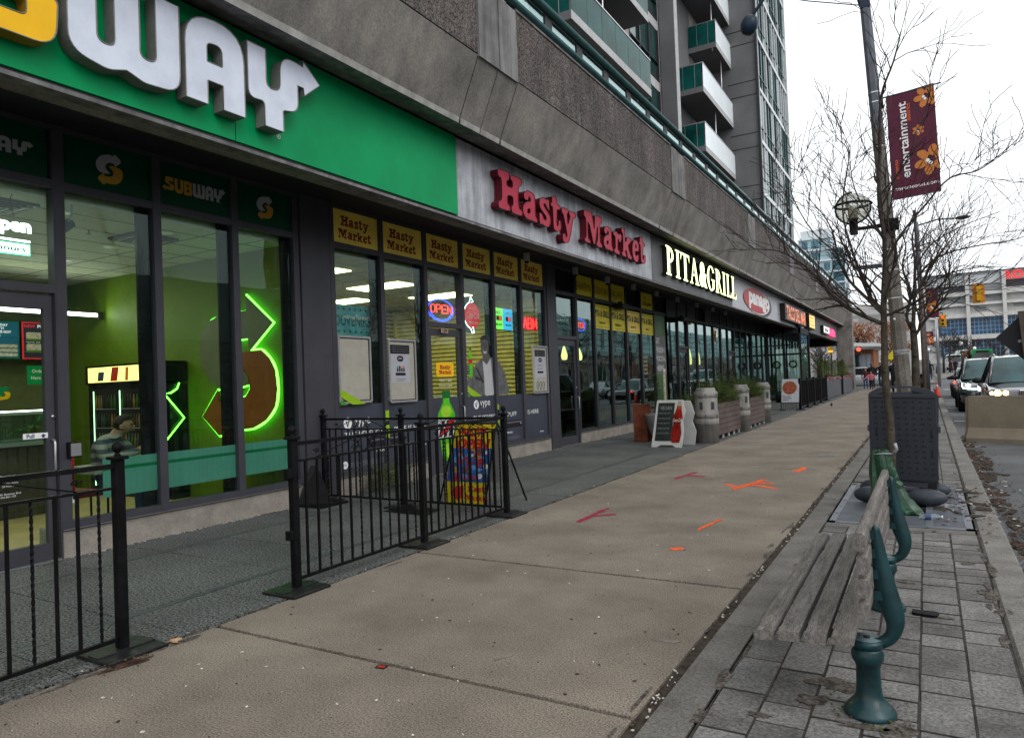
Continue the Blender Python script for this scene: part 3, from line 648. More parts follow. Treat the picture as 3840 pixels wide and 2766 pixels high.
b = MB(); b.box(-7.1, -7.098, 3.66, 3.73, .50, .60, M_wht); b.prism(circle(3.695, .555, .024, 14), M_blk, 0, .002, F=PX(-7.0975)); b.build('door_sticker', d1)
M_film = mat('frosted_film', (.085, .235, .20), .35, var=.05, vs=3); M_filmd = mat('film_stripe', (.004, .12, .05), .4)
for i in range(3):
    y0, y1 = sy[i], sy[i+1]; w = bay(y0, y1, last=(i == 2)); ws.append(w)
    b = tpanel(None, y0, y1, M_dgrn)
    if i == 1: subletters(b, 'SUBWAY', y0+.09, 3.745, .155, (M_pyel, M_pgrey), F71, w=.80)
    else: slogo(b, (y0+y1)/2, 3.83, 1. if i == 0 else .93, F71, M_pgrey, M_pyel)
    b.build('transom_panel', w)
    b = MB(); a = y0+.046 if i else 3.97; c = y1-.046
    b.box(-7.112, -7.108, a, c-.0, .50, .765, M_film); b.box(-7.112, -7.108, a, c, .80, .885, M_film); b.box(-7.112, -7.108, a, c, .765, .80, M_filmd); b.build('frosted_film', w)
b = MB(); b.box(-7.14, -7.03, 6.58, 7.1, 0, 4.13, M_frame); b.build('cladding_pier', POD)
b = MB(); b.box(-7.14, -7.03, 13.56, 13.93, 0, 4.13, M_frame); b.build('cladding_pier', POD)
# ---- big green sign
S1 = thing('shop_sign', 'green sandwich shop fascia board with huge yellow and grey 3D letters ending in an arrow', 'shop sign', (-5.6, 4.5, 3.9))
b = MB()
for y0, y1 in ((.6, 4.465), (4.475, 8.18)): b.box(-5.629, -5.60, y0, y1, 3.91, 5.015, M_grn)
b.build('sign_board', S1)
FL = PX(-5.6)
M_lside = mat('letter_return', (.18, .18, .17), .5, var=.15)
lz = 4.095; lw = {'B': (2.20, .98), 'W': (2.87, 1), 'A': (3.85, 1), 'Y': (4.51, 1)}
for c, (y, k) in lw.items():
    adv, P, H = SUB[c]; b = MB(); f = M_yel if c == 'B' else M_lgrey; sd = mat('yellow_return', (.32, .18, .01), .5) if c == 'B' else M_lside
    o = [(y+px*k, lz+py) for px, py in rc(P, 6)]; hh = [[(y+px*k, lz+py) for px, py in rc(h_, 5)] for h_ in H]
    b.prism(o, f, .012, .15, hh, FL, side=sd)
    # rim
    cx = sum(p[0] for p in o)/len(o); b.build('letter', S1)
    b = MB(); pts = [FL @ Vector((p[0], p[1], .151)) for p in o]; b.tube(pts+[pts[0]], .006, 5, M_lside, cap=False)
    for h_ in hh: pts = [FL @ Vector((p[0], p[1], .151)) for p in h_]; b.tube(pts+[pts[0]], .005, 5, M_lside, cap=False)
    b.build('letter_rim', S1)
b = MB(); b.tube([PX(-5.597) @ Vector((p[0], p[1], 0)) for p in circle(4.99, 4.10, .024, 20)+[circle(4.99, 4.10, .024, 20)[0]]], .003, 4, M_wht); b.text('R', 4.99, 4.10, M_wht, h=.028, F=PX(-5.598), bold=.02); b.build('trademark', S1)
# ---- traced slab-serif letters
GL = {'H':(0.76,[(0.028,0.605),(0.362,0.623),(0.368,0.568),(0.353,0.502),(0.278,0.473),(0.284,0.393),(0.456,0.393),(0.463,0.496),(0.391,0.524),(0.409,0.597),(0.725,0.613),(0.76,0.556),(0.728,0.485),(0.637,0.465),(0.623,0.116),(0.75,0.096),(0.752,0.051),(0.717,0.006),(0.414,0.0),(0.389,0.058),(0.396,0.098),(0.462,0.142),(0.459,0.267),(0.286,0.257),(0.282,0.125),(0.359,0.09),(0.361,0.047),(0.341,0.012),(0.019,-0.001),(0.0,0.05),(0.016,0.108),(0.123,0.142),(0.125,0.487),(0.042,0.48),(0.012,0.546)],[]),'a':(0.494,[(0.057,0.405),(0.154,0.461),(0.262,0.468),(0.384,0.448),(0.427,0.403),(0.431,0.351),(0.424,0.096),(0.464,0.07),(0.494,0.028),(0.478,-0.007),(0.347,-0.005),(0.293,0.006),(0.224,-0.009),(0.092,0.002),(0.021,0.048),(0.0,0.108),(0.005,0.174),(0.085,0.252),(0.194,0.29),(0.27,0.298),(0.274,0.339),(0.255,0.374),(0.229,0.386),(0.211,0.339),(0.155,0.299),(0.083,0.3),(0.044,0.344)],[(0.151,0.15),(0.191,0.177),(0.256,0.186),(0.256,0.118),(0.205,0.092),(0.152,0.098)]),'s':(0.417,[(0.028,0.407),(0.103,0.452),(0.221,0.471),(0.292,0.447),(0.324,0.475),(0.382,0.466),(0.389,0.301),(0.352,0.277),(0.296,0.317),(0.227,0.377),(0.183,0.368),(0.18,0.329),(0.235,0.292),(0.348,0.238),(0.417,0.167),(0.41,0.083),(0.359,0.012),(0.268,-0.019),(0.18,-0.012),(0.095,0.007),(0.051,-0.01),(0.003,-0.002),(0.0,0.166),(0.039,0.193),(0.109,0.177),(0.166,0.094),(0.227,0.092),(0.259,0.122),(0.239,0.162),(0.163,0.203),(0.058,0.251),(0.013,0.323)],[]),'t':(0.387,[(0.063,0.546),(0.126,0.576),(0.219,0.581),(0.24,0.54),(0.24,0.467),(0.367,0.449),(0.386,0.413),(0.345,0.373),(0.245,0.374),(0.221,0.098),(0.246,0.067),(0.279,0.091),(0.286,0.166),(0.335,0.192),(0.385,0.177),(0.387,0.056),(0.324,-0.006),(0.222,-0.031),(0.107,-0.006),(0.081,0.046),(0.088,0.38),(0.013,0.385),(0.0,0.414),(0.054,0.446)],[]),'y':(0.6,[(0.01,0.437),(0.06,0.449),(0.288,0.447),(0.291,0.404),(0.221,0.364),(0.238,0.183),(0.265,0.183),(0.362,0.344),(0.321,0.368),(0.313,0.422),(0.355,0.442),(0.576,0.442),(0.6,0.402),(0.556,0.342),(0.487,0.334),(0.457,0.273),(0.327,-0.043),(0.252,-0.14),(0.15,-0.177),(0.044,-0.167),(0.003,-0.123),(0.016,-0.047),(0.084,-0.004),(0.148,-0.021),(0.137,-0.071),(0.176,-0.067),(0.207,-0.019),(0.086,0.315),(0.019,0.349),(0.0,0.392)],[]),'M':(0.892,[(0.022,0.577),(0.09,0.601),(0.37,0.605),(0.418,0.512),(0.474,0.302),(0.492,0.289),(0.528,0.532),(0.548,0.586),(0.857,0.592),(0.892,0.534),(0.845,0.474),(0.772,0.461),(0.746,0.084),(0.843,0.051),(0.848,-0.021),(0.578,-0.02),(0.556,0.032),(0.627,0.082),(0.667,0.366),(0.637,0.377),(0.502,-0.0),(0.413,-0.009),(0.269,0.345),(0.243,0.344),(0.182,0.407),(0.168,0.073),(0.277,0.036),(0.271,-0.019),(0.013,-0.012),(0.0,0.039),(0.094,0.069),(0.111,0.44),(0.023,0.47),(0.003,0.528)],[]),'r':(0.472,[(0.006,0.423),(0.228,0.44),(0.268,0.395),(0.384,0.431),(0.472,0.403),(0.448,0.305),(0.387,0.244),(0.306,0.249),(0.294,0.306),(0.248,0.29),(0.212,0.082),(0.32,0.047),(0.34,-0.022),(0.025,-0.02),(0.0,0.035),(0.091,0.073),(0.106,0.336),(0.007,0.345)],[]),'k':(0.6,[(0.031,0.57),(0.093,0.591),(0.231,0.583),(0.222,0.287),(0.323,0.346),(0.305,0.395),(0.332,0.429),(0.581,0.421),(0.59,0.369),(0.487,0.318),(0.382,0.241),(0.507,0.066),(0.6,0.026),(0.593,-0.032),(0.329,-0.025),(0.326,0.032),(0.276,0.138),(0.217,0.113),(0.213,0.077),(0.265,0.041),(0.258,-0.024),(0.004,-0.012),(0.0,0.039),(0.082,0.076),(0.111,0.459),(0.021,0.479)],[]),'e':(0.446,[(0.019,0.298),(0.089,0.398),(0.219,0.445),(0.37,0.432),(0.446,0.344),(0.421,0.213),(0.191,0.198),(0.181,0.116),(0.253,0.081),(0.32,0.135),(0.401,0.128),(0.391,0.046),(0.33,-0.035),(0.162,-0.047),(0.046,0.018),(0.0,0.136)],[(0.197,0.298),(0.223,0.346),(0.283,0.346),(0.299,0.304),(0.294,0.267),(0.194,0.267)])}
def slab(b, word, pos, v0, kv, m, F, d0, d1, ku=1., u0=0., side=None, q=1):
    for c, x in zip(word, pos):
        w_, P, H = GL[c]
        P = smooth(P, .2, q) if q else P
        b.prism([(u0+(x+p[0])*ku, v0+p[1]*kv) for p in P], m, d0, d1, [[(u0+(x+p[0])*ku, v0+p[1]*kv) for p in H]] if H else (), F, side=side)
HP = [0, .76, 1.32, 1.75, 2.17]; MP = [3.12, 4.05, 4.58, 5.02, 5.65, 6.10]
MPs = [0, .93, 1.46, 1.90, 2.53, 2.98]
S2 = thing('shop_sign', 'red slab-serif raised letters reading Hasty Market on the pale metal fascia', 'shop sign', (-5.6, 12.3, 4.1))
FH = PX(-5.63)
for w_, ps in (('Hasty', HP), ('Market', MP)):
    for c, x in zip(w_, ps):
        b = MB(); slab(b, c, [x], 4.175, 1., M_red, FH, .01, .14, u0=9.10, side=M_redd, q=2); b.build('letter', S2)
        b = MB(); P = smooth(GL[c][1], .2, 2); pts = [FH @ Vector((9.10+x+p[0], 4.175+p[1], .142)) for p in P]; b.tube(pts+[pts[0]], .006, 4, M_blk, cap=False); b.build('letter_outline', S2)
# ---- convenience store bays
hy = [7.17, 8.21, 9.29, 10.35, 11.40, 12.46, 13.52]
d2 = None; hw = []
def hastyprint(b, y0, y1, z0, z1, F, m=None):
    cu = (y0+y1)/2; k = (z1-z0)/.50*.42
    ku = (y1-y0)*.60/3.7
    slab(b, 'Hasty', HP, z0+(z1-z0)*.54, (z1-z0)*.48, m or M_brn, F, 0, .002, ku=.19*(y1-y0)/.98*1.05, u0=cu-.29*(y1-y0), q=1)
    slab(b, 'Market', MPs, z0+(z1-z0)*.17, (z1-z0)*.45, m or M_brn, F, 0, .002, ku=.19*(y1-y0)/.98, u0=cu-.34*(y1-y0), q=1)
M_wrap = mat('slate_vinyl', (.045, .05, .068), .4, var=.15, vs=1.5); M_lime = mat('lime_vinyl', (.25, .44, .01), .4, var=.08)
for i in range(6):
    y0, y1 = hy[i], hy[i+1]
    if i == 2:
        w = shopdoor(y0, y1, 2.5, G_win, fm=M_frame, pz=.17)
        b = MB(); b.box(-7.113, -7.108, y0+.136, y1-.151, .172, 1.29, M_wrap); b.build('vinyl', w)
        b = MB(); b.box(-7.05, -7.047, 9.66, 9.86, 2.405, 2.485, mat('tan_plate', (.45, .33, .22), .5)); b.text('129', 9.76, 2.445, M_blk, h=.055, w=.14, F=PX(-7.046), bold=.03); b.build('number_plate', w, label='plate with house number 129')
        b = MB(); b.prism(rrect(9.57, 10.07, 1.65, 1.90, .05), M_yel, 0, .003, F=PX(-7.112)); hastyprint(b, 9.55, 10.09, 1.66, 1.89, PX(-7.108), mat('sticker_red', (.3, .01, .015), .5)); b.text('Open 7 days', 9.82, 1.585, M_wht, h=.045, w=.36, F=PX(-7.112)); b.text('7am to 11pm', 9.82, 1.50, M_wht, h=.045, w=.38, F=PX(-7.112)); b.build('door_sticker', w, label='rounded yellow sticker with the shop name and hours')
    else:
        w = bay(y0, y1, last=(i == 5), fm=M_frame)
        b = MB(); b.box(-7.094, -7.090, y0+.046, y1-.046, ZB+.001, 1.27, M_wrap); b.build('vinyl', w, label='slate coloured vape advert film on lower glass')
    b = tpanel(None, y0, y1, M_ypan); hastyprint(b, y0, y1, 3.58, 4.06, F71); b.build('transom_panel', w)
    hw.append(w)
FV = PX(-7.0895)
def vype(b, y, big=1.):
    b.prism(circle(y+.085, 1.125, .083, 24), M_wht, 0, .0015, F=FV); b.prism([(y+.045, 1.16), (y+.07, 1.07), (y+.09, 1.07), (y+.125, 1.18), (y+.10, 1.18), (y+.08, 1.10), (y+.065, 1.16)], M_wrap, .0015, .0025, F=FV)
    b.text('vype', y+.38, 1.12, M_wht, h=.13, w=.34, F=FV)
b = MB(); b.M = Matrix.Translation((0, -3.31, -.115)); vype(b, 10.63); b.M = None; b.text('THE PERFECT', 7.74, .835, M_wht, h=.085, w=.82, F=FV); b.text('PUFF IS HERE', 8.80, .845, M_wht, h=.085, w=.78, F=FV)
b.prism(circle(7.33, .42, .055, 20), M_wht, 0, .001, F=FV); b.text('19+', 7.33, .42, M_wrap, h=.035, F=FV, d=.002)
for k in range(4): b.text('Vype is addictive and is for adult smokers and vapers only', 7.78, .44-.02*k, M_pgrey, h=.011, w=.72, F=FV)
b.text('VYPE ePOD', 8.1, .56, M_wht, h=.035, F=FV, bold=.02); b.text('GOVYPE.CA', 9.1, .55, M_wht, h=.025, F=FV, bold=.03)
b.build('advert_lettering', hw[0])
b = MB(); vype(b, 10.63); b.text('THE PERFECT', 11.02, .875, M_wht, h=.085, w=.84, F=FV); b.text('PUFF', 11.98, .88, M_wht, h=.085, w=.34, F=FV); b.text('IS HERE', 12.84, .885, M_wht, h=.085, w=.46, F=FV)
b.text('VYPE ePOD', 11.85, .52, M_wht, h=.035, F=FV, bold=.02); b.text('GOVYPE.CA', 13.2, .44, M_wht, h=.025, F=FV, bold=.03)
for k in range(3): b.text('Vype is addictive and is for adult smokers and vapers only', 11.9, .43-.02*k, M_pgrey, h=.011, w=.72, F=FV)
b.build('advert_lettering', hw[3])
M_pod = mat('vape_black', (.02, .02, .025), .25)
for y, z in ((8.23, .69), (11.95, .68)):
    b = MB(); b.prism(rrect(y-.42, y+.42, z-.07, z+.075, .03), M_pod, 0, .0015, F=FV); b.prism(rrect(y-.40, y+.40, z+.02, z+.05, .012), mat('vape_sheen', (.10, .10, .12), .4), .0015, .0022, F=FV); b.prism(circle(y+.36, z, .02, 12), M_pgrey, .0022, .003, F=FV); b.build('advert_picture', hw[0] if y < 9 else hw[3])
# lime slashes
for y, w in ((7.22, hw[0]), (10.41, hw[3])):
    b = MB(); b.prism([(y, 1.50), (y, 1.39), (y+.23, 1.275), (y+.50, 1.275)], M_lime, 0, .0012, F=(FV if y > 9 else PX(-7.027))); b.prism([(y, 1.35), (y, 1.275), (y+.14, 1.275)], mat('mid_green_vinyl', (.04, .25, .03), .4), 0, .001, F=(FV if y > 9 else PX(-7.027))); b.build('lime_slash', w)
b = MB()
for z0, z1, m in ((1.0, 1.15, M_lime), (.93, 1.0, M_pod), (.74, .93, M_lime)): b.box(-7.049, -7.047, 8.17, 8.25, z0, z1, m)
b.build('lime_slash', hw[1])
b = MB()
for z0, z1, m in ((1.0, 1.10, M_lime), (.80, 1.0, M_pod), (.6, .80, M_lime)): b.box(-7.049, -7.047, 11.38, 11.43, z0, z1, m)
b.build('lime_slash', hw[4])
# poster boards hung on the glass
M_board = mat('cream_board', (.36, .34, .29), .6, var=.08, vs=8); M_fr = mat('pale_frame', (.30, .30, .31), .4, metal=.3); M_paper = mat('poster_paper', (.38, .38, .42), .5, var=.06)
def posterboard(y0, y1, z0, z1, kind, label):
    t = thing('poster_frame', label, 'poster frame', (-7.05, (y0+y1)/2, z0)); F = PX(-7.05)
    b = MB(); b.prism(rrect(y0, y1, z0, z1, .04), M_fr, .0, .02, [rrect(y0+.03, y1-.03, z0+.03, z1-.03, .025)], F); b.prism(rrect(y0+.02, y1-.02, z0+.02, z1-.02, .03), M_blk, .002, .006, [rrect(y0+.045, y1-.045, z0+.045, z1-.045, .02)], F); b.build('frame', t)
    b = MB(); b.prism(rrect(y0+.03, y1-.03, z0+.03, z1-.03, .02), M_board, 0, .004, F=F)
    if kind == 3:
        for k in range(3):
            cy = (y0+y1)/2+(k-1)*.13; b.tube([F @ Vector((cy+.055*cos(a*.6)*(1-a*.05), z0+.16+.09*sin(a*.6), .006)) for a in range(12)], .005, 4, M_blk)
    b.build('backing', t)
    if kind:
        py0, py1 = (y0+.05, y1-.16) if kind == 1 else (y0+.12, y1-.10); pz1, pz0 = z1-.09, z1-.68; c = (py0+py1)/2
        b = MB(); b.prism(rrect(py0, py1, pz0, pz1, .004), M_paper, .005, .007, F=F); b.prism([(py0, pz1-.14), (py1, pz1-.14), (py1, pz1), (py0, pz1)], M_blk, .0072, .008, F=F)
        for k in range(3): b.text('WARNING: This product contains nicotine', c, pz1-.035-.035*k, M_pgrey, h=.013, w=(py1-py0)*.85, F=F, d=.009)
        b.prism([(c-.08, pz1-.215), (c-.05, pz1-.17), (c+.05, pz1-.17), (c+.08, pz1-.215), (c+.05, pz1-.26), (c-.05, pz1-.26)], M_blk, .0072, .008, F=F); b.text('JUUL', c, pz1-.215, M_wht, h=.035, F=F, d=.009)
        if kind == 1:
            for k, mm in enumerate((mat('pod_teal', (.02, .25, .3)), M_pod, mat('pod_pink', (.5, .2, .2)), mat('pod_rose', (.45, .12, .12)))):
                u = c-.085+.05*k; b.prism(rrect(u, u+.036, pz1-.42, pz1-.34, .004), M_pod, .0072, .0078, F=F); b.prism(rrect(u, u+.036, pz1-.365, pz1-.33, .004), mm, .008, .0085, F=F)
            b.prism(rrect(c-.12, c+.12, pz1-.48, pz1-.435, .008), M_pod, .0072, .008, F=F)
            b.text('THE ALTERNATIVE FOR', c, pz1-.535, M_blk, h=.013, w=.24, F=F, d=.008, bold=.02); b.text('ADULT SMOKERS', c, pz1-.56, M_blk, h=.013, w=.17, F=F, d=.008, bold=.02)
        else:
            b.text('SOLD', c, pz1-.33, M_blk, h=.035, w=.2, F=F, d=.008, space=1.5); b.text('HERE', c, pz1-.40, M_blk, h=.035, w=.2, F=F, d=.008, space=1.5); b.prism(rrect(c-.13, c+.13, pz1-.50, pz1-.455, .006), M_pod, .0072, .008, F=F)
        b.build('poster', t)
posterboard(7.21, 7.88, 1.29, 2.26, 0, 'empty cream poster board with rounded pale frame on the leftmost market window')
posterboard(8.27, 8.94, 1.26, 2.25, 1, 'framed board with vape pod poster left of the market door')
posterboard(12.80, 13.48, 1.26, 2.28, 3, 'framed board reading SOLD HERE with black scribble beneath')
# large bottle decal on the door
M_bg = mat('decal_green', (.07, .40, .01), .3, var=.5, vs=5); M_bc = mat('decal_cap', (.005, .12, .02), .4); M_br = mat('decal_red', (.45, .01, .02), .4)
t = thing('bottle_decal', 'life-size green soda bottle decal on the market door', 'decal', (-7.107, 9.8, .2)); F = PX(-7.1075)
b = MB(); b.prism(rc([(9.66, .2, .05), (9.93, .2, .05), (9.98, .55, .03), (10.06, .62, .02), (10.06, 1.0, .12), (9.90, 1.22, .04), (9.90, 1.29, .0), (9.72, 1.29, 0), (9.72, 1.22, .04), (9.56, 1.0, .12), (9.56, .62, .02), (9.62, .55, .03)], 4), M_bg, 0, .002, F=F); b.prism(circle(9.80, 1.05, .15, 18, .10), mat('decal_highlight', (.30, .58, .03), .3), .002, .0026, F=F); b.prism(smooth([(9.78, .25), (9.86, .25), (9.90, .5), (9.76, .5)], .2), mat('decal_highlight'), .002, .0026, F=F); b.build('bottle', t)
b = MB(); b.prism(rrect(9.70, 9.93, 1.28, 1.41, .02), M_bc, .002, .004, F=F); b.build('cap', t)
b = MB(); b.prism([(9.56, .60), (10.06, .60), (10.06, .93), (9.56, .93)], mat('decal_white', (.5, .5, .5), .4), .002, .003, F=F)
for u in (9.56, 9.70, 9.84): b.prism([(u, .62), (u+.09, .62), (u+.2, .9), (u+.11, .9)], M_blk, .003, .0035, F=F)
b.prism([(9.60, .66), (9.72, .66), (10.03, .84), (10.03, .9), (9.9, .9)], M_br, .0036, .004, F=F); b.build('label', t)
# cut-out figure on the window: flat printed film
M_g1 = mat('print_grey_jacket', (.10, .10, .10), .5, var=.3, vs=9); M_g2 = mat('print_grey_skin', (.085, .08, .078), .5, var=.25, vs=12); M_g3 = mat('print_grey_shirt', (.42, .42, .43), .5, var=.05); M_g4 = mat('print_hair', (.018, .018, .018), .5)
t = thing('person_decal', 'grey printed film of a smiling man in denim jacket holding a green bottle', 'decal', (-7.09, 11.1, 1.27)); F = PX(-7.0935)
b = MB(); b.prism(smooth([(10.67, 1.28), (11.36, 1.28), (11.93, 1.28), (11.86, 1.5), (11.72, 1.80), (11.50, 1.95), (11.27, 2.02), (10.95, 1.98), (10.72, 1.86), (10.63, 1.60), (10.50, 1.66), (10.44, 1.52), (10.55, 1.38)], .2), M_g1, 0, .0012, F=F)
b.prism(smooth([(11.02, 1.28), (11.34, 1.28), (11.30, 1.7), (11.27, 2.0), (11.12, 1.86), (10.98, 1.95), (11.02, 1.6)], .1), M_g3, .0012, .002, F=F)
for p in ([(10.72, 1.84), (10.80, 1.80), (11.0, 1.55), (10.96, 1.5)], [(11.33, 1.95), (11.42, 1.6), (11.39, 1.3), (11.36, 1.3)], [(10.72, 1.66), (10.9, 1.6), (10.9, 1.56), (10.72, 1.6)]): b.prism(p, M_g4, .0012, .0016, F=F)
b.build('jacket', t)
b = MB(); b.prism(smooth([(10.98, 1.98), (11.12, 1.88), (11.26, 2.0), (11.19, 2.1), (11.01, 2.08)], .2), M_g2, .002, .003, F=F); b.prism(circle(11.07, 2.20, .135, 24, .20), M_g2, .003, .004, F=F); b.prism(smooth([(10.92, 2.26), (10.94, 2.38), (11.07, 2.435), (11.19, 2.38), (11.21, 2.27), (11.16, 2.33), (11.07, 2.35), (10.97, 2.33)], .2), M_g4, .004, .005, F=F)
for u in (11.015, 11.12): b.prism(circle(u, 2.235, .022, 10, .011), M_g4, .0045, .005, F=F); b.prism([(u-.035, 2.27), (u+.035, 2.275), (u+.03, 2.285), (u-.03, 2.283)], M_g4, .0045, .005, F=F)
b.prism(smooth([(11.05, 2.17), (11.10, 2.17), (11.085, 2.22), (11.065, 2.22)], .2), M_g4, .0045, .0048, F=F); b.prism(smooth([(11.0, 2.13), (11.07, 2.11), (11.14, 2.135), (11.11, 2.085), (11.07, 2.07), (11.03, 2.085)], .2), M_g3, .0045, .005, F=F)
b.build('head', t)
b = MB()
for k in range(4): b.prism(rrect(10.44, 10.54, 1.68+.045*k, 1.715+.045*k, .015), M_g2, .004, .006, F=F)
b.prism(smooth([(10.56, 1.62), (10.68, 1.66), (10.69, 1.80), (10.66, 1.86), (10.60, 1.8)], .2), M_g2, .001, .002, F=F); b.build('hand', t)
b = MB(); b.prism(rc([(10.51, 1.64, .02), (10.64, 1.64, .02), (10.645, 1.98, .05), (10.60, 2.08, .01), (10.60, 2.16, 0), (10.555, 2.16, 0), (10.555, 2.08, .01), (10.505, 1.98, .05)], 3), M_bg, .002, .0035, F=F); b.prism(rrect(10.55, 10.605, 2.13, 2.17, .005), M_bc, .0036, .005, F=F); b.prism(rrect(10.51, 10.64, 1.88, 1.97, .004), M_br, .0036, .0045, F=F); b.build('bottle', t)
# ---- pita restaurant bays
py_ = [13.98, 15.08, 16.13, 17.2, 18.3, 19.45, 20.6, 21.75]
d3 = shopdoor(13.98, 15.08, 2.48, G_winp, pz=.2); vent(13.98, 15.08, d3)
M_bp = mat('brown_print', (.14, .05, .01), .5); G_p = G_winp
lab = {1: 'SHAWERMA', 2: 'SOUVLAKI', 3: 'FALAFEL', 5: '\u0634\u0627\u0648\u0631\u0645\u0627'}
sub = {2: 'TORONTO', 3: 'MISSISSAUGA', 4: 'BRAMPTON', 5: 'OAKVILLE'}
for i in range(1, 7):
    y0, y1 = py_[i], py_[i+1]; w = bay(y0, y1, last=(i == 6), zb=.32, two=None, gl=G_p, fm=M_framed)
    if i in (4, 6): vent(y0, y1, w)
    else:
        b = tpanel(None, y0, y1, M_ypan2)
        if i != 5: b.text(lab[i], (y0+y1)/2, 3.80, M_bp, w=(y1-y0)*.80, h=.20, F=F71)
        else:
            c = (y0+y1)/2
            b.tube([F71 @ Vector(p) for p in ((c-.3, 3.78, .004), (c-.26, 3.70, .004), (c-.14, 3.71, .004), (c-.12, 3.82, .004))], .014, 4, M_bp); b.tube([F71 @ Vector(p) for p in ((c-.05, 3.70, .004), (c-.02, 3.77, .004), (c+.05, 3.76, .004), (c+.04, 3.70, .004), (c-.05, 3.70, .004))], .013, 4, M_bp)
            b.tube([F71 @ Vector(p) for p in ((c+.10, 3.66, .004), (c+.14, 3.78, .004))], .013, 4, M_bp); b.tube([F71 @ Vector(p) for p in ((c+.18, 3.70, .004), (c+.22, 3.78, .004), (c+.28, 3.71, .004), (c+.34, 3.78, .004), (c+.36, 3.70, .004))], .013, 4, M_bp)
            for dx, dz in ((.24, .16), (.29, .16), (.265, .20)): b.prism(circle(c+dx, 3.70+dz, .014, 8), M_bp, 0, .003, F=F71)
            b.tube([F71 @ Vector((c-.16, 3.85+.0*1, .004)), F71 @ Vector((c-.16, 3.95, .004))], .012, 4, M_bp)
        b.build('transom_panel', w)
    if i in sub:
        b = MB(); b.box(-7.094, -7.086, y0+.046, y1-.046, 2.83, 3.44, M_ypan if i == 4 else M_ypan2)
        Fp = PX(-7.0855); b.prism([(y0+.1, 2.88), (y1-.1, 2.88), (y1-.1, 3.40), (y0+.1, 3.40)], M_blk, 0, .001, [[(y0+.11, 2.89), (y1-.11, 2.89), (y1-.11, 3.39), (y0+.11, 3.39)]], Fp)
        b.text('PITA & GRILL', (y0+y1)/2, 3.22, M_blk, w=(y1-y0)*.86, h=.17, F=Fp, bold=.04, d=.002); b.text(sub[i], (y0+y1)/2, 2.99, M_blk, h=.06, F=Fp, bold=.04, d=.002); b.build('window_panel', w, label='yellow printed panel naming the grill and '+sub[i].title())
    if i == 6:
        b = MB(); b.box(-7.094, -7.088, y0+.046, y1-.046, .33, 3.49, mat('pizza_film_green', (.03, .085, .02), .45, var=.5, vs=1.2)); Fp = PX(-7.0875)
        b.prism(rrect(y0+.05, y1-.05, 1.62, 2.85, .01), mat('pizza_film_grey', (.10, .10, .10), .5, var=.3, vs=2), 0, .0008, F=Fp)
        for k, tx in enumerate(('GET', 'FRESH', 'PIZZA,', 'HERE.')): b.text(tx, y0+.09, 2.68-.29*k, M_pgrey, h=.18, w=(.42, .85, .95, .8)[k], F=Fp, align='l', bold=.035, d=.0015)
        b.build('window_film', w)
    if i == 5:
        b = MB()
        for k, tx in enumerate(('DONAIR', 'KABAB', 'BURGER', 'GYROS', 'FALAFEL')): b.text(tx, y0+.16, 2.13-.12*k, mat('cream_print', (.42, .38, .18), .5), h=.07, F=PX(-7.095), align='l')
        b.build('window_lettering', w)
# ---- further shops: pizza, tacos, grocery
yy = [21.75, 22.95, 24.07, 25.2, 26.35, 27.45, 28.6, 29.75, 30.87, 32.0, 33.2, 34.4, 35.6, 36.8, 38.0]
for i in range(14):
    y0, y1 = yy[i], yy[i+1]
    if i in (1, 7): w = shopdoor(y0, y1, 2.5, G_winp, fm=M_framed)
    else: w = bay(y0, y1, last=(i == 13), zb=.32, gl=G_winp, fm=M_framed)
    if i == 3: vent(y0, y1, w)
    else: b = tpanel(None, y0, y1, M_frame if i < 5 else M_blk); b.build('transom_panel', w)
    if i > 4 or True:
        b = MB(); b.box(-7.16, -7.13, y0+.05, y1-.05, 2.86, 3.49, M_blk); b.build('blind', w)
# glass enclosure reaching out to the beam at y 38, open corner beyond
E1 = thing_part('enclosure', POD, (-6.3, 38, 0))
b = MB()
for x in (-7.05, -6.25, -5.46): b.box(x-.05, x+.05, 38, 38.1, 0, 3.9, M_blk)
b.box(-7.0, -5.46, 38, 38.1, 2.48, 2.58, M_blk); b.box(-7.0, -5.46, 38.01, 38.09, 3.0, 3.05, M_blk); b.box(-7.0, -5.46, 38, 38.1, 0, .2, M_blk); b.box(-7.1, -5.4, 38, 38.1, 3.62, 4.12, M_dark)
b.box(-5.51, -5.43, 38.1, 41, 0, .2, M_blk); b.box(-5.51, -5.43, 38.1, 41, 3.6, 3.9, M_blk); b.box(-5.51, -5.41, 40.9, 41, 0, 3.9, M_blk); b.build('door_frame', E1)
b = MB(); b.box(-7.0, -6.3, 38.04, 38.05, .2, 2.48, G_win2); b.box(-6.2, -5.51, 38.04, 38.05, .2, 2.48, G_win2); b.box(-7.0, -5.51, 38.04, 38.05, 2.58, 3.6, G_win2); b.box(-5.48, -5.47, 38.1, 40.9, .2, 3.6, G_win2); b.build('pane', E1)
M_fir = mat('dark_evergreen', (.018, .04, .016), .8, var=.5, vs=20)
for x, lb in ((-6.62, 'dark green wreath on the left glass door under the canopy'), (-5.83, 'dark green wreath on the right glass door under the canopy')):
    b = MB(); WARPON[0] = True
    for k in range(160):
        a = rnd.random()*6.3; r = .17+jit(.05); p = Vector((x+cos(a)*r, 37.97+jit(.03), 1.98+sin(a)*r)); q = p+Vector((jit(.07), jit(.04), jit(.07))); b.add([p, q, q+Vector((.02, 0, .02))], [(0, 1, 2)], M_fir)
    b.tube([(x+cos(a*pi/8)*.17, 37.97, 1.98+sin(a*pi/8)*.17) for a in range(17)], .045, 6, M_fir, cap=False)
    o = b.build('wreath', loc=(x, 37.97, 1.98)); tag(o, lb, 'wreath')
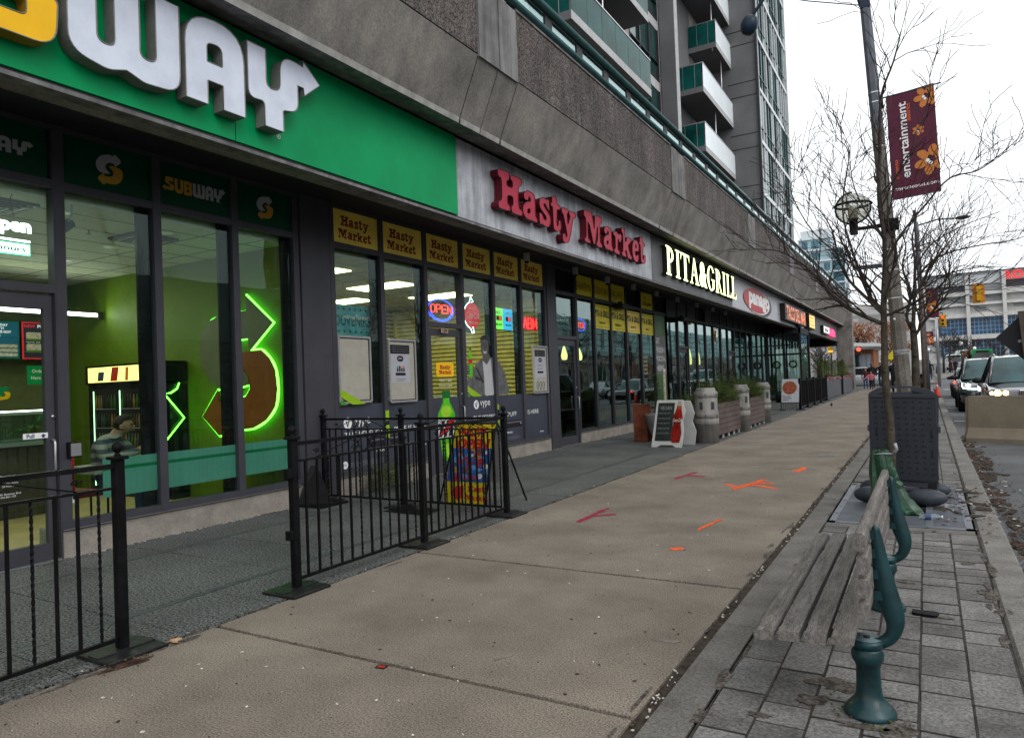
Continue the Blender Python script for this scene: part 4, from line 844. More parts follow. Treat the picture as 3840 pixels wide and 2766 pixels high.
# soffit spot lights
SLT = None
for k, (x, y) in enumerate([(-6.75, 12.2), (-6.75, 14.45), (-6.75, 16.3), (-6.75, 18.1), (-6.75, 20.0), (-6.75, 22.0), (-6.75, 24.2), (-6.75, 26.3), (-6.75, 28.2)]):
    b = MB(); b.box(x-.05, x+.05, y-.05, y+.05, 3.93, 4.10, mat('fixture_white', (.35, .35, .34), .5), .01)
    b.lathe([(.001, 0), (.045, 0), (.045, .04), (.03, .045), (.001, .045)], (x, y, 3.89), 10, M_blk); b.build('soffit_light', POD)
b = MB()
for y in (17.6, 23.0):
    b.box(-7.02, -6.78, y-.25, y+.25, 3.40, 3.52, M_blk); b.box(-7.0, -6.9, y-.05, y+.05, 3.52, 3.6, M_blk)
b.build('heater_bracket', POD)
# ================================================================ OTHER FASCIA SIGNS
M_neon = mat('lit_cream_face', (.9, .95, .45), .4, es=2.2, ecol=(.88, 1., .42)); M_can = mat('letter_can_black', (.012, .012, .01), .4)
S3 = thing('shop_sign', 'lit cream serif letters reading PITA&GRILL on the grey fascia', 'shop sign', (-5.6, 20.9, 4.1))
def serif(c):
    s_ = .13; t_ = .05; L = []
    def st(x, z0=0, z1=1, w=.2): return [(x-w/2, z0), (x+w/2, z0), (x+w/2, z1), (x-w/2, z1)]
    def sf(x, z, w=.42): return [(x-w/2, z), (x+w/2, z), (x+w/2, z+.055), (x-w/2, z+.055)]
    if c == 'I': return .5, [st(.25), sf(.25, 0), sf(.25, .945)]
    if c == 'L': return .72, [st(.25), sf(.25, 0, .4), sf(.25, .945), [(.3, 0), (.72, 0), (.72, .26), (.66, .10), (.3, .055)]]
    if c == 'T': return .86, [st(.43), sf(.43, 0), [(.0, 1), (0, .72), (.07, .90), (.43, .94), (.79, .90), (.86, .72), (.86, 1)]]
    if c == 'P': return .8, [st(.25), sf(.25, 0), sf(.2, .945, .32), 'arc', (.3, .72, .42, .28, .17, .085)]
    if c == 'R': return .92, [st(.25), sf(.25, 0), sf(.2, .945, .32), 'arc', (.3, .74, .40, .26, .17, .085), [(.42, .5), (.56, .52), (.84, .055), (.95, .055), (.95, 0), (.74, 0)]]
    if c == 'A': return .95, [[(.40, 1), (.54, 1), (.86, .03), (.64, .03)], [(.42, .96), (.47, .92), (.16, .03), (.09, .03)], sf(.13, 0, .3), sf(.76, 0, .4), [(.24, .32), (.66, .32), (.66, .38), (.24, .38)]]
    if c == 'G': return .95, ['ring', (.48, .5, .48, .52, .2, .06), [(.66, .1), (.86, .1), (.86, .44), (.66, .44)], sf(.74, .42, .44)]
    return .9, ['txt']
def arcpoly(cx, cy, rx, ry, tx, ty, a0, a1, n=14):
    o = [(cx+rx*cos(a0+(a1-a0)*i/n), cy+ry*sin(a0+(a1-a0)*i/n)) for i in range(n+1)]; i_ = [(cx+(rx-tx)*cos(a0+(a1-a0)*i/n), cy+(ry-ty)*sin(a0+(a1-a0)*i/n)) for i in range(n+1)]
    return o+i_[::-1]
def serifword(root, word, u0, v0, W_, H_, F, face, can, d=.16, rim=True, name='letter'):
    tot = sum(serif(c)[0]+.06 for c in word)-.06; k = W_/tot; u = u0
    for c in word:
        adv, parts = serif(c)
        for j, (m, e, da, db) in enumerate(((can, .0, .01, d), (face, 0., d+.002, d+.006))):
            b = MB(); it = iter(parts); q = 0
            for P in it:
                dd = db-q*.0004 if m is face else db-q*.0004; q += 1
                if P == 'txt': b.text('&', u+adv*k/2, v0+H_/2, m, w=adv*k, h=H_, F=F, d=(db if m is face else (da+db)/2), ext=0 if m is face else d, bold=.045); continue
                if P == 'arc': cx, cy, rx, ry, tx, ty = next(it); P = arcpoly(cx, cy, rx, ry, tx, ty, -pi/2, pi/2)
                elif P == 'ring': cx, cy, rx, ry, tx, ty = next(it); P = arcpoly(cx, cy, rx, ry, tx, ty, pi*.18, pi*1.85, 22)
                b.prism([(u+x*k, v0+z*H_) for x, z in P], m, da, dd, F=F)
            if m is can: b.build(name, root)
            else: b.build('lit_face', root)
        u += (adv+.06)*k
serifword(S3, 'PITA&GRILL', 17.1, 4.12, 7.5, .72, FH, M_neon, M_can, d=.13)
S4 = thing('shop_sign', 'oval red and black logo sign with white lettering reading panago', 'shop sign', (-5.6, 28.8, 4.2))
b = MB(); b.prism(circle(29.35, 4.36, 2.25, 40, .49), mat('logo_black', (.03, .03, .035), .4), 0, .02, F=FH); b.prism(circle(28.75, 4.39, 2.4, 40, .47), M_wht, .02, .024, F=FH); b.prism(circle(28.6, 4.40, 2.35, 40, .45), mat('logo_red', (.38, .012, .02), .4), .024, .028, F=FH); b.build('oval_panel', S4)
b = MB(); b.text('panago', 29.1, 4.36, M_wht, w=3.9, h=.60, F=FH, d=.03, bold=.05); b.build('lettering', S4)
M_tor = mat('lit_orange_face', (.8, .25, .12), .4, es=.45, ecol=(1., .32, .18)); 
S5 = thing('shop_sign', 'dull orange condensed letters reading TACO DEL MAR on a black backing', 'shop sign', (-5.6, 37.0, 4.2))
b = MB(); b.box(-5.62, -5.40, 33.7, 39.9, 4.02, 4.74, M_can); b.build('backing', S5)
b = MB(); FT = PX(-5.397); b.text('TACO DEL MAR', 37.0, 4.38, M_tor, w=5.8, h=.62, F=FT, bold=.02); b.build('lettering', S5)
S6 = thing('shop_sign', 'small square lit yellow box sign with orange print beside the taco letters', 'shop sign', (-5.6, 42.0, 4.2))
b = MB(); b.box(-5.62, -5.36, 40.9, 43.2, 4.0, 4.78, M_can); b.build('sign_case', S6)
b = MB(); b.box(-5.36, -5.35, 41.05, 43.05, 4.06, 4.70, mat('lit_yellow', (.7, .5, .15), .4, es=.9, ecol=(1., .62, .2))); FT = PX(-5.349)
for k, tx in enumerate(('BURRITOS', 'BAJA TACOS', 'SALADS')): b.text(tx, 42.05, 4.56-.18*k, mat('orange_print', (.5, .08, .02), .5), w=1.6, h=.10, F=FT, bold=.02)
b.build('sign_face', S6)
S7 = thing('shop_sign', 'far white and glowing red sign reading Pita Pit near the corner column', 'shop sign', (-5.6, 51.0, 4.2))
b = MB(); b.box(-5.62, -5.45, 47.8, 50.8, 4.05, 4.52, M_can); b.box(-5.45, -5.44, 47.9, 50.7, 4.1, 4.48, mat('lit_white', (.7, .7, .7), .4, es=.7)); b.build('white_panel', S7)
b = MB(); M_nr = mat('lit_red', (.9, .02, .06), .4, es=3., ecol=(1., .03, .10)); b.text('PitaPit', 52.5, 4.28, M_nr, w=3.6, h=.44, F=PX(-5.5), bold=.04, ext=.08); b.text('the', 49.2, 4.3, M_blk, w=1.6, h=.25, F=PX(-5.438), bold=.03); b.build('red_lettering', S7)

# ================================================================ ROOMS BEHIND THE GLASS
def room(y0, y1, x0, zc, mf, mw, mc, label_wall=None, mw1=None):
    b = MB(); b.box(x0, -7.2, y0, y1, -.10, -.001, mf); b.build('room_floor', POD)
    b = MB(); b.box(x0, -7.2, y0, y1, zc, zc+.08, mc)
    k = -7.6
    while k > x0: b.box(k-.012, k+.012, y0, y1, zc-.003, zc, M_ctrk); k -= .61
    k = y0+.3
    while k < y1: b.box(x0, -7.2, k-.012, k+.012, zc-.0045, zc-.0031, M_ctrk); k += .61 if zc < 3.5 else 1.22
    b.build('room_ceiling', POD)
    b = MB(); b.box(x0-.08, x0, y0, y1, 0, 3.9, mw); b.box(x0, -7.2, y1, y1+.05, 0, 4.0, mw1 or mw); b.box(x0, -7.2, y0-.05, y0, 0, 4.0, mw); b.build('room_wall', POD)
def lampl(kind, loc, e, size, col, rot=(0, 0, 0), size_y=None, name='lamp_light'):
    l = bpy.data.lights.new(name, 'AREA'); l.energy = e; l.color = col; l.size = size; l.shape = 'SQUARE'
    if size_y: l.shape = 'RECTANGLE'; l.size_y = size_y
    o = bpy.data.objects.new(name, l); COL.objects.link(o); o.location = loc; o.rotation_euler = rot; return o
M_ctrk = mat('ceiling_track', (.10, .10, .08), .7); M_ceil = mat('ceiling_tile', (.42, .42, .32), .9, var=.06, vs=8)
M_gw = mat('lime_wall', (.095, .155, .003), .6, var=.08, vs=2); M_tan = mat('tan_floor', (.40, .30, .14), .5, var=.2, vs=3)
M_wd = mat('dark_wood', (.05, .04, .025), .5, var=.3, vs=6); M_lampw = mat('lamp_white', (1, 1, .95), .4, es=6., ecol=(1, .98, .88)); M_led = mat('led_white', (1, 1, 1), .4, es=9.)
room(-1.5, 6.50, -13.0, 3.44, M_tan, mat('olive_wall', (.17, .18, .08), .7), M_ceil, mw1=M_gw)
# ceiling fittings
for x, y in ((-7.62, 3.9), (-8.91, 5.16), (-7.70, 5.1), (-10.22, 5.26), (-11.9, 5.8), (-9.4, 3.6)):
    b = MB((x, y, 3.42)); b.lathe([(.001, -.014), (.07, -.014), (.07, -.008), (.001, -.008)], (x, y, 3.44), 16, M_lampw); b.lathe([(.07, -.016), (.095, -.016), (.095, -.001), (.07, -.001)], (x, y, 3.44), 16, M_wht); b.build('downlight', POD)
for x, y in ((-8.4, 4.3), (-10.4, 4.8), (-8.6, 2.4), (-11.6, 3.4)): lampl('AREA', (x, y, 3.38), 17, .5, (1, .95, .72), name='downlight_light')
b = MB()
for cx, cy in ((-8.15, 5.12), (-7.75, 3.35)):
    for k in range(4): r = .28-.06*k; b.box(cx-r, cx+r, cy-r, cy-r+.03, 3.40-.008*k, 3.43, M_pgrey if k % 2 else M_wd); b.box(cx-r, cx+r, cy+r-.03, cy+r, 3.40-.008*k, 3.43, M_pgrey if k % 2 else M_wd); b.box(cx-r, cx-r+.03, cy-r, cy+r, 3.40-.008*k, 3.43, M_wd); b.box(cx+r-.03, cx+r, cy-r, cy+r, 3.40-.008*k, 3.43, M_wd)
b.build('air_vent', POD)
b = MB(); b.tube([(-7.3, 3.84, 3.44), (-7.3, 3.84, 3.33), (-7.34, 3.83, 3.28)], .012, 6, M_pgrey); b.M = Matrix.Translation((-7.37, 3.80, 3.22)) @ Matrix.Rotation(.7, 4, 'X') @ Matrix.Rotation(.4, 4, 'Y'); b.box(-.04, .04, -.1, .1, -.04, .04, M_blk, .01); b.lathe([(.001, 0), (.028, 0), (.028, .02), (.001, .02)], (0, 0, .04), 10, M_pod); b.M = None
o = b.build('security_camera', loc=(-7.35, 3.82, 3.25)); tag(o, 'black camera hanging from the tiled ceiling inside the green sandwich shop', 'security camera')
b = MB(); b.lathe([(.001, 0), (.03, 0), (.008, -.02), (.008, -.05), (.035, -.055), (.001, -.06)], (-8.21, 4.5, 3.44), 10, M_wd); b.build('sprinkler', POD)
# led bar
t = thing('light_bar', 'long white lit bar hanging over the menu boards', 'lamp', (-11.5, 5.5, 2.85))
b = MB(); b.box(-11.53, -11.49, 4.4, 6.40, 2.82, 2.87, M_led); b.build('tube', t)
b = MB(); b.box(-11.56, -11.531, 4.38, 6.42, 2.81, 2.89, M_wd); b.tube([(-11.54, 4.8, 2.89), (-11.54, 4.8, 3.44)], .006, 4, M_wd); b.build('housing', t)
lampl('AREA', (-11.45, 5.4, 2.84), 9, .1, (.95, 1, .75), rot=(0, radians(-90), 0), size_y=2., name='light_bar_light')
b = MB(); b.box(-11.50, -11.47, 6.40, 6.48, 2.78, 2.90, M_wd); b.build('bracket', t)
# menu screens
M_sc1 = mat('screen_navy', (.01, .06, .10), .3, es=.35, ecol=(.02, .16, .24)); M_sc2 = mat('screen_dark', (.02, .02, .03), .3, es=.25, ecol=(.05, .04, .06)); M_bread = mat('bread_print', (.5, .42, .30), .5, es=.3, var=.5, vs=25, ecol=(.5, .42, .30)); M_scw = mat('screen_white', (.8, .8, .8), .4, es=.7); M_scr = mat('screen_red', (.6, .02, .03), .4, es=.7)
F = PX(-12.57)
for y0, y1, kind, lb in ((4.84, 5.77, 1, 'menu screen with green rim reading HOLIDAY PARTY'), (5.79, 6.50, 2, 'menu screen with red rim reading NEW PIZZA SUBS')):
    t = thing('menu_screen', lb, 'menu screen', (-12.6, y0, 2.2)); rim = M_grn if kind == 1 else M_scr
    b = MB(); b.box(-12.66, -12.60, y0, y1, 2.17, 2.80, M_blk); b.box(-12.60, -12.59, y0+.01, y1-.01, 2.18, 2.79, rim); b.build('frame', t)
    b = MB(); b.box(-12.59, -12.575, y0+.03, y1-.03, 2.20, 2.77, M_sc1 if kind == 1 else M_sc2)
    if kind == 1:
        for k, tx in enumerate(('HOLIDAY', 'PARTY?', "WE'VE GOT", 'YOU.')): b.text(tx, y0+.52, 2.72-.055*k, M_scw, h=.04, F=F, align='l', bold=.03)
        for k in range(3): b.prism(rrect(y0+.45, y0+.88, 2.22+.07*k, 2.27+.07*k, .02), M_bread, 0, .003, F=F)
    else:
        b.text('NEW', y0+.03, 2.72, M_scr, h=.05, w=.17, F=F, align='l', bold=.03); b.text('PIZZA SUBS', y0+.23, 2.72, M_scw, h=.05, w=.42, F=F, align='l', bold=.03)
        for z in (2.55, 2.36):
            b.prism(smooth(rrect(y0+.06, y0+.36, z-.05, z+.07, .03)), M_bread, 0, .003, F=F); b.prism(smooth(rrect(y0+.05, y0+.37, z-.07, z-.035, .02)), mat('salad_print', (.10, .22, .03), .5, es=.2, ecol=(.1, .22, .03)), .001, .004, F=F)
        b.text('Veggie Pizza  $4.69   $7.29', y0+.20, 2.455, M_scw, h=.018, w=.3, F=F); b.text('Classic Pizza  $6.29', y0+.44, 2.235, M_scw, h=.018, w=.18, F=F)
    b.build('screen', t)
b = MB((-11.5, 5.4, 1.9)); b.box(-11.52, -11.50, 5.36, 5.66, 1.74, 2.02, M_grn); b.text('Order', 5.5, 1.94, M_wht, h=.05, w=.17, F=PX(-11.499), bold=.02); b.text('Here', 5.47, 1.84, M_wht, h=.05, w=.13, F=PX(-11.499), bold=.02); o = b.build('order_sign'); tag(o, 'small green sign reading Order Here behind the shop door', 'sign')
# serving counter
t = thing('serving_counter', 'long dark serving counter with glass guard inside the sandwich shop', 'counter', (-10, 3, 0))
b = MB(); b.box(-10.9, -10.1, 0, 5.0, 0, .92, M_wd); b.box(-10.95, -10.0, -.1, 5.05, .92, .97, M_steel); b.build('base', t)
b = MB(); b.box(-10.08, -10.07, 0, 5.0, .97, 1.32, G_win2); b.box(-10.5, -10.05, 0, 5.0, 1.32, 1.36, M_steel); b.box(-10.12, -10.04, 0, 5.0, 1.36, 1.375, M_lampw); b.build('glass_guard', t)
b = MB(); slogo(b, 4.2, 1.60, .5, PX(-9.6), M_grn, M_yel, .01); b.build('counter_sticker', t)
b = MB(); b.box(-12.99, -12.7, 0, 5.2, 0, 2.05, mat('ply_wall', (.15, .12, .06), .6, var=.3))
for k in range(14): b.box(-12.7, -12.66, 0, 5.2, .9+k*.085, .93+k*.085, M_wd if k % 2 else mat('bread_rack', (.25, .22, .15), .5))
b.build('back_shelf', t)
# S-shaped wall logo with neon edge
t = thing('wall_logo', 'large S made of two arrows with glowing green edge on the lime wall', 'neon sign', (-8.2, 6.45, .9))
W_up = [(-8.99, 2.22), (-8.95, 2.37), (-8.79, 2.53), (-8.56, 2.6), (-8.31, 2.62), (-7.97, 2.63), (-7.97, 2.84), (-7.44, 2.42), (-7.92, 2.06), (-7.95, 2.24), (-8.27, 2.23), (-8.42, 2.14), (-8.31, 1.99), (-8.1, 1.86), (-7.97, 1.75), (-7.93, 1.61), (-8.11, 1.58), (-8.55, 1.58), (-8.8, 1.68), (-8.95, 1.9)]
W_dn = [(-8.27, 2.05), (-7.88, 2.07), (-7.69, 2.07), (-7.53, 1.95), (-7.43, 1.79), (-7.4, 1.53), (-7.45, 1.3), (-7.63, 1.12), (-7.9, 1.01), (-8.29, .98), (-8.61, .9), (-8.97, 1.18), (-8.61, 1.56), (-8.6, 1.39), (-8.24, 1.39), (-8.03, 1.45), (-7.94, 1.55), (-7.98, 1.75), (-8.28, 1.95)]
FW = PY(6.49); M_ng = mat('green_neon', (.3, 1, .2), .4, es=7., ecol=(.12, 1., .05))
for P, m, nm in ((W_up, mat('logo_grey', (.11, .12, .06), .5, var=.1), 'grey_arrow'), (W_dn, mat('logo_amber', (.19, .055, .004), .5, var=.1), 'amber_arrow')):
    b = MB(); b.prism(P, m, .02, .05, F=FW); b.build(nm, t)
def spl(P, k=5):
    out = []; n = len(P)
    for i in range(n-1):
        p0, p1, p2, p3 = P[max(i-1, 0)], P[i], P[i+1], P[min(i+2, n-1)]
        for q in range(k):
            t = q/k; out.append(tuple(.5*((2*b_)+(c-a)*t+(2*a-5*b_+4*c-d)*t*t+(-a+3*b_-3*c+d)*t**3) for a, b_, c, d in zip(p0, p1, p2, p3)))
    return out+[P[-1]]
for P in (W_up[5:10]+[W_up[10]], W_up[:6], W_up[10:17], W_dn[1:11], W_dn[10:13], W_dn[14:18]):
    b = MB(); Q = spl(P) if len(P) in (6, 10) and P is not W_up[5:10] and P[0] != W_up[5] else P; b.tube([FW @ Vector((p[0], p[1], .03)) for p in Q], .017 if P[0] != W_up[0] else .005, 6, M_ng); b.build('neon_tube', t)
# drinks cooler
MC = Matrix(((1.05, 0, 0, 0), (0, .54, 0, 2.99), (0, 0, 1.05, -.075), (0, 0, 0, 1)))
M_cool = mat('cooler_black', (.01, .012, .012), .1)
t = thing('drinks_cooler', 'black two-door drinks cooler with a lit yellow header behind the seated man', 'fridge', (-9.9, 6.1, 0))
b = MB(); b.M = MC; b.box(-10.85, -9.38, 5.90, 6.46, .05, 1.70, M_cool); b.box(-10.88, -8.90, 5.85, 6.46, 1.70, 1.98, M_cool); b.box(-9.36, -8.91, 5.95, 6.46, .05, 1.66, M_cool); b.build('case', t)
b = MB(); b.M = MC; b.box(-10.80, -9.44, 5.842, 5.849, 1.73, 1.95, mat('header_lit', (1, .8, .3), .4, es=1.6, ecol=(1., .72, .22), var=.5, vs=4)); FC = PY(5.84); b.prism([(-10.55, 1.75), (-10.40, 1.75), (-10.37, 1.88), (-10.52, 1.88)], mat('ad_blue', (.02, .05, .12)), 0, .003, F=FC); b.prism([(-10.22, 1.74), (-10.05, 1.74), (-10.0, 1.94), (-10.17, 1.94)], mat('ad_red', (.5, .02, .01)), 0, .003, F=FC); b.prism([(-9.85, 1.74), (-9.78, 1.74), (-9.76, 1.93), (-9.83, 1.93)], mat('ad_orange', (.7, .2, .02)), 0, .003, F=FC); b.build('header', t)
M_stk = [mat('drink_%d' % k, c, .3, es=.05, ecol=c) for k, c in enumerate([(.12, .02, .01), (.16, .15, .08), (.03, .09, .02), (.20, .12, .03), (.05, .07, .08), (.02, .02, .02), (.03, .03, .02)])]
for x0, x1 in ((-10.72, -10.12), (-10.05, -9.45), (-9.30, -8.96)):
    b = MB(); b.M = MC; b.box(x0, x1, 5.892, 5.899, .1, 1.62, M_blk); lit = mat('cooler_lamp', (.6, 1, .6), .4, es=2.2, ecol=(.5, 1., .5)); b.box(x0, x0+.025, 5.885, 5.891, .2, 1.6, lit)
    for k in range(5):
        z = .22+k*.28; b.box(x0+.03, x1-.02, 5.88, 5.891, z-.012, z, M_pgrey); x = x0+.06
        while x < x1-.07: w = rnd.uniform(.045, .07); b.tube([(x+w/2, 5.883, z), (x+w/2, 5.883, z+.13), (x+w/2, 5.883, z+.17), (x+w/2, 5.883, z+.2)], [w*.4, w*.4, w*.18, w*.16], 6, rnd.choice(M_stk)); x += w+.012
    b.build('stocked_door', t)
b = MB(); b.tube([(-9.32, 6.332, 1.679), (-9.32, 6.295, 1.595), (-9.32, 6.202, 1.538), (-9.32, 6.095, 1.527), (-9.32, 6.398, 1.169), (-9.32, 6.101, 0.851)], .012, 6, M_ng); b.build('modelled_reflection', t)  # wall logo's neon reflected in the cooler side, modelled as a glowing tube
b = MB(); b.box(-8.1, -7.3, 4.0, 6.4, .72, .76, mat('table_top', (.25, .24, .2), .4)); b.tube([(-7.7, 4.9, 0), (-7.7, 4.9, .72)], .035, 8, M_steel); b.tube([(-7.7, 6.0, 0), (-7.7, 6.0, .72)], .035, 8, M_steel)
o = b.build('window_table', loc=(-7.7, 5.2, 0)); tag(o, 'narrow table along the sandwich shop window', 'table')
b = MB(); b.box(-8.25, -7.85, 4.10, 4.48, .43, .47, M_sr, .01); b.box(-8.25, -7.85, 4.04, 4.09, .45, .95, mat('chair_red', (.45, .01, .02), .4), .01)
for sx in (-8.22, -7.88):
    for sy_ in (4.12, 4.45): b.tube([(sx, sy_, 0), (sx, sy_, .43)], .014, 6, M_black)
o = b.build('chair', loc=(-8.05, 4.1, 0)); tag(o, 'red chair under the seated man behind the window', 'chair')
b = MB(); b.prism(smooth([(4.66, .80), (4.80, .86), (4.93, .98), (4.80, .99), (4.72, .9)], .15), mat('wrapper_yellow', (.5, .5, .06), .5, var=.5, vs=30), 0, .05, F=PX(-7.72)); o = b.build('sandwich_wrapper', loc=(-7.7, 4.8, .78)); tag(o, 'yellow and white sandwich wrapper in front of the seated man', 'wrapper')
# hanging OPEN HOURS sign inside the left transom
t = thing('lit_open_sign', 'white glowing hanging sign ending in the letters en', 'neon sign', (-7.25, 3.2, 3))
b = MB(); b.text('Open', 3.23, 3.12, mat('lit_sign_white', (1, 1, 1), .4, es=3., ecol=(.85, 1, .97)), h=.17, w=.42, F=PX(-7.25), bold=.06); b.box(-7.26, -7.25, 3.05, 3.43, 2.985, 3.005, mat('lit_sign_white')); b.build('lettering', t)
b = MB(); b.box(-7.27, -7.255, 3.0, 3.43, 2.86, 2.97, mat('lit_green', (.1, .8, .4), .4, es=1.5, ecol=(.1, .9, .5))); b.box(-7.255, -7.25, 3.01, 3.42, 2.87, 2.96, mat('lit_sign_white')); b.text('24 hours', 3.2, 2.915, M_grn, w=.38, h=.05, F=PX(-7.248), bold=.03); b.build('hours_panel', t)
b = MB(); b.tube([(-7.25, 3.30, 3.2), (-7.27, 3.27, 3.35), (-7.3, 3.31, 3.44)], .005, 4, M_blk); b.build('cable', t)
# ---- convenience store interior
M_yw = mat('cream_slat_wall', (.46, .40, .16), .7, var=.12)
room(6.6, 13.9, -11.6, 3.42, mat('grey_floor', (.2, .19, .17), .5), M_yw, mat('ceiling_dull', (.26, .24, .16), .9, var=.08))
M_fl = mat('fluorescent_panel', (1, 1, .7), .4, es=4.5, ecol=(1, .96, .55))
for x0, x1, y0, y1 in ((-8.55, -7.9, 7.7, 8.45), (-9.35, -8.1, 9.85, 10.40), (-9.4, -8.2, 11.75, 12.4), (-11.2, -10.2, 8.6, 9.2), (-11.2, -10.2, 11.0, 11.6)):
    b = MB(); b.box(x0, x1, y0, y1, 3.40, 3.414, M_fl); b.build('ceiling_light', POD); lampl('AREA', ((x0+x1)/2, (y0+y1)/2, 3.29), 32, x1-x0, (1, .88, .38), size_y=y1-y0, name='ceiling_light_light')
b = MB(); F = PX(-12.9)
for k in range(26): b.box(-11.595, -11.57, 6.7, 13.8, .9+k*.1, .93+k*.1, M_wd)
[b.box(-11.5, -7.3, 13.875, 13.895, .9+k*.1, .915+k*.1, M_wd) for k in range(24)]
b.build('slat_wall', POD)
for j, (x, y0, y1) in enumerate(((-8.6, 7.3, 9.2), (-9.6, 10.7, 13.6), (-8.3, 11.6, 13.5), (-11.2, 7.2, 13.4))):
    t = thing('shop_shelf', ['low shelf of snacks behind the two poster boards', 'shelf of packets behind the printed man', 'shelf of packets behind the lottery sign', 'tall back shelf of goods in the market'][j], 'shelf', (x, y0, 0))
    H = (1.3, 1.2, 1.3, 1.5)[j]; b = MB(); b.box(x-.4, x-.36, y0, y1, 0, H, mat('shelf_cream', (.35, .33, .25), .6))
    for k in range(int(H/.3)+1): b.box(x-.36, x, y0, y1, .05+k*.3, .07+k*.3, M_pgrey)
    b.build('rack', t); b = MB()
    for k in range(int(H/.3)):
        y = y0+.02
        while y < y1-.12: w = rnd.uniform(.06, .16); h = rnd.uniform(.1, .22); b.box(x-.3, x-.03, y, y+w, .071+k*.3, .071+k*.3+h, rnd.choice([mat('pack_%d' % q, c, .5) for q, c in enumerate([(.22, .03, .02), (.02, .05, .15), (.3, .26, .05), (.3, .3, .26), (.03, .1, .03), (.2, .08, .02), (.03, .12, .14)])])); y += w+.008
    b.build('goods', t)
# window neons and signs hanging behind the glass
def neon(name, label, pts_list, mats, r=.009, x=-7.2, back=None, loc=None):
    t = thing(name, label, 'neon sign', loc)
    if back: back(t)
    for pts, m in zip(pts_list, mats):
        b = MB(); b.tube([PX(x) @ Vector((p[0], p[1], 0)) for p in pts], r, 6, m); b.build('neon_tube', t)
    return t
def ring(cy, cz, ry, rz, a0=0, a1=2*pi, n=28): return [(cy+ry*cos(a0+(a1-a0)*i/n), cz+rz*sin(a0+(a1-a0)*i/n)) for i in range(n+1)]
def letters(word, y, z, w, h):
    d = {'O': [ring(.5, .5, .5, .5, 0, 2*pi, 14)], 'P': [[(0, 0), (0, 1), (.8, 1), (.95, .75), (.8, .5), (0, .5)]], 'E': [[(1, 1), (0, 1), (0, 0), (1, 0)], [(0, .5), (.8, .5)]], 'N': [[(0, 0), (0, 1), (.9, 0), (.9, 1)]], 'A': [[(0, 0), (.5, 1), (1, 0)], [(.2, .4), (.8, .4)]], 'B': [[(0, 0), (0, 1), (.7, 1), (.85, .78), (.7, .52), (0, .5), (.8, .5), (.95, .25), (.8, 0), (0, 0)]], 'M': [[(0, 0), (.1, 1), (.5, .2), (.9, 1), (1, 0)]]}
    out = []; k = w/len(word)
    for i, c in enumerate(word): out += [[(y+i*k+p[0]*k*.8, z+p[1]*h) for p in P] for P in d[c]]
    return out
M_nr2 = mat('red_neon', (1, .1, .05), .4, es=3.6, ecol=(1, .03, .03)); M_nb = mat('blue_neon', (.1, .1, 1), .4, es=4.5, ecol=(.02, .05, 1)); M_nw = mat('white_neon', (.8, 1, 1), .4, es=3., ecol=(.7, 1, 1))
P = letters('OPEN', 9.59, 2.77, .66, .14)
neon('neon_sign', 'red OPEN in a blue oval ring above the market door', [ring(9.88, 2.82, .37, .19), ring(9.89, 2.80, .30, .155, pi*1.05, pi*1.95)]+P, [M_nb, M_nb]+[M_nr2]*len(P), .010, loc=(-7.2, 9.9, 2.8))
def cokeback(t):
    b = MB(); b.prism(circle(10.88, 2.79, .245, 30), mat('disc_red', (.5, .01, .02), .35, es=.7, ecol=(.6, .01, .02)), 0, .03, F=PX(-7.24)); b.prism(rrect(10.6, 11.0, 2.47, 3.13, .15), M_blk, -.02, -.001, F=PX(-7.24)); b.build('disc', t)
    b = MB(); F = PX(-7.208); b.text('ICE COLD', 10.88, 2.93, M_wht, w=.22, h=.035, F=F, bold=.03); b.text('Coca-Cola', 10.89, 2.80, M_wht, w=.42, h=.12, F=F, shear=.35, bold=.01); b.text('SERVED HERE', 10.89, 2.66, M_wht, w=.30, h=.035, F=F, bold=.03); b.build('lettering', t)
neon('neon_sign', 'round red cola sign with a white neon arrow curving round it', [ring(10.92, 2.79, .34, .27, pi*.62, pi*1.38, 16), [(10.78, 3.05), (10.82, 3.14), (10.90, 3.05), (10.84, 3.04)], [(10.80, 2.53), (10.84, 2.46), (10.90, 2.47), (10.87, 2.58)]], [M_nw]*3, .008, back=cokeback, loc=(-7.2, 10.9, 2.8))
t = thing('lottery_sign', 'lit green and blue lottery jackpot sign in the market window', 'lit sign', (-7.2, 11.97, 2.8)); F = PX(-7.198)
b = MB(); b.box(-7.23, -7.2, 11.62, 11.95, 2.585, 3.01, mat('lotto_green', (.2, .8, .1), .4, es=.9, ecol=(.25, .9, .08))); b.box(-7.23, -7.2, 11.95, 12.32, 2.585, 3.01, mat('lotto_blue', (.05, .4, .8), .4, es=.9, ecol=(.05, .45, .85))); b.box(-7.26, -7.231, 11.6, 12.34, 2.57, 3.03, M_blk); b.build('light_box', t)
b = MB(); b.text('MAX', 11.77, 2.92, M_wht, h=.06, F=F, bold=.05); b.text('649', 12.12, 2.92, M_wht, h=.07, F=F, bold=.05)
for u in (11.80, 12.16): b.prism(rrect(u-.10, u+.10, 2.76, 2.85, .005), M_blk, 0, .002, F=F); b.text('11' if u < 12 else '05', u+.03, 2.805, M_nr2, h=.07, F=F, d=.004, bold=.02); b.text('MILLION', u-.01, 2.68, M_blk if u > 12 else mat('deep_green', (.01, .15, .03)), h=.04, w=.22, F=F, bold=.04)
b.text('$', 12.03, 2.80, M_wht, h=.07, F=F, bold=.02); b.build('lettering', t)
P = letters('ABM', 12.77, 2.66, .62, .22)
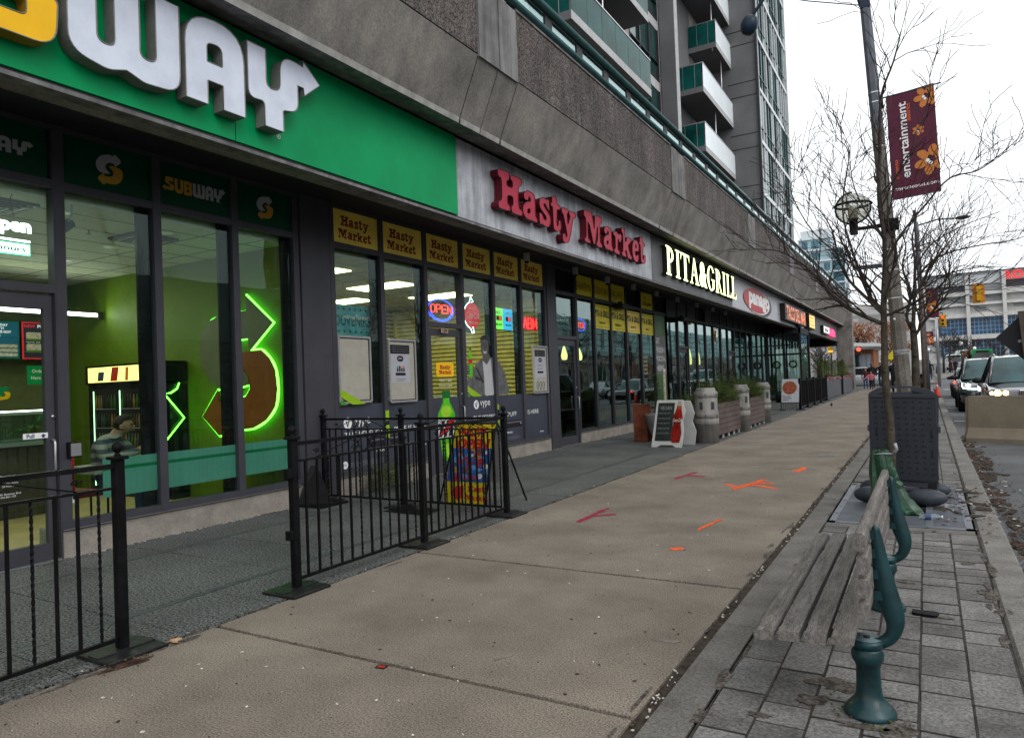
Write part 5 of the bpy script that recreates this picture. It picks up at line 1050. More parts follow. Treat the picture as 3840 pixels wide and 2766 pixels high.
def abmback(t):
    b = MB(); b.box(-7.25, -7.23, 12.72, 13.38, 2.63, 2.92, mat('red_backing', (.35, .005, .01), .3, es=.5, ecol=(.6, .0, .01))); b.build('backing', t)
neon('neon_sign', 'red glowing ABM cash machine sign in the last market window', P, [M_nr2]*len(P), .008, back=abmback, loc=(-7.2, 13.05, 2.8))
b = MB(); Ft = PX(-7.22); M_tb = mat('souvenir_blue', (.06, .25, .30), .5, var=.15); b.box(-7.24, -7.225, 7.24, 8.1, 2.28, 2.73, M_tb); b.text('SOUVENIRS', 7.68, 2.5, mat('navy_print2', (.01, .07, .09), .5), w=.84, h=.16, F=Ft, d=-.002, bold=.03)
for z in (2.67, 2.34):
    for k in range(7):
        c = 7.31+.115*k; b.prism([(c+.032*cos(a*pi/5+pi/2)*(1 if a % 2 == 0 else .45), z+.032*sin(a*pi/5+pi/2)*(1 if a % 2 == 0 else .45)) for a in range(10)], mat('navy_print2'), 0, .001, F=Ft)
b.text('MetroTorron', 7.80, 2.56, M_wht, w=.55, h=.06, F=PX(-7.215), flip=True)
o = b.build('banner', loc=(-7.22, 7.68, 2.5)); tag(o, 'teal SOUVENIRS banner with maple leaves behind the leftmost market window', 'banner')
# ---- other rooms
room(14.02, 21.7, -12.5, 3.44, M_wd, mat('teal_grey_wall', (.13, .17, .17), .7), mat('ceiling_dark', (.05, .05, .05), .9))
room(21.75, 41.2, -12.5, 3.6, M_wd, mat('brown_wall', (.09, .075, .055), .7), mat('ceiling_dark'))
for x, y in ((-9.5, 16), (-9.5, 19), (-9.5, 25), (-9.5, 31), (-9.5, 36)): lampl('AREA', (x, y, 3.3), 14, .6, (1, .85, .6), name='ceiling_light_light')
M_pend = mat('lit_pendant', (1, .9, .4), .4, es=4., ecol=(1, .85, .3))
for k, (x, y, z, h, lb) in enumerate(((-8.5, 18.24, 2.29, .22, 'glowing pear-shaped pendant lamp right of the restaurant door'), (-8.5, 17.28, 2.31, .24, 'glowing pendant lamp seen through the restaurant door'), (-8.5, 29.1, 2.40, .42, 'left of two tall glowing oval lamps in the pizza shop'), (-8.5, 30.35, 2.38, .42, 'right of two tall glowing oval lamps in the pizza shop'))):
    t = thing('pendant_lamp', lb, 'lamp', (x, y, z), 'pendant lamps behind the restaurant glass')
    b = MB(); b.lathe([(.001, -h*.9), (.07, -h*.85), (.09, -h*.4), (.06, h*.2), (.02, h*.7), (.001, h*.75)], (x, y, z), 14, M_pend); b.build('shade', t)
    b = MB(); b.tube([(x, y, z+h*.7), (x, y, 3.44)], .006, 4, M_blk); b.build('cord', t)
P = letters('OPEN', 15.36, 2.81, .46, .13)
neon('neon_sign', 'small red OPEN in a blue ring beside the restaurant door', [ring(15.59, 2.88, .27, .15)]+P, [M_nb]+[M_nr2]*len(P), .010, loc=(-7.2, 15.6, 2.88))
t = neon('neon_sign', 'red disc with green neon ring above the planters', [ring(31.0, 3.06, .24, .18)], [mat('green_neon')], .02, loc=(-7.2, 31, 3.06)); b = MB(); b.prism(circle(30.95, 3.06, .12, 16, .1), M_nr2, 0, .02, F=PX(-7.2)); b.build('disc', t)
for x, y in ((-8.2, 16.5), (-8.2, 19.2), (-8.6, 25.5), (-8.6, 33)):
    t = thing('cafe_table', 'dark cafe table and stools behind the restaurant glass', 'table', (x, y, 0), 'cafe tables behind the glass')
    b = MB(); b.box(x-.35, x+.35, y-.35, y+.35, .72, .75, M_wd); b.tube([(x, y, 0), (x, y, .72)], .03, 8, M_black); b.build('table', t)
    for dy in (-.6, .6): b = MB(); b.box(x-.2, x+.2, y+dy-.2, y+dy+.2, .43, .47, M_wd); b.box(x-.2, x+.2, y+dy*1.3-.02, y+dy*1.3+.02, .45, .9, M_wd); b.tube([(x, y+dy, 0), (x, y+dy, .43)], .03, 6, M_black); b.build('seat', t)
WARPON[0] = False

# ================================================================ IRON FENCE PANELS
def fpost(b, x, y, h=1.13):
    b.box(x-.028, x+.028, y-.028, y+.028, .03, h, M_black, .004); b.box(x-.045, x+.045, y-.045, y+.045, h, h+.022, M_black, .004)
    b.lathe([(.001, 0), (.022, 0), (.014, .012), (.012, .02), (.026, .032), (.031, .05), (.026, .068), (.012, .08), (.001, .082)], (x, y, h+.022), 14, M_black)
def fplate(b, x, y, along_x=True):
    M = mat('base_plate_steel', (.02, .02, .021), .4, metal=.3, var=.5, vs=14, bump=.3)
    hx, hy = .17, .18
    b.box(x-hx, x+hx, y-hy, y+hy, .001, .022, M, .004); b.box(x-.05, x+.05, y-hy*.95, y+hy*.95, .022, .03, M)
def fence(p0, p1, label, posts=(1, 1), n=12, knuckle=None):
    x0, y0 = p0; x1, y1 = p1; c = ((x0+x1)/2, (y0+y1)/2, 0); t = thing('iron_fence', label, 'fence', c, 'black iron patio fence panels')
    d = Vector((x1-x0, y1-y0, 0)); L_ = d.length; u = d/L_; P = lambda s_, z: Vector((x0, y0, z))+u*s_
    for k, (q, s_) in enumerate(zip(posts, (0, L_))):
        if q:
            b = MB(); p = P(s_, 0); fpost(b, p.x, p.y); b.build('post', t); b = MB(); fplate(b, p.x, p.y); b.build('base_plate', t)
    def bar(b, s0, s1, z, w, h):
        a = P(s0, z); c_ = P(s1, z); n_ = Vector((-u.y, u.x, 0))*w
        v = [a-n_, a+n_, c_+n_, c_-n_]; b.add([p+Vector((0, 0, -h)) for p in v]+[p+Vector((0, 0, h)) for p in v], [(3, 2, 1, 0), (4, 5, 6, 7), (0, 1, 5, 4), (1, 2, 6, 5), (2, 3, 7, 6), (3, 0, 4, 7)], M_black)
    b = MB(); bar(b, .03, L_-.03, 1.095, .018, .014); b.build('top_rail', t)
    b = MB(); bar(b, .03, L_-.03, .965, .012, .008); b.build('middle_rail', t)
    b = MB(); bar(b, .03, L_-.03, .085, .012, .011); b.build('bottom_rail', t)
    for k in range(n):
        s_ = L_*(k+1)/(n+1); b = MB()
        if k % 3 == 2:
            pts = []; K = 26
            vs = []
            for i in range(K+1):
                z = .095+.86*i/K; a = i/K*pi*10; p = P(s_, z); r = .0105
                vs += [(p.x+r*cos(a+q*pi/2), p.y+r*sin(a+q*pi/2), z) for q in range(4)]
            b.add(vs, [(i*4+q, i*4+(q+1) % 4, i*4+4+(q+1) % 4, i*4+4+q) for i in range(K) for q in range(4)], M_black)
        else: b.box(P(s_, 0).x-.008, P(s_, 0).x+.008, P(s_, 0).y-.008, P(s_, 0).y+.008, .095, .958, M_black)
        b.build('picket', t)
    # scroll work between the rails
    b = MB(); m = L_/2; r = .0048
    for sg in (-1, 1):
        b.tube([P(m+sg*.06, 1.03), P(m+sg*.16, 1.075), P(m+sg*.20, 1.08)][:2]+[P(m+sg*(.16+(L_/2-.40)*q), 1.075-.10*q) for q in (.3, .7, 1.)], r, 5, M_black)
        e = m+sg*(L_/2-.24); b.tube([P(e+sg*(.045*a_/9)*cos(a_*.62)*1.0-0*sg, 1.005+.032*sin(a_*.62)*(1-a_/14)+.004*a_) for a_ in range(10)], r, 5, M_black)
        b.tube([P(m+sg*(.015+.055*sin(pi*q/8)), .975+.115*q/8) for q in range(9)], r, 5, M_black)
        b.tube([P(m+sg*(.13-.06*sin(pi*q/8)), .975+.115*q/8) for q in range(9)], r, 5, M_black)
        b.tube([P(m+sg*(.12+.032*cos(a_*.7)*(1-a_/12)), 1.005+.03*sin(a_*.7)*(1-a_/12)) for a_ in range(10)], r, 5, M_black)
    b.build('scrollwork', t)
    if knuckle:
        for z in knuckle: b = MB(); b.box(x0-.03, x0+.03, y0-.07, y0-.032, z-.035, z+.035, M_black, .004); b.build('hinge', t)
    return t
fence((-4.13, .86), (-4.14, 2.40), 'iron fence panel cut by the left picture edge before the sandwich shop door', (1, 1))
fence((-4.13, 3.72), (-4.14, 5.29), 'iron fence panel standing nearest of the middle run, with hinge knuckles on its near post', (1, 1), knuckle=(.42, .88))
fence((-4.14, 5.29), (-4.15, 6.82), 'iron fence panel along the slab edge in front of the yellow ice cream sign', (0, 1))
fence((-5.66, 6.84), (-4.21, 6.83), 'iron fence panel crossing the granite just before the yellow ice cream sign', (0, 0))
fence((-7.0, 6.85), (-5.66, 6.84), 'rear iron fence panel butting towards the grey pier between the two shops', (1, 1), n=11)
b = MB((-6.9, 6.6, 0)); b.add([(-7.02, 6.35, .0), (-6.98, 6.9, .0), (-6.62, 6.62, .0), (-6.95, 6.66, .50), (-7.0, 6.6, .5)], [(0, 2, 1), (0, 3, 2), (2, 3, 1), (0, 4, 3), (3, 4, 1), (4, 0, 1)], M_black)
b.box(-7.04, -6.6, 6.38, 6.86, .001, .03, M_black, .005)
o = b.build('rubber_wedge'); tag(o, 'black wedge-shaped weight under the rear fence post by the grey pier', 'weight')
b = MB((-5.35, 6.7, 0)); b.add([(-5.72, 6.5, .002), (-5.0, 6.45, .002), (-5.1, 6.85, .002), (-5.62, 6.9, .002), (-5.40, 6.66, .075)], [(0, 1, 4), (1, 2, 4), (2, 3, 4), (3, 0, 4), (3, 2, 1, 0)], M_black)
o = b.build('rubber_block'); tag(o, 'low black rubber foot on the granite under the crossing fence panel', 'weight')
# evergreen cuttings heap by the wall
M_ev = [mat('cedar_green_%d' % k, c, .8, var=.4, vs=30) for k, c in enumerate([(.05, .085, .015), (.025, .05, .012), (.11, .13, .03), (.075, .07, .03)])]
def sprays(b, c, rx, ry, rz, n, ln=.16, ups=.4, mats=M_ev, wts=(4, 4, 1.4, .6), hang=0, w=.010):
    for k in range(n):
        a = rnd.random()*6.28; r = rnd.random()**.5; p = Vector((c[0]+rx*r*cos(a), c[1]+ry*r*sin(a), c[2]+rz*rnd.random()))
        d = Vector((cos(a)*.7*r+jit(.5), sin(a)*.7*r+jit(.5), ups+jit(.5))).normalized(); L_ = ln*rnd.uniform(.5, 1.2); m = rnd.choices(mats, wts)[0]
        s_ = d.cross(Vector((0, 0, 1))); s_ = s_.normalized() if s_.length > .01 else Vector((1, 0, 0)); p2 = p+d*L_; p2.z -= hang*L_*rnd.random()
        for q in range(6):
            t = q/5; pp = p.lerp(p2, t); 
            for sg in (-1, 1):
                e = pp+(s_*sg*.6+d*.55+Vector((0, 0, jit(.3)-.25*hang)))*L_*.36*(1-.55*t); b.add([pp, pp+d*w*.8, e+d*w*.3, e], [(0, 1, 2, 3)], m)
b = MB((-6.8, 7.95, 0)); sprays(b, (-6.8, 7.95, .02), .20, .36, .26, 420, .2, .25, wts=(3, 3, 2.6, .5)); o = b.build('evergreen_cuttings'); tag(o, 'heap of cut cedar sprigs lying against the market wall behind the fence', 'plant')
# ================================================================ YELLOW A-FRAME
def aframe(name, label, loc, w, h, depth, face_f, back_f, legm, cat='sign', t0=.0):
    pass
t = thing('sidewalk_sign', 'yellow and red NOW OPEN ice cream sign on black legs behind the fence', 'sidewalk sign', (-4.95, 7.3, 0))
A, Bp, C_, D_ = Vector((-5.28, 7.16, 0)), Vector((-4.66, 7.16, 0)), Vector((-5.12, 7.28, 1.0)), Vector((-4.54, 7.28, 1.0))
uu = (Bp-A).normalized(); vv = (C_-A); vv = (vv-uu*vv.dot(uu)); H_ = vv.length; Fa = FR(A, uu, vv)
b = MB(); sk = .16
def q4(z0, z1, e=0): return [(sk*z0+.0+e, z0*H_), (.62+sk*z0*.8-e, z0*H_), (.62+sk*z1*.8-e, z1*H_), (sk*z1+e, z1*H_)]
b.prism(q4(.03, .99), mat('sign_yellow', (.80, .66, .02), .5, var=.05), .0, .012, F=Fa); b.build('face_board', t)

M_redp = mat('poster_red', (.42, .015, .012), .5)
b.text('NOW', .44, .895*H_, M_redp, w=.40, h=.12, F=Fa, d=.016, bold=.06, shear=.25); b.text('OPEN', .43, .755*H_, M_redp, w=.50, h=.13, F=Fa, d=.016, bold=.06, shear=.25)
b.prism([(.10, .15*H_), (.24, .28*H_), (.24, .24*H_), (.30, .24*H_), (.30, .09*H_), (.24, .09*H_), (.24, .05*H_)], M_redp, .013, .016, F=Fa)
slab(b, 'Hasty', HP, .175*H_, .11, M_redp, Fa, .013, .016, ku=.115, u0=.36); slab(b, 'Market', MPs, .075*H_, .10, M_redp, Fa, .013, .016, ku=.10, u0=.33); b.build('lettering', t)
b = MB(); b.prism(q4(.29, .70), mat('poster_blue', (.03, .08, .25), .4, var=.5, vs=12), .0125, .015, F=Fa)
cl = [mat('pkg_%d' % k, c, .4, var=.3, vs=30) for k, c in enumerate([(.5, .5, .52), (.35, .02, .03), (.03, .06, .3), (.35, .16, .05), (.08, .25, .5), (.12, .05, .03)])]
for k in range(46):
    u, v = .16+rnd.random()*.48, (.32+rnd.random()*.35)*H_; r = rnd.uniform(.02, .05); m = rnd.choice(cl)
    if rnd.random() < .5: b.prism(circle(u, v, r, 10, r*.8), m, .015, .0155+k*.00002, F=Fa)
    else: a = rnd.random(); b.prism([(u+r*1.3*cos(a+q*pi/2+.3*(q % 2)), v+r*sin(a+q*pi/2)) for q in range(4)], m, .015, .0155+k*.00002, F=Fa)
b.text('DRUMSTICK', .40, .34*H_, M_redp, w=.24, h=.035, F=Fa, d=.018, bold=.05); b.build('poster', t)
b = MB()
for p, q in ((A+Vector((-.03, -.06, 0)), C_), (Bp+Vector((.02, -.05, 0)), D_), (Vector((-4.42, 7.75, 0)), D_+Vector((.0, .04, 0))), (Vector((-5.15, 7.80, 0)), C_+Vector((0, .04, 0)))): b.tube([p, q], .012, 5, M_black)
b.tube([C_, D_], .012, 5, M_black); b.tube([A+(C_-A)*.28+Vector((.3, .03, 0)), Bp+(D_-Bp)*.28], .006, 4, M_black); b.build('leg_frame', t)
b = MB(); b.add([(-4.60, 7.34, .95), (-4.50, 7.66, .22), (-5.15, 7.70, .22), (-5.14, 7.36, .95)], [(0, 1, 2, 3)], M_paper); b.build('back_board', t)
# ================================================================ CHALKBOARD WITH BOTTLE OUTLINE
t = thing('sidewalk_sign', 'white framed chalkboard A-frame reading VEGAN with a cola bottle side', 'sidewalk sign', (-4.75, 14.6, 0))
Fc = FR((-5.11, 14.42, 0), (1, -.02, 0), (.12, .10, 1)); M_pw2 = mat('white_plastic', (.50, .50, .49), .5, var=.08, vs=6)
def tap(z): return z
fr_ = rc([(0, 0, .01), (.12, 0, .02), (.2, .05, .05), (.45, .05, .05), (.53, 0, .02), (.66, 0, .01), (.67, .35, .08), (.62, .55, .08), (.665, .75, .06), (.60, .90, .04), (.59, 1.0, .02), (.02, 1.0, .03)], 4)
b = MB(); b.prism(fr_, M_pw2, 0, .03, F=Fc); b.build('front_panel', t)
b = MB(); b.prism(rrect(.06, .42, .13, .94, .012), mat('chalkboard', (.018, .025, .025), .6, var=.5, vs=5), .03, .033, F=Fc); M_ch = mat('chalk', (.30, .31, .31), .9, var=.3, vs=30)
b.text('VEGAN', .24, .83, M_ch, w=.25, h=.075, F=Fc, d=.0345)
for k, tx in enumerate(('falafel box $7', 'hummus bowl', 'veg pita', 'tabouleh', 'combo & drink')): b.text(tx, .085, .72-.105*k, M_ch, h=.034, w=.26, F=Fc, d=.0345, align='l', bold=-.01)
b.build('chalkboard', t)
bt = rc([(.43, .10, .03), (.60, .10, .03), (.625, .30, .06), (.585, .50, .08), (.625, .62, .06), (.575, .80, .06), (.555, .97, .005), (.485, .97, .005), (.465, .80, .06), (.40, .62, .06), (.435, .50, .08), (.40, .30, .06)], 5)
b = MB(); b.prism([(p[0]*1.0, p[1]) for p in bt], mat('cola_red', (.22, .012, .008), .25, var=.55, vs=3.5), .0335, .038, F=Fc); b.text('Coca-Cola', .513, .575, M_wht, w=.20, h=.075, F=Fc, d=.0395, shear=.35); b.prism(rrect(.48, .56, .87, .965, .01), mat('bottle_neck', (.30, .31, .28), .3), .038, .0395, F=Fc); b.prism([(.48, .80), (.56, .80), (.545, .87), (.49, .87)], mat('bottle_amber', (.35, .05, .01), .3), .038, .0395, F=Fc); b.build('bottle_picture', t)
b = MB(); Fb = FR((-5.03, 15.05, 0), (1, 0, 0), (.10, -.20, .98)); b.prism([(.0, 0), (.67, 0), (.70, .3), (.62, .52), (.66, .7), (.60, .9), (.56, .98), (0, .98)], M_pw2, 0, .03, F=Fb); b.build('back_panel', t)
# ================================================================ PIZZA SIGN
t = thing('sidewalk_sign', 'white pizza poster stand reading Got your Game Day pizza?', 'sidewalk sign', (-4.6, 29, 0)); Fp = FR((-4.95, 28.95, .0), (1, 0, 0), (.04, .08, 1))
b = MB(); b.prism(rrect(0, .66, .30, 1.2, .01), mat('poster_bluewhite', (.45, .47, .50), .5), 0, .02, F=Fp); b.prism(circle(.30, .86, .27, 26, .26), mat('pizza_crust', (.30, .14, .06), .6, var=.3, vs=10), .02, .022, F=Fp); b.prism(circle(.30, .86, .235, 26, .225), mat('pizza_top', (.28, .06, .03), .6, var=.8, vs=22), .022, .024, F=Fp)
for k in range(60):
    a = rnd.random()*6.3; r = rnd.random()**.5*.2; s_ = .022; b.prism(circle(.30+r*cos(a), .86+r*sin(a), s_, 5, s_*.5), rnd.choice([mat('pizza_bit', (.42, .22, .12), .6), mat('pizza_crust'), mat('pizza_bit2', (.16, .02, .02), .6)]), .024, .0245+k*.00001, F=Fp)
for k, (tx, w) in enumerate((('Got your', .3), ('Game Day', .33), ('pizza?', .2))): b.text(tx, .06, .53-.075*k, M_blk, w=w, h=.055, F=Fp, d=.021, align='l', bold=.05)
b.build('poster', t)
b = MB(); b.tube([Fp @ Vector((.0, 0, .01)), Fp @ Vector((.0, 1.2, .01))], .015, 5, M_black); b.tube([Fp @ Vector((.66, 0, .01)), Fp @ Vector((.66, 1.2, .01))], .015, 5, M_black); b.tube([Fp @ Vector((0, .28, .01)), Fp @ Vector((.66, .28, .01))], .012, 5, M_black)
for k in range(7): b.tube([Fp @ Vector((.08*(k+1), .05, .01)), Fp @ Vector((.08*(k+1), .28, .01))], .006, 4, M_black)
b.box(-5.0, -4.8, 28.8, 29.1, .0, .03, M_black); b.box(-4.4, -4.15, 28.8, 29.1, .0, .03, M_black); b.build('stand', t)
# ================================================================ CONCRETE CORNER POSTS AND PLANTERS
M_bol = mat('cast_concrete', (.225, .215, .20), .85, var=.3, vs=3, bump=.3, bs=50, streak=.3, speck=.08)
def bollard(x, y, r, label, d=1.):
    t = thing('concrete_post', label, 'concrete post', (x, y, 0), 'round cast concrete posts between the planters')
    b = MB(); prof = [(.001, 0), (r*1.0, 0), (r*1.0, .40), (r*1.05, .405), (r*1.06, .44), (r*1.06, .53), (r*1.0, .535), (r*1.0, .545), (r*1.06, .55), (r*1.06, .66), (r*.99, .67), (r*1.0, .98), (r*.985, .985), (r*.985, .995), (r*1.05, 1.0), (r*1.05, 1.10), (r*.85, 1.15), (r*.85, 1.17), (r*.80, 1.2), (.001, 1.2)]
    b.lathe(prof, (x, y, 0), 32, M_bol); b.build('shaft', t)
    b = MB()
    for k in range(6):
        a = k*pi/3-1.75
        F = FR((x+cos(a)*r*.985, y+sin(a)*r*.985, 0), (-sin(a), cos(a), 0), (0, 0, 1)); b.prism(rrect(-.035, .035, .74, .90, .004), M_frame, 0, .010, F=F); F2 = FR((x+cos(a+.39)*r*1.055, y+sin(a+.39)*r*1.055, 0), (-sin(a+.39), cos(a+.39), 0), (0, 0, 1))
        b.prism(circle(0, 1.055, .014, 10), M_blk, 0, .004, F=F2); b.prism(circle(0, .60, .014, 10), M_blk, 0, .005, F=F2)
    b.build('socket', t)
bollard(-4.23, 15.57, .245, 'widest of the cast concrete posts, right behind the chalkboard sign')
bollard(-4.18, 18.75, .20, 'slim cast concrete post between the two wooden planters')
bollard(-4.25, 21.9, .21, 'farthest cast concrete post at the end of the second wooden planter')
M_pl = mat('composite_board', (.105, .078, .070), .7, var=.2, vs=3, bump=.2, bs=30, streak=.1)
def planter(y0, y1, label):
    t = thing('wooden_planter', label, 'planter', (-4.45, (y0+y1)/2, 0), 'board-clad planters along the terrace')
    b = MB(); x1 = -4.15; x0 = -4.75
    for k in range(6):
        z = .09+k*.122; b.box(x1-.03, x1, y0, y1, z+.006, z+.118, M_pl, .004); b.box(x0, x0+.03, y0, y1, z+.006, z+.118, M_pl); b.box(x0+.03, x1-.03, y0, y0+.03, z+.006, z+.118, M_pl); b.box(x0+.03, x1-.03, y1-.03, y1, z+.006, z+.118, M_pl)
    b.build('cladding', t)
    b = MB(); b.box(x0+.031, x1-.031, y0+.031, y1-.031, .08, .80, M_blk); b.box(x0+.04, x1-.04, y0+.04, y1-.04, .80, .81, M_dirt); b.build('box', t)
    for k in range(5): b = MB(); y = y0+.06+k*(y1-y0-.12)/4; b.box(x1-.06, x1-.02, y-.015, y+.015, 0, .095, M_pw2); b.build('foot', t)
    b = MB(); n = int((y1-y0)*170)
    for k in range(n):
        y = y0+.05+rnd.random()*(y1-y0-.1)
    sprays(b, (-4.42, (y0+y1)/2, .80), .34, (y1-y0)*.54, .28, int(n*1.5), .40, .6, wts=(4, 3, 2, .5), hang=.9, w=.011)
    sprays(b, (-4.42, y0+(y1-y0)*.35, .85), .24, (y1-y0)*.3, .25, n//2, .42, 1.1, wts=(3, 3, 2, .5), hang=.2, w=.011)
    b.build('evergreen_foliage', t)
planter(16.2, 18.45, 'brown board-clad planter of drooping cedar sprigs between the wide and slim concrete posts')
planter(19.2, 21.6, 'brown board-clad planter of cedar sprigs between the slim and the farthest concrete posts')
# pots beside the chalkboard
b = MB((-5.75, 15.7, 0)); b.box(-5.95, -5.62, 15.6, 15.95, 0, .86, mat('rusty_orange', (.16, .045, .022), .8, var=.4, vs=5), .01); o = b.build('rust_planter'); tag(o, 'tall rust-coloured square pot left of the chalkboard sign', 'pot')
t = thing('stone_pot', 'pale carved bowl pot with a small spruce and a birch stake behind the chalkboard', 'pot', (-5.25, 15.55, 0))
b = MB(); M_pot = mat('carved_stone', (.22, .22, .21), .8, var=.2, vs=6); b.lathe([(.001, 0), (.16, 0), (.20, .06), (.30, .28), (.36, .50), (.38, .60), (.38, .64), (.33, .64), (.30, .58), (.001, .56)], (-5.3, 15.7, 0), 28, M_pot)
for k in range(10):
    a0 = k*.63
    b.tube([(-5.3+cos(a0+.3*sin(q*.9))*(.22+.0166*q*1.0), 15.7+sin(a0+.3*sin(q*.9))*(.22+.0166*q), .10+.05*q) for q in range(10)], .007, 4, M_frame)
b.build('bowl', t)
def spruce(b, x, y, z0, h, r, n, mats=M_ev[:2], wts=(2, 3)):
    b.tube([(x, y, z0), (x, y, z0+h)], [.02, .004], 5, mat('bark', (.05, .04, .032), .95, var=.4, vs=20))
    for k in range(n):
        t_ = rnd.random()**.8; a = rnd.random()*6.3; L_ = r*(1-t_)*rnd.uniform(.6, 1.1)+.03; p = Vector((x, y, z0+.05*h+.93*h*t_)); q = p+Vector((cos(a)*L_, sin(a)*L_, L_*.25)); m = rnd.choices(mats, wts)[0]
        s_ = Vector((-sin(a), cos(a), 0))
        for i in range(5):
            c = p.lerp(q, .25+.18*i); w = .05*(1-i*.13)
            for sg in (-1, 1): b.add([c, c+Vector((cos(a), sin(a), 0))*.012, c+s_*sg*w+Vector((cos(a)*.03, sin(a)*.03, jit(.02)))], [(0, 1, 2)], m)
b = MB(); spruce(b, -5.42, 15.65, .56, 1.0, .36, 330); b.build('spruce', t)
b = MB(); b.tube([(-5.16, 15.62, .56), (-5.18, 15.62, 1.1), (-5.17, 15.62, 1.66)], .035, 8, mat('birch_stake', (.30, .27, .23), .9, var=.5, vs=9)); b.build('birch_stake', t)
b = MB((-5.0, 17.3, 0)); b.box(-5.25, -4.80, 16.0, 18.8, 0, .62, M_blk); sprays(b, (-5.02, 17.3, .62), .32, 1.4, .3, 260, .3, .6, wts=(2, 4, 1, .2), hang=.5); o = b.build('terrace_planter'); tag(o, 'black trough of dark cedar behind the chalkboard and concrete post', 'planter')
for k, (x, y, h, lb) in enumerate([(-6.1, 24.4, .9, 'dark spruce shrub nearest under the pizza shop windows'), (-6.2, 26.0, 1.0, 'dark bushy shrub under the pizza shop windows'), (-6.3, 27.6, .95, 'dark shrub before the second pizza shop door'), (-6.2, 36.0, 1.35, 'dark conical shrub just before the wreathed glass door'), (-5.1, 40.5, 1.6, 'slim dark cypress just past the wreathed door'), (-5.05, 44.5, 1.5, 'second slim cypress along the open terrace')]):
    t = thing('potted_shrub', lb, 'potted plant', (x, y, 0)); b = MB(); b.lathe([(.001, 0), (.16, 0), (.22, .4), (.001, .4)], (x, y, 0), 14, M_black); b.build('pot', t); b = MB(); spruce(b, x, y, .4, h+.2, .42 if h < 1.2 else .3, 420, wts=(1, 3)); b.build('foliage', t)
# terrace railing and far planters
def railing(y0, y1, n, label):
    t = thing('terrace_railing', label, 'railing', (-4.25, (y0+y1)/2, 0), 'black terrace railing sections')
    b = MB(); b.box(-4.27, -4.23, y0, y1, 1.12, 1.15, M_black); b.box(-4.27, -4.23, y0, y1, .12, .15, M_black)
    k = y0+.1
    while k < y1: b.box(-4.262, -4.238, k-.012, k+.012, .15, 1.12, M_black); k += .13
    b.build('bars', t); b = MB()
    for y in (y0, y1): b = MB(); b.box(-4.29, -4.21, y-.04, y+.04, 0, 1.22, M_black); b.box(-4.40, -4.1, y-.10, y+.10, .001, .03, M_black); b.build('post', t)
M_cyp = [mat('cypress_green', (.10, .125, .02), .8, var=.3, vs=20), M_ev[0]]
L_ = [(29.05, 30.9), (30.95, 32.9), (33.0, 35.0), (35.1, 37.3)]; NM = ['nearest', 'second', 'third', 'last']
for (a, c), nm in zip(L_, NM): railing(a, c, 0, nm+' black railing section between the pizza poster and the grey planters')
M_red2 = mat('red_berries', (.28, .015, .03), .5, var=.3, vs=40); M_gp = mat('zinc_planter', (.10, .105, .12), .5, metal=.3, var=.2, vs=2, streak=.2)
for (y0, y1, lb) in ((38.0, 45.3, 'long grey metal planter with yellow-green cypress and red berries by the column'), (46.6, 52.5, 'second grey metal planter with mixed greenery right before the column')):
    t = thing('metal_planter', lb, 'planter', (-4.6, (y0+y1)/2, 0)); b = MB(); b.box(-5.1, -4.36, y0, y1, .02, 1.10, M_gp, .01); b.box(-5.12, -4.35, y0-.15, y0-.001, .0, 1.14, M_blk); b.build('box', t)
    b = MB(); k = y0+.35
    while k < y1-.2: spruce(b, -4.72+jit(.1), k, 1.05, 1.05+jit(.15), .36, 330, M_cyp, (3, 2)); k += .5
    b.build('cypress', t); b = MB(); sprays(b, (-4.5, (y0+y1)/2, 1.1), .2, (y1-y0)*.5, .12, 200, .3, .4, wts=(3, 2, 2, .3), hang=1.); b.build('greenery', t); b = MB()
    for k in range(420): p = Vector((-4.36+jit(.06), y0+rnd.random()*(y1-y0), .98+rnd.random()*.16)); b.add([p, p+Vector((jit(.03), .04, jit(.05))), p+Vector((jit(.03), -.03, -.06))], [(0, 1, 2)], M_red2 if rnd.random() < .85 else M_lit)
    b.build('berries', t)
b = MB((-3.36, 30.9, 0)); b.sphere((-3.36, 30.9, .09), .06, M_blk, 10, .8, 1.5, .8); b.sphere((-3.34, 30.81, .15), .03, M_blk, 8); b.tube([(-3.37, 30.98, .09), (-3.38, 31.08, .07)], [.03, .012], 6, M_blk); b.tube([(-3.36, 30.88, .05), (-3.36, 30.88, 0)], .006, 4, M_blk)
o = b.build('pigeon'); tag(o, 'small dark pigeon walking on the pavement near the railings', 'bird')
# ================================================================ BENCH
M_bw = mat('weathered_teak', (.150, .137, .126), .85, var=.38, vs=5, bump=.12, bs=30, speck=.4, ss=40)
def woodmat():
    m = M_bw; n = m.node_tree
    for nd in n.nodes:
        if nd.type == 'TEX_NOISE':
            mp = n.nodes.new('ShaderNodeMapping'); mp.inputs['Scale'].default_value = (9, .7, 9)
            for l in list(n.links):
                if l.to_node == nd and l.to_socket.name == 'Vector': src = l.from_socket; n.links.remove(l); n.links.new(src, mp.inputs['Vector']); n.links.new(mp.outputs[0], nd.inputs['Vector'])
woodmat()
M_bg2 = mat('bench_green_iron', (.004, .030, .035), .42, var=.6, vs=7, bump=.12, bs=60, coat=.1, spec=.4)
M_worn = mat('worn_iron', (.10, .14, .15), .5, metal=.3, var=.4, vs=20)
BN = thing('park_bench', 'weathered slatted wooden bench on two dark green cast iron pedestals', 'bench', (-.28, 4.2, 0))
ya, yb = 3.17, 5.22
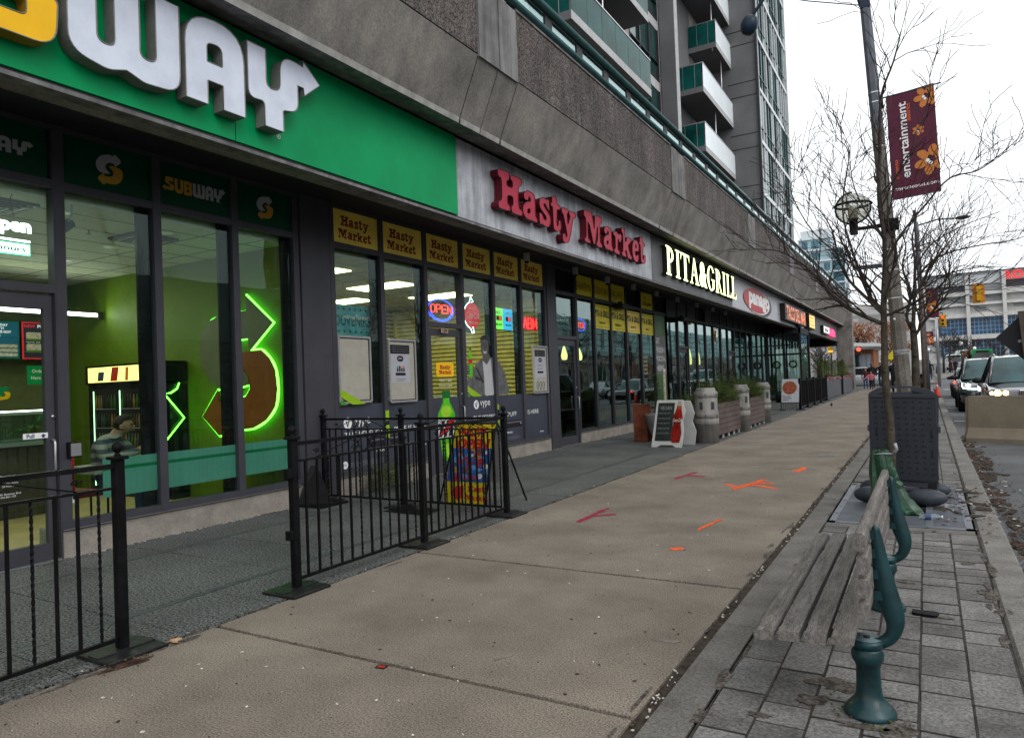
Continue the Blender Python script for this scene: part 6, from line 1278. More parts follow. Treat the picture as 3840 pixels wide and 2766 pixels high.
def slat(cx, cz, w, th, tilt, name, r=.008):
    b = MB(); pts = rc([(-w/2, -th/2, r), (w/2, -th/2, r), (w/2, th/2, r), (-w/2, th/2, r)], 3)
    F = FR((cx, yb, cz), (cos(tilt), 0, sin(tilt)), (-sin(tilt), 0, cos(tilt)))
    b.prism(pts, M_bw, 0, yb-ya, F=F); o = b.build(name, BN)
for cx, cz, w, tl, r in ((-.657, .368, .082, .10, .018), (-.553, .376, .084, .05, .006), (-.449, .380, .084, -.02, .006), (-.345, .388, .088, .0, .018)): slat(cx, cz, w, .042, tl, 'seat_slat', r)
for cx, cz, w, tl, r in ((-.264, .797, .076, pi/2+.05, .02), (-.259, .703, .076, pi/2+.03, .014), (-.258, .609, .076, pi/2-.0, .014), (-.262, .516, .076, pi/2-.08, .02)): slat(cx, cz, w, .042, tl, 'back_slat', r)
def armribbon(b, pts, w, th):
    """flat iron band: centre line (x,z), half-width along y"""
    n = len(pts); vs = []
    for i, (x, z, k) in enumerate(pts):
        a = pts[max(i-1, 0)]; c = pts[min(i+1, n-1)]; t = Vector((c[0]-a[0], c[1]-a[1])).normalized(); nn = Vector((-t.y, t.x))
        h = th*k
        vs += [(x+nn.x*h, -w*.6, z+nn.y*h), (x+nn.x*h*1.25, 0, z+nn.y*h*1.25), (x+nn.x*h, w*.6, z+nn.y*h), (x, w, z), (x-nn.x*h, w*.6, z-nn.y*h), (x-nn.x*h*1.25, 0, z-nn.y*h*1.25), (x-nn.x*h, -w*.6, z-nn.y*h), (x, -w, z)]
    fs = [(i*8+q, i*8+(q+1) % 8, i*8+8+(q+1) % 8, i*8+8+q) for i in range(n-1) for q in range(8)]+[tuple(reversed(range(8))), tuple(range((n-1)*8, n*8))]
    b.add(vs, fs, M_bg2, True)
for yq in (3.43, 4.97):
    b = MB(); b.M = Matrix.Translation((0, yq, 0))
    b.lathe([(.001, 0), (.104, 0), (.106, .008), (.100, .022), (.080, .045), (.062, .065), (.053, .085), (.050, .12), (.048, .20), (.053, .218), (.064, .235), (.066, .262), (.060, .275), (.060, .285), (.001, .29)], (-.275, 0, .002), 28, M_bg2)
    b.build('pedestal', BN, loc=(-.275, yq, 0))
    b = MB(); b.M = Matrix.Translation((0, yq, 0))
    b.lathe([(.001, -.035), (.062, -.035), (.068, -.02), (.070, .0), (.001, .0)], (-.275, 0, .325), 28, M_bg2)
    b.lathe([(.001, 0), (.060, 0), (.060, .004), (.001, .004)], (-.275, 0, .3252), 28, M_worn); b.lathe([(.001, 0), (.014, 0), (.014, .006), (.001, .006)], (-.275, 0, .329), 8, M_blk)
    armribbon(b, spl([(-.69, .335, .5), (-.60, .340, .8), (-.48, .335, 1.1), (-.38, .320, 1.4), (-.33, .305, 1.6)]), .024, .014)
    armribbon(b, spl([(-.255, .303, 1.3), (-.215, .315, 1.35), (-.180, .345, 1.5), (-.163, .395, 1.85), (-.168, .45, 2.3), (-.185, .51, 2.45), (-.198, .58, 2.2), (-.207, .65, 1.8), (-.214, .72, 1.45), (-.218, .77, 1.15), (-.221, .805, .85), (-.223, .82, .3)]), .023, .015)
    b.build('arm', BN, loc=(-.275, yq, .3))
    for z in (.52, .61, .70, .78): b = MB(); b.M = Matrix.Translation((0, yq, 0)); b.box(-.242, -.205, -.018, .018, z-.02, z+.02, M_bg2); b.build('bracket', BN, loc=(-.21, yq, z))
b = MB()
leafpile(b, 60, lambda: -.275+jit(.17), lambda: 3.43+jit(.17), .003, .004, .012, (mat('moss', (.05, .07, .01), .9, var=.4), M_dirt, M_leaf), (.5, .9, 1)); b.build('moss', kind='stuff', label='bits of moss and dirt round the near bench foot')
# ================================================================ PLASTIC SIGN BOARD ON WATER BASE
M_ps = mat('slate_plastic', (.036, .039, .050), .5, var=.12, vs=3, bump=.08, bs=200); M_psd = mat('slate_plastic_dark', (.024, .026, .035), .5, var=.15, vs=4); M_blob = mat('base_plastic', (.045, .052, .066), .38, var=.2, vs=4)
SB = thing('portable_sign', 'slate plastic kerbside sign seen from its ribbed back, on a blow-moulded base', 'portable sign', (-.27, 9.05, 0))
Fs = PY(9.05, 0, 0)
def hole(u0, u1, v0, v1, r=.01): return rrect(u0, u1, v0, v1, r, 2)
outer = rc([(-.605, .19, .03), (.055, .15, .03), (.10, 1.175, .05), (.02, 1.235, .08), (-.12, 1.28, .04), (-.38, 1.29, .04), (-.50, 1.27, .08), (-.59, 1.215, .05)], 4)
b = MB(); hs_ = [hole(-.37, -.16, 1.222, 1.264, .014)]
b.prism(outer, M_ps, 0, .045, hs_, F=Fs)
b.build('frame', SB)
b = MB(); b.prism(rrect(-.575, .065, .24, 1.165, .02), M_psd, .045, .052, F=Fs)
k = 0; holes = []
rows, cols_ = 17, 8
b.build('back_panel', SB)
b = MB()
b.prism([(-.575, 1.165), (.065, 1.135), (.065, 1.145), (-.575, 1.175)], M_blk, .052, .056, F=Fs); b.prism([(-.575, .24), (.065, .215), (.065, .225), (-.575, .25)], M_blk, .052, .056, F=Fs)
for rr in range(14):
    for cc in range(8):
        u = -.525+cc*.075+rr*.0012; v = 1.12-rr*.061-cc*.003
        if cc in (0, 7) and rr in (5, 6, 8, 9, 10): continue
        if (rr+cc) % 2: b.prism(rrect(u-.008, u+.008, v-.014, v+.014, .002, 1), M_blk, .052, .0545, F=Fs); b.prism(rrect(u-.012, u+.012, v-.019, v+.019, .004, 1), M_ps, .052, .056, [rrect(u-.0085, u+.0085, v-.0145, v+.0145, .002, 1)], Fs)
        else: b.prism(rrect(u-.020, u+.020, v-.007, v+.007, .002, 1), M_blk, .052, .0545, F=Fs)
for u in (-.52, .015):
    for v, h in ((.78, .10), (.56, .085)):
        vv_ = v-(u+.52)*.05; b.prism(rrect(u-.008, u+.008, vv_-h/2, vv_+h/2, .003, 1), M_blk, .052, .058, F=Fs); b.prism(circle(u, vv_-h/3, .016, 8), M_blk, .052, .057, F=Fs)
for u0, u1 in ((-.50, -.40), (-.15, -.04)): b.prism([(u0, 1.20), (u1, 1.20), (u1 if u0 < -.4 else u0, 1.235)], M_blk, .045, .048, F=Fs)
for u, v in ((-.60, .82), (.09, .80)): b.prism(rrect(u-.012, u+.012, v-.035, v+.035, .006, 2), M_ps, .02, .06, F=Fs)
b.build('ribbing', SB)
b = MB()
for (cx, cy, rx, ry) in ((-.06, 8.76, .20, .095), (.0, 9.34, .18, .09), (-.60, 8.80, .17, .09), (-.60, 9.36, .15, .09)): b.sphere((cx, cy, .092), 1, M_blob, 20, rx, ry, .092)
b.box(-.62, .02, 8.74, 8.90, .03, .12, M_blob, .03); b.box(-.62, .02, 9.26, 9.40, .03, .12, M_blob, .03); b.box(-.62, -.50, 8.8, 9.4, .03, .11, M_blob, .03); b.box(-.06, .04, 8.8, 9.4, .03, .11, M_blob, .03)
b.box(-.2, .0, 8.735, 8.74, .10, .118, M_blob); b.lathe([(.001, 0), (.03, 0), (.028, .015), (.001, .018)], (-.07, 8.83, .115), 14, M_psd)
b.build('water_base', SB)
b = MB()
for u in (-.52, -.01): b.box(u-.03, u+.05, 9.0, 9.08, .10, .21, M_blk, .006)
b.build('mount', SB)
# ================================================================ CONCRETE LAMP POLE WITH GLOBE, PENDANT AND BANNER
M_pole = mat('pole_concrete', (.135, .122, .108), .9, var=.22, vs=4, bump=.3, bs=90, speck=.4, ss=70); M_poleg = mat('pole_painted', (.105, .11, .135), .6, var=.15, vs=6, speck=.1)
LP = thing('lamp_post', 'tall leaning concrete lamp post with glass globe and purple banner', 'lamp post', (-.28, 12.3, 0))
def leanp(z): return Vector((-.25-.048*(z-.0), 12.3, z))
def pole_seg(b, z0, z1, r0, r1, m, n=8):
    b.tube([leanp(z0), leanp(z1)], [r0, r1], n, m, smooth=False)
b = MB(); pole_seg(b, -.05, 5.2, .122, .092, M_pole); b.build('shaft', LP)
b = MB(); pole_seg(b, 5.2, 9.5, .092, .062, M_poleg); b.build('upper_shaft', LP)
b = MB()
for z in (2.55, 2.98, 3.3, 4.9, 5.75, 5.6): pole_seg(b, z, z+.016, .122-.0058*z+.004, .122-.0058*z+.004, M_steel)
b.build('strap', LP)
b = MB(); p = leanp(1.72); b.M = Matrix.Translation(p) @ Matrix.Rotation(.06, 4, 'Y')
M_tape = mat('clear_tape', (.35, .35, .38), .2, var=.4, vs=20)
for k in range(4): b.M = Matrix.Translation(p+Vector((0, 0, .02*k-.03))) @ Matrix.Rotation((-.10, .14, .05, .0)[k], 4, 'Y'); b.lathe([(.116, 0), (.1165, .0), (.1165, .012), (.116, .012)], (0, 0, 0), 8, M_tape, rot=pi/8)
b.M = None; b.build('tape', LP)
b = MB(); q = leanp(2.2); b.box(q.x-.05, q.x-.02, 12.18, 12.184, 2.22, 2.25, M_wht); b.build('sticker', LP)
# globe
M_gl = glass('globe_glass', (.66, .66, .62), 1., .04, .10); M_lens = mat('lamp_lens', (.5, .47, .38), .3, es=.12)
gc = Vector((-.89, 12.2, 4.01))
b = MB(); b.sphere(gc, .235, M_gl, 28); b.build('globe', LP)
b = MB(); b.tube([gc+Vector((.262*cos(a*pi/14), .262*sin(a*pi/14), .045)) for a in range(29)], .019, 6, M_black, cap=False)
b.tube([gc+Vector((.25*cos(a*pi/12), 0, .25*sin(a*pi/12))) for a in range(-24, -11)][6:]+[gc+Vector((.25*cos(a*pi/12), 0, .25*sin(a*pi/12))) for a in range(-12, 1)], .014, 6, M_black, cap=False)
b.lathe([(.001, -.33), (.05, -.33), (.062, -.30), (.062, -.2), (.08, -.17), (.001, -.17)], gc, 14, M_black); b.box(gc.x-.055, gc.x+.055, 12.15, 12.25, gc.z-.42, gc.z-.30, M_black, .01); b.box(gc.x+.05, -.42, 12.18, 12.22, gc.z-.36, gc.z-.31, M_black)
b.tube([(gc.x+.08, 12.2, gc.z-.34), (-.44, 12.25, gc.z-.30)], .02, 8, M_black); b.build('lamp_arm', LP)
b = MB(); b.lathe([(.001, -.16), (.06, -.16), (.07, -.05), (.05, .03), (.001, .04)], gc, 12, M_lens); b.tube([gc+Vector((.07, 0, -.12)), gc+Vector((.07, 0, .12)), gc+Vector((-.07, 0, .12)), gc+Vector((-.07, 0, -.12))], .006, 4, M_black); b.tube([gc+Vector((0, 0, -.12)), gc+Vector((0, 0, .12))], .004, 4, M_black); b.build('bulb_holder', LP)
b = MB(); b.box(-.47, -.27, 12.12, 12.2, 3.58, 3.76, M_black, .01); b.build('junction_box', LP)
b = MB(); b.box(-.93, -.53, 12.28, 12.34, 3.05, 3.11, M_frame); b.build('sign_arm', LP)
# banner
BNR = thing('banner', 'purple street banner with orange flowers reading toronto entertainment district', 'banner', (-.02, 12.3, 4.9))
M_pur = mat('banner_purple', (.085, .012, .032), .6, var=.12, vs=3); M_or = mat('banner_orange', (.50, .17, .04), .6, var=.1, vs=20); M_or2 = mat('banner_orange_text', (.55, .10, .03), .6)
Fb = FR((-.36, 12.3, 4.06), (1, 0, .06), (-.02, 0, 1))
b = MB(); b.prism([(.02, .0), (.66, .0), (.66, 1.63), (.02, 1.60)], M_pur, 0, .004, F=Fb); b.build('cloth', BNR)
b = MB(); b.tube([(-.42, 12.3, 5.66), (.36, 12.3, 5.71)], .012, 6, M_rail); b.tube([(-.42, 12.3, 4.06), (.30, 12.3, 4.10)], .008, 6, M_rail); b.tube([(-.42, 12.3, 5.5), (-.42, 12.3, 5.75)], .018, 6, M_rail); b.build('banner_arm', BNR)
b = MB(); b.text('entertainment', .225, .88, M_wht, w=1.16, h=.115, F=Fb, d=.0065, rot=pi/2, bold=.015); b.text('toronto', .105, .45, M_or2, w=.30, h=.045, F=Fb, d=.0065, rot=pi/2, bold=.02); b.text('district', .305, 1.29, M_or2, w=.27, h=.055, F=Fb, d=.0065, rot=pi/2, bold=.02); b.text('torontoed.com', .35, .155, M_wht, w=.58, h=.055, F=Fb, d=.0065, bold=.01); b.build('lettering', BNR)
def flower(b, u, v, r, F, clip=None, rot=0, d=.0045):
    for k in range(6):
        a = rot+k*pi/3; P = []
        for q in range(12):
            t_ = q/12*2*pi; x = r*.60+r*.38*cos(t_); y = r*.27*sin(t_); P.append((u+x*cos(a)-y*sin(a), v+x*sin(a)+y*cos(a)))
        if clip: P = [(min(p[0], clip), min(p[1], 1.62)) for p in P]
        b.prism(P, M_or, d+k*.00005, d+.0012+k*.00005, F=F)
    dd = d+.0016
    for k, m in enumerate((M_pur, M_blk, M_wht, M_wht)):
        a = rot+k*1.3+.3; c_ = (u+r*.2*cos(a), v+r*.2*sin(a)) if k else (u, v)
        if clip and c_[0]+r*.3 > clip+.05: c_ = (clip-r*.18, c_[1])
        b.prism(circle(c_[0], c_[1], r*(.26 if k == 0 else .12), 10), m, dd, dd+.0005*(k+1), F=F)
for fa in ((.56, .50, .235, Fb, .658, .3), (.55, 1.46, .17, Fb, .658, .1), (.42, .98, .085, Fb, None, .5)): b = MB(); flower(b, *fa); b.build('flower_print', BNR)
# pendant street lamp over the pavement
t = thing('pendant_street_lamp', 'dark acorn street lamp hanging from a long curved arm at the top of the picture', 'street lamp', (-2.34, 12.3, 7.37))
b = MB(); Mn = mat('lamp_navy', (.012, .025, .045), .35, var=.2); b.M = Matrix.Translation((-2.335, 12.3, 7.36)) @ Matrix.Rotation(radians(22), 4, 'Y') @ Matrix.Translation((2.335, -12.3, -7.36))
b.lathe([(.001, -.165), (.07, -.155), (.12, -.11), (.145, -.03), (.14, .05), (.11, .12), (.06, .155), (.03, .17), (.001, .17)], (-2.335, 12.3, 7.36), 22, Mn); b.M = None; b.build('lamp_head', t)
b = MB(); b.tube(spl([(-2.30, 12.3, 7.50), (-2.10, 12.3, 7.72), (-1.9, 12.3, 8.1), (-1.5, 12.3, 8.35), (-.68, 12.3, 8.3)]), .028, 8, Mn); b.build('arm', t)
b = MB(); b.tube([(-2.05, 12.3, 7.78), (-1.4, 12.3, 7.48), (-.60, 12.3, 7.16)], .009, 6, Mn); b.tube([(-.66, 12.3, 7.16), (-.72, 12.3, 7.45)], .018, 6, Mn); b.box(-.66, -.52, 12.22, 12.38, 7.10, 7.22, Mn, .01); b.build('stay_rod', t)

# ================================================================ BARE TREES
M_bark = mat('tree_bark', (.055, .046, .038), .95, var=.45, vs=10, bump=.6, bs=45, speck=.3)
M_bark2 = mat('twig_bark', (.038, .030, .026), .9, var=.3, vs=20)
M_bark3 = mat('mossy_bark', (.058, .048, .035), .95, var=.45, vs=8, bump=.6, bs=45)
def grow(b, p, d, L_, r, lev, rg, thin=.0022, up=.18, spread=.55, nseg=5, m=None):
    pts = [p.copy()]; rs = [r]; cur = p.copy(); dd = d.normalized(); kids = []
    for i in range(nseg):
        dd = (dd+Vector((rg.gauss(0, .20), rg.gauss(0, .20), rg.gauss(0, .17)+up*.12))).normalized(); cur = cur+dd*L_/nseg; pts.append(cur.copy()); rs.append(max(thin, r*(1-.75*(i+1)/nseg)))
        if lev > 0 and (i > 0 or lev < 2):
            for _ in range(1 if rg.random() < .75 else 2): kids.append((cur.copy(), dd.copy(), rs[-1]))
    b.tube(pts, rs, 4 if r < .012 else 6, m or (M_bark2 if r < .02 else M_bark), cap=False)
    for q, e, rr in kids:
        a = e.orthogonal().normalized(); a.rotate(Matrix.Rotation(rg.random()*6.28, 3, e)); nd = (e+a*spread*rg.uniform(.7, 1.5)+Vector((0, 0, up))).normalized()
        grow(b, q, nd, L_*rg.uniform(.42, .7), max(thin, rr*.72), lev-1, rg, thin, up, spread, max(3, nseg-1), m)
def tree(name, label, base, trunk, limbs, seed, rt, lev=3, tw=.5, depthj=.6, group=None, rl=.018, thin=.0022):
    rg = random.Random(seed); t = thing('bare_tree', label, 'tree', base, group)
    b = MB(); n = len(trunk); pp = spl(trunk, 4); b.tube(pp, [rt*(1.25 if i == 0 else 1)*(1-.45*i/len(pp)) for i in range(len(pp))], 12, M_bark3)
    rgk = rg.random
    for q in pp[2::5]: b.sphere((q[0]+rg.uniform(-.3, .3)*rt, q[1]-rt*.6, q[2]+rgk()*.1), rt*.45, M_bark3, 7)
    b.build('trunk', t)
    b = MB(); c = MB()
    for P in limbs:
        rl_ = P[0] if isinstance(P[0], float) else rl; P = P[1:] if isinstance(P[0], float) else P
        dy = rg.uniform(-depthj, depthj); K = len(P); Q = [(x, y+dy*(i/(K-1))**1.2, z) for i, (x, y, z) in enumerate(P)]; s_ = spl(Q, 4); S_ = len(s_)
        rr = [rl_*(1-.78*i/(S_-1)) for i in range(S_)]; b.tube(s_, rr, 7, M_bark, cap=False)
        for i in range(2, S_):
            if rg.random() < .62 or i == S_-1:
                p = Vector(s_[i]); d = (p-Vector(s_[i-1])).normalized(); a = d.orthogonal().normalized(); a.rotate(Matrix.Rotation(rg.random()*6.28, 3, d))
                nd = d if i == S_-1 else (d+a*.9+Vector((0, 0, .3))).normalized(); grow(c, p, nd, tw*rg.uniform(.6, 1.25), max(thin, rr[i]*.62), lev-1, rg, thin)
    b.build('limbs', t); c.build('twigs', t); return t
Y1 = 8.5
def at(y, P, r=None): o = [(x, y, z) for x, z in P]; return ([r]+o) if r else o
T_1 = tree('bare_tree', 'young bare tree with dark trunk rising in front of the plastic kerbside sign', (-.38, Y1, 0), [(-.385, Y1, -.01), (-.365, Y1, .5), (-.36, Y1, .91), (-.385, Y1, 1.4), (-.375, Y1, 1.85), (-.37, Y1, 2.15), (-.35, Y1, 2.45)],
  [at(Y1, [(-.39, 1.97), (-.68, 2.14), (-.86, 2.32), (-.94, 2.45), (-1.03, 2.56), (-1.14, 2.68), (-1.34, 2.82), (-1.55, 2.86)], .024), at(Y1, [(-.385, 2.08), (-.53, 2.26), (-.68, 2.45), (-.76, 2.61), (-.81, 2.80), (-.85, 3.04), (-.94, 3.26), (-1.1, 3.5)], .02),
   at(Y1, [(-.385, 2.12), (-.48, 2.25), (-.54, 2.38), (-.60, 2.59), (-.66, 2.82), (-.72, 3.08), (-.74, 3.4), (-.66, 3.93), (-.78, 4.15)], .02), at(Y1, [(-.365, 2.15), (-.32, 2.32), (-.27, 2.5), (-.23, 2.7), (-.28, 3.0), (-.25, 3.4)], .018),
   at(Y1, [(-.36, 2.05), (-.17, 2.12), (-.01, 2.20), (.16, 2.31), (.23, 2.42), (.22, 2.62)], .018), at(Y1, [(-.35, 2.4), (-.33, 2.86), (-.36, 3.3), (-.32, 3.85), (-.29, 4.3), (-.16, 4.61), (-.08, 4.86)], .026),
   at(Y1, [(-.34, 2.6), (-.17, 2.9), (.06, 3.17), (.28, 3.40), (.52, 3.43), (.71, 3.55), (.85, 3.66)], .014), at(Y1, [(-.34, 2.9), (-.5, 3.2), (-.60, 3.5), (-.62, 3.9)], .012), at(Y1, [(-.35, 3.2), (-.2, 3.5), (.0, 3.75), (.1, 4.1)], .010), at(Y1, [(-.38, 2.3), (-.62, 2.6), (-1.0, 3.0), (-1.2, 3.45), (-1.15, 3.6)], .012)],
  11, .047, lev=2, tw=.55, depthj=.5, thin=.003)
Y2 = 18.
T_2 = tree('bare_tree', 'larger forked bare tree standing past the lamp post, its crown spreading over the road', (-.2, Y2, 0), [(-.20, Y2, -.01), (-.2, Y2, .6), (-.22, Y2, 1.09), (-.21, Y2, 1.7), (-.22, Y2, 2.2), (-.24, Y2, 2.5)],
  [at(Y2, [(-.21, 2.15), (-.02, 2.45), (.19, 2.71), (.44, 3.01), (.49, 3.26), (.40, 3.5)], .035), at(Y2, [(-.24, 2.3), (-.34, 2.62), (-.25, 3.13), (-.38, 3.78), (-.30, 4.3), (-.4, 4.8)], .04), at(Y2, [(-.22, 2.4), (-.17, 3.12), (-.13, 3.88), (-.16, 4.4), (-.05, 4.9)], .045),
   at(Y2, [(-.17, 3.0), (.03, 3.45), (.26, 3.83), (.49, 4.18), (.8, 4.62)], .03), at(Y2, [(-.12, 3.4), (.1, 3.7), (.47, 3.90), (1.10, 3.98), (1.69, 4.0), (2.0, 4.15)], .026), at(Y2, [(-.25, 2.9), (-.6, 3.3), (-1.0, 3.7), (-1.3, 4.2)], .028), at(Y2, [(-.14, 3.6), (.15, 4.1), (.7, 4.4), (1.4, 4.6)], .022), at(Y2, [(-.28, 3.3), (-.7, 4.0), (-.9, 4.7)], .022), at(Y2, [(.0, 3.2), (.5, 3.5), (1.2, 3.6), (1.9, 3.5)], .018), at(Y2, [(-.2, 3.9), (.2, 4.7), (.3, 5.2)], .018)],
  23, .105, lev=2, tw=1.15, depthj=1.1, rl=.035, thin=.0042)
b = MB((-.4, 8.3, 0)); Mbag = mat('green_tarp', (.005, .045, .018), .35, var=.35, vs=7, bump=.5, bs=14, spec=.5)
rg = random.Random(4); ring_ = []
prof = [(.195, .0, .10), (.19, .06, .06), (.165, .14, .03), (.14, .25, .01), (.13, .36, .0), (.115, .47, -.02), (.10, .56, -.03), (.085, .62, -.03), (.05, .635, -.03)]
vs = []; N_ = 30
prof = [tuple(a_+(c_-a_)*q for a_, c_ in zip(p0, p1)) for p0, p1 in zip(prof, prof[1:]) for q in (0, .34, .67)]+[prof[-1]]
fold = [rg.uniform(-.16, .16) for _ in range(30)]
for r, z, ox in prof:
    for k in range(N_):
        a = 2*pi*k/N_; rr = r*(1+fold[k]*min(1, z*4+.4)+.05*sin(z*17+k*.5)+rg.uniform(-.015, .015)); vs.append((-.42+ox+rr*cos(a)*(1.25 if cos(a) > 0 and z < .3 else 1), 8.33+rr*sin(a)*.8, z+.003+rg.uniform(-.01, .01)*(z > .01)))
b.add(vs, [(i*N_+k, i*N_+(k+1) % N_, (i+1)*N_+(k+1) % N_, (i+1)*N_+k) for i in range(len(prof)-1) for k in range(N_)]+[tuple(range((len(prof)-1)*N_, len(prof)*N_))], Mbag)
o = b.build('tree_wrap'); tag(o, 'crumpled green tarp tied round the foot of the young tree', 'tarp')
b = MB(); b.tube([(-.52, 8.25, .60), (-.42, 8.21, .615), (-.34, 8.25, .61)], .006, 5, M_tape); b.tube([(-.34, 8.26, .60), (-.30, 8.24, .66), (-.315, 8.24, .72)], .018, 6, M_tape); b.build('tape', o)
# ================================================================ FURTHER POLES, LAMPS, SIGNALS
def pole(label, x, y, r0, r1, h, m, lean=0, cat='pole', z0=0):
    t = thing('street_pole', label, cat, (x, y, z0)); b = MB(); b.tube([(x, y, z0-.05), (x+lean, y, z0+h)], [r0, r1], 10, m); b.build('shaft', t); return t
P2 = pole('grey lamp pole carrying the second purple banner', .0, 44, .14, .09, 9.3, M_poleg, -.15, 'lamp post')
b = MB(); b.tube([(-.15, 44, 9.1), (.8, 44, 9.3), (1.6, 44, 9.25)], .04, 6, M_framed); b.build('arm', P2)
b = MB(); b.sphere((1.95, 44, 9.24), .12, M_framed, 12, 3.0, 1.2, .9); b.build('lamp_head', P2)
P3 = pole('thin brown pole directly behind the forked tree', -.07, 24, .055, .055, 3.9, mat('brown_pole', (.10, .07, .05), .8, var=.3), 0)
P4 = pole('plain grey steel pole left of the second banner', -.03, 26, .05, .045, 6.5, M_frame, -.1)
def banner2(x0, x1, y, z0, z1, label, flip=False):
    t = thing('banner', label, 'banner', ((x0+x1)/2, y, z0)); F = PY(y, x0, z0); w, h = x1-x0, z1-z0
    b = MB(); b.prism([(0, 0), (w, 0), (w, h), (0, h)], M_pur, 0, .02, F=F); b.build('cloth', t)
    b = MB(); flower(b, w*.55, h*.36, w*.62, F, w-.01, .2, d=.021); flower(b, w*.3, h*.78, w*.3, F, None, .6, d=.021); b.build('flower_print', t)
    b = MB(); b.tube([(x0-.2, y, z1), (x1+.05, y, z1)], .02, 5, M_black); b.tube([(x0-.2, y, z0), (x1+.05, y, z0)], .02, 5, M_black); b.build('banner_arm', t)
banner2(.10, .68, 44, 4.1, 5.66, 'middle purple banner with big orange flower, seen through the branches')
banner2(.12, .85, 98, 4.0, 5.6, 'farthest reddish banner with an orange flower, low beyond the poles')
pole('grey pole carrying the farthest banner', .0, 98, .12, .09, 8, M_poleg, 0, z0=.5)
M_sy = mat('signal_yellow', (.55, .30, .01), .5, var=.1); M_sb = mat('signal_orange_board', (.50, .20, .01), .5, var=.06)
def signal(label, x, y, z, w, h, back, lit=None, pole_x=None):
    t = thing('traffic_signal', label, 'traffic light', (x, y, z)); F = PY(y, x, z)
    b = MB(); b.prism(rrect(-w/2, w/2, 0, h, .03), M_sb if back else M_sy, -.02, .02, F=F); b.build('backboard', t)
    b = MB()
    if back:
        b.box(x-w*.18, x+w*.18, y-.25, y-.02, z+h*.12, z+h*.9, M_sy, .02); b.box(x-w*.25, x+w*.25, y-.27, y-.02, z+h*.62, z+h*.66, M_sy)
    else: b.box(x-w*.3, x+w*.3, y-.2, y-.02, z+h*.06, z+h*.94, M_sy, .02)
    b.build('housing', t)
    if not back:
        for k in range(3):
            zc = z+h*(.80-.28*k); b = MB(); b.prism(circle(0, 0, h*.105, 16), (lit if k == 0 and lit else M_blk), .2, .21, F=PY(y, x, zc)); b.tube([(x-h*.11, y-.21, zc+h*.02), (x, y-.33, zc+h*.125), (x+h*.11, y-.21, zc+h*.02)], .02, 5, M_sy); b.build('lens', t)
    return t
M_lr = mat('lit_signal_red', (1, .15, .08), .4, es=2.4, ecol=(1, .05, .03))
signal('large orange backed traffic light on the long arm, seen from its rear', 3.39, 60, 5.83, .72, 1.33, True)
signal('yellow traffic light showing red, hanging before the stadium windows', 1.14, 60, 4.3, .44, .88, False, M_lr)
t = pole('pale pole and long rising arm that carries the rear-facing traffic light', .75, 60.2, .12, .09, 7.0, M_steel, 0, 'pole'); b = MB(); b.tube([(.75, 60.2, 6.65), (2.2, 60.1, 7.15), (3.4, 60, 7.28)], .05, 6, M_steel); b.tube([(3.39, 60, 7.28), (3.39, 60, 7.1)], .04, 5, M_black); b.tube([(.8, 60.2, 5.3), (1.14, 60, 5.3), (1.14, 60, 5.15)], .03, 5, M_black); b.build('arm', t)
t = thing('pedestrian_signal', 'round red crossing signal beside the corner column', 'traffic light', (-4.88, 66, 2.7)); b = MB(); b.box(-5.05, -4.70, 65.95, 66.2, 2.65, 3.35, mat('signal_dark', (.03, .01, .01), .5), .02); b.build('housing', t); b = MB(); b.prism(circle(-4.88, 3.12, .17, 18), M_lr, 0, .02, F=PY(65.93)); b.build('lens', t); b = MB(); b.tube([(-4.88, 66.1, 0), (-4.88, 66.1, 2.65)], .05, 6, M_frame); b.build('post', t)
t = thing('pedestrian_signal', 'yellow signal box seen under the canopy end', 'traffic light', (-7.6, 72, 2.9)); b = MB(); b.box(-7.88, -7.42, 71.8, 72.1, 3.02, 3.72, M_sy, .03); b.box(-7.86, -7.44, 71.74, 71.79, 3.1, 3.3, mat('amber_lit', (.9, .5, .05), .4, es=.8)); b.build('housing', t); b = MB(); b.tube([(-7.65, 72.2, 0), (-7.65, 72.2, 3.0)], .06, 6, M_frame); b.build('post', t)
pole('grey pole standing in the street gap under the canopy', -8.35, 70, .12, .1, 6, M_frame)
t = thing('traffic_cone', 'orange traffic cone with a pale collar standing on the kerb edge', 'traffic cone', (.38, 38.8, 0)); M_co = mat('cone_orange', (.55, .04, .02), .5, var=.1)
b = MB(); b.lathe([(.14, .03), (.125, .10), (.022, .72), (.001, .725)], (.38, 38.8, 0), 20, M_co); b.build('cone', t); b = MB(); b.lathe([(.066, .45), (.069, .45), (.047, .60), (.044, .60)], (.38, 38.8, 0), 20, mat('cone_collar', (.5, .42, .38), .4)); b.build('collar', t); b = MB(); b.box(.2, .56, 38.62, 38.98, .001, .035, M_blk, .006); b.build('base', t)
t = thing('bicycle', 'dark bicycle leaning at the kerb beyond the lamp post', 'bicycle', (.12, 46, 0))
for yy_ in (45.45, 46.55):
    b = MB(); b.tube([(.12, yy_+.33*cos(a*pi/10), .34+.33*sin(a*pi/10)) for a in range(21)], .02, 5, M_blk, cap=False)
    for k in range(8): b.tube([(.12, yy_, .34), (.12, yy_+.32*cos(k*pi/4), .34+.32*sin(k*pi/4))], .004, 3, M_steel)
    b.build('wheel', t)
b = MB(); fr2 = [(45.45, .34), (45.65, .85), (46.2, .82), (45.95, .34), (45.65, .85)]; b.tube([(.12, y, z) for y, z in fr2], .018, 5, M_black); b.tube([(.12, 46.2, .9), (.12, 45.95, .34), (.12, 46.55, .34), (.12, 46.2, .82)], .014, 5, M_black); b.tube([(-.1, 45.6, 1.0), (.34, 45.6, 1.0)], .012, 5, M_black); b.box(.06, .18, 46.1, 46.35, .9, .95, M_black, .02); b.build('frame', t)
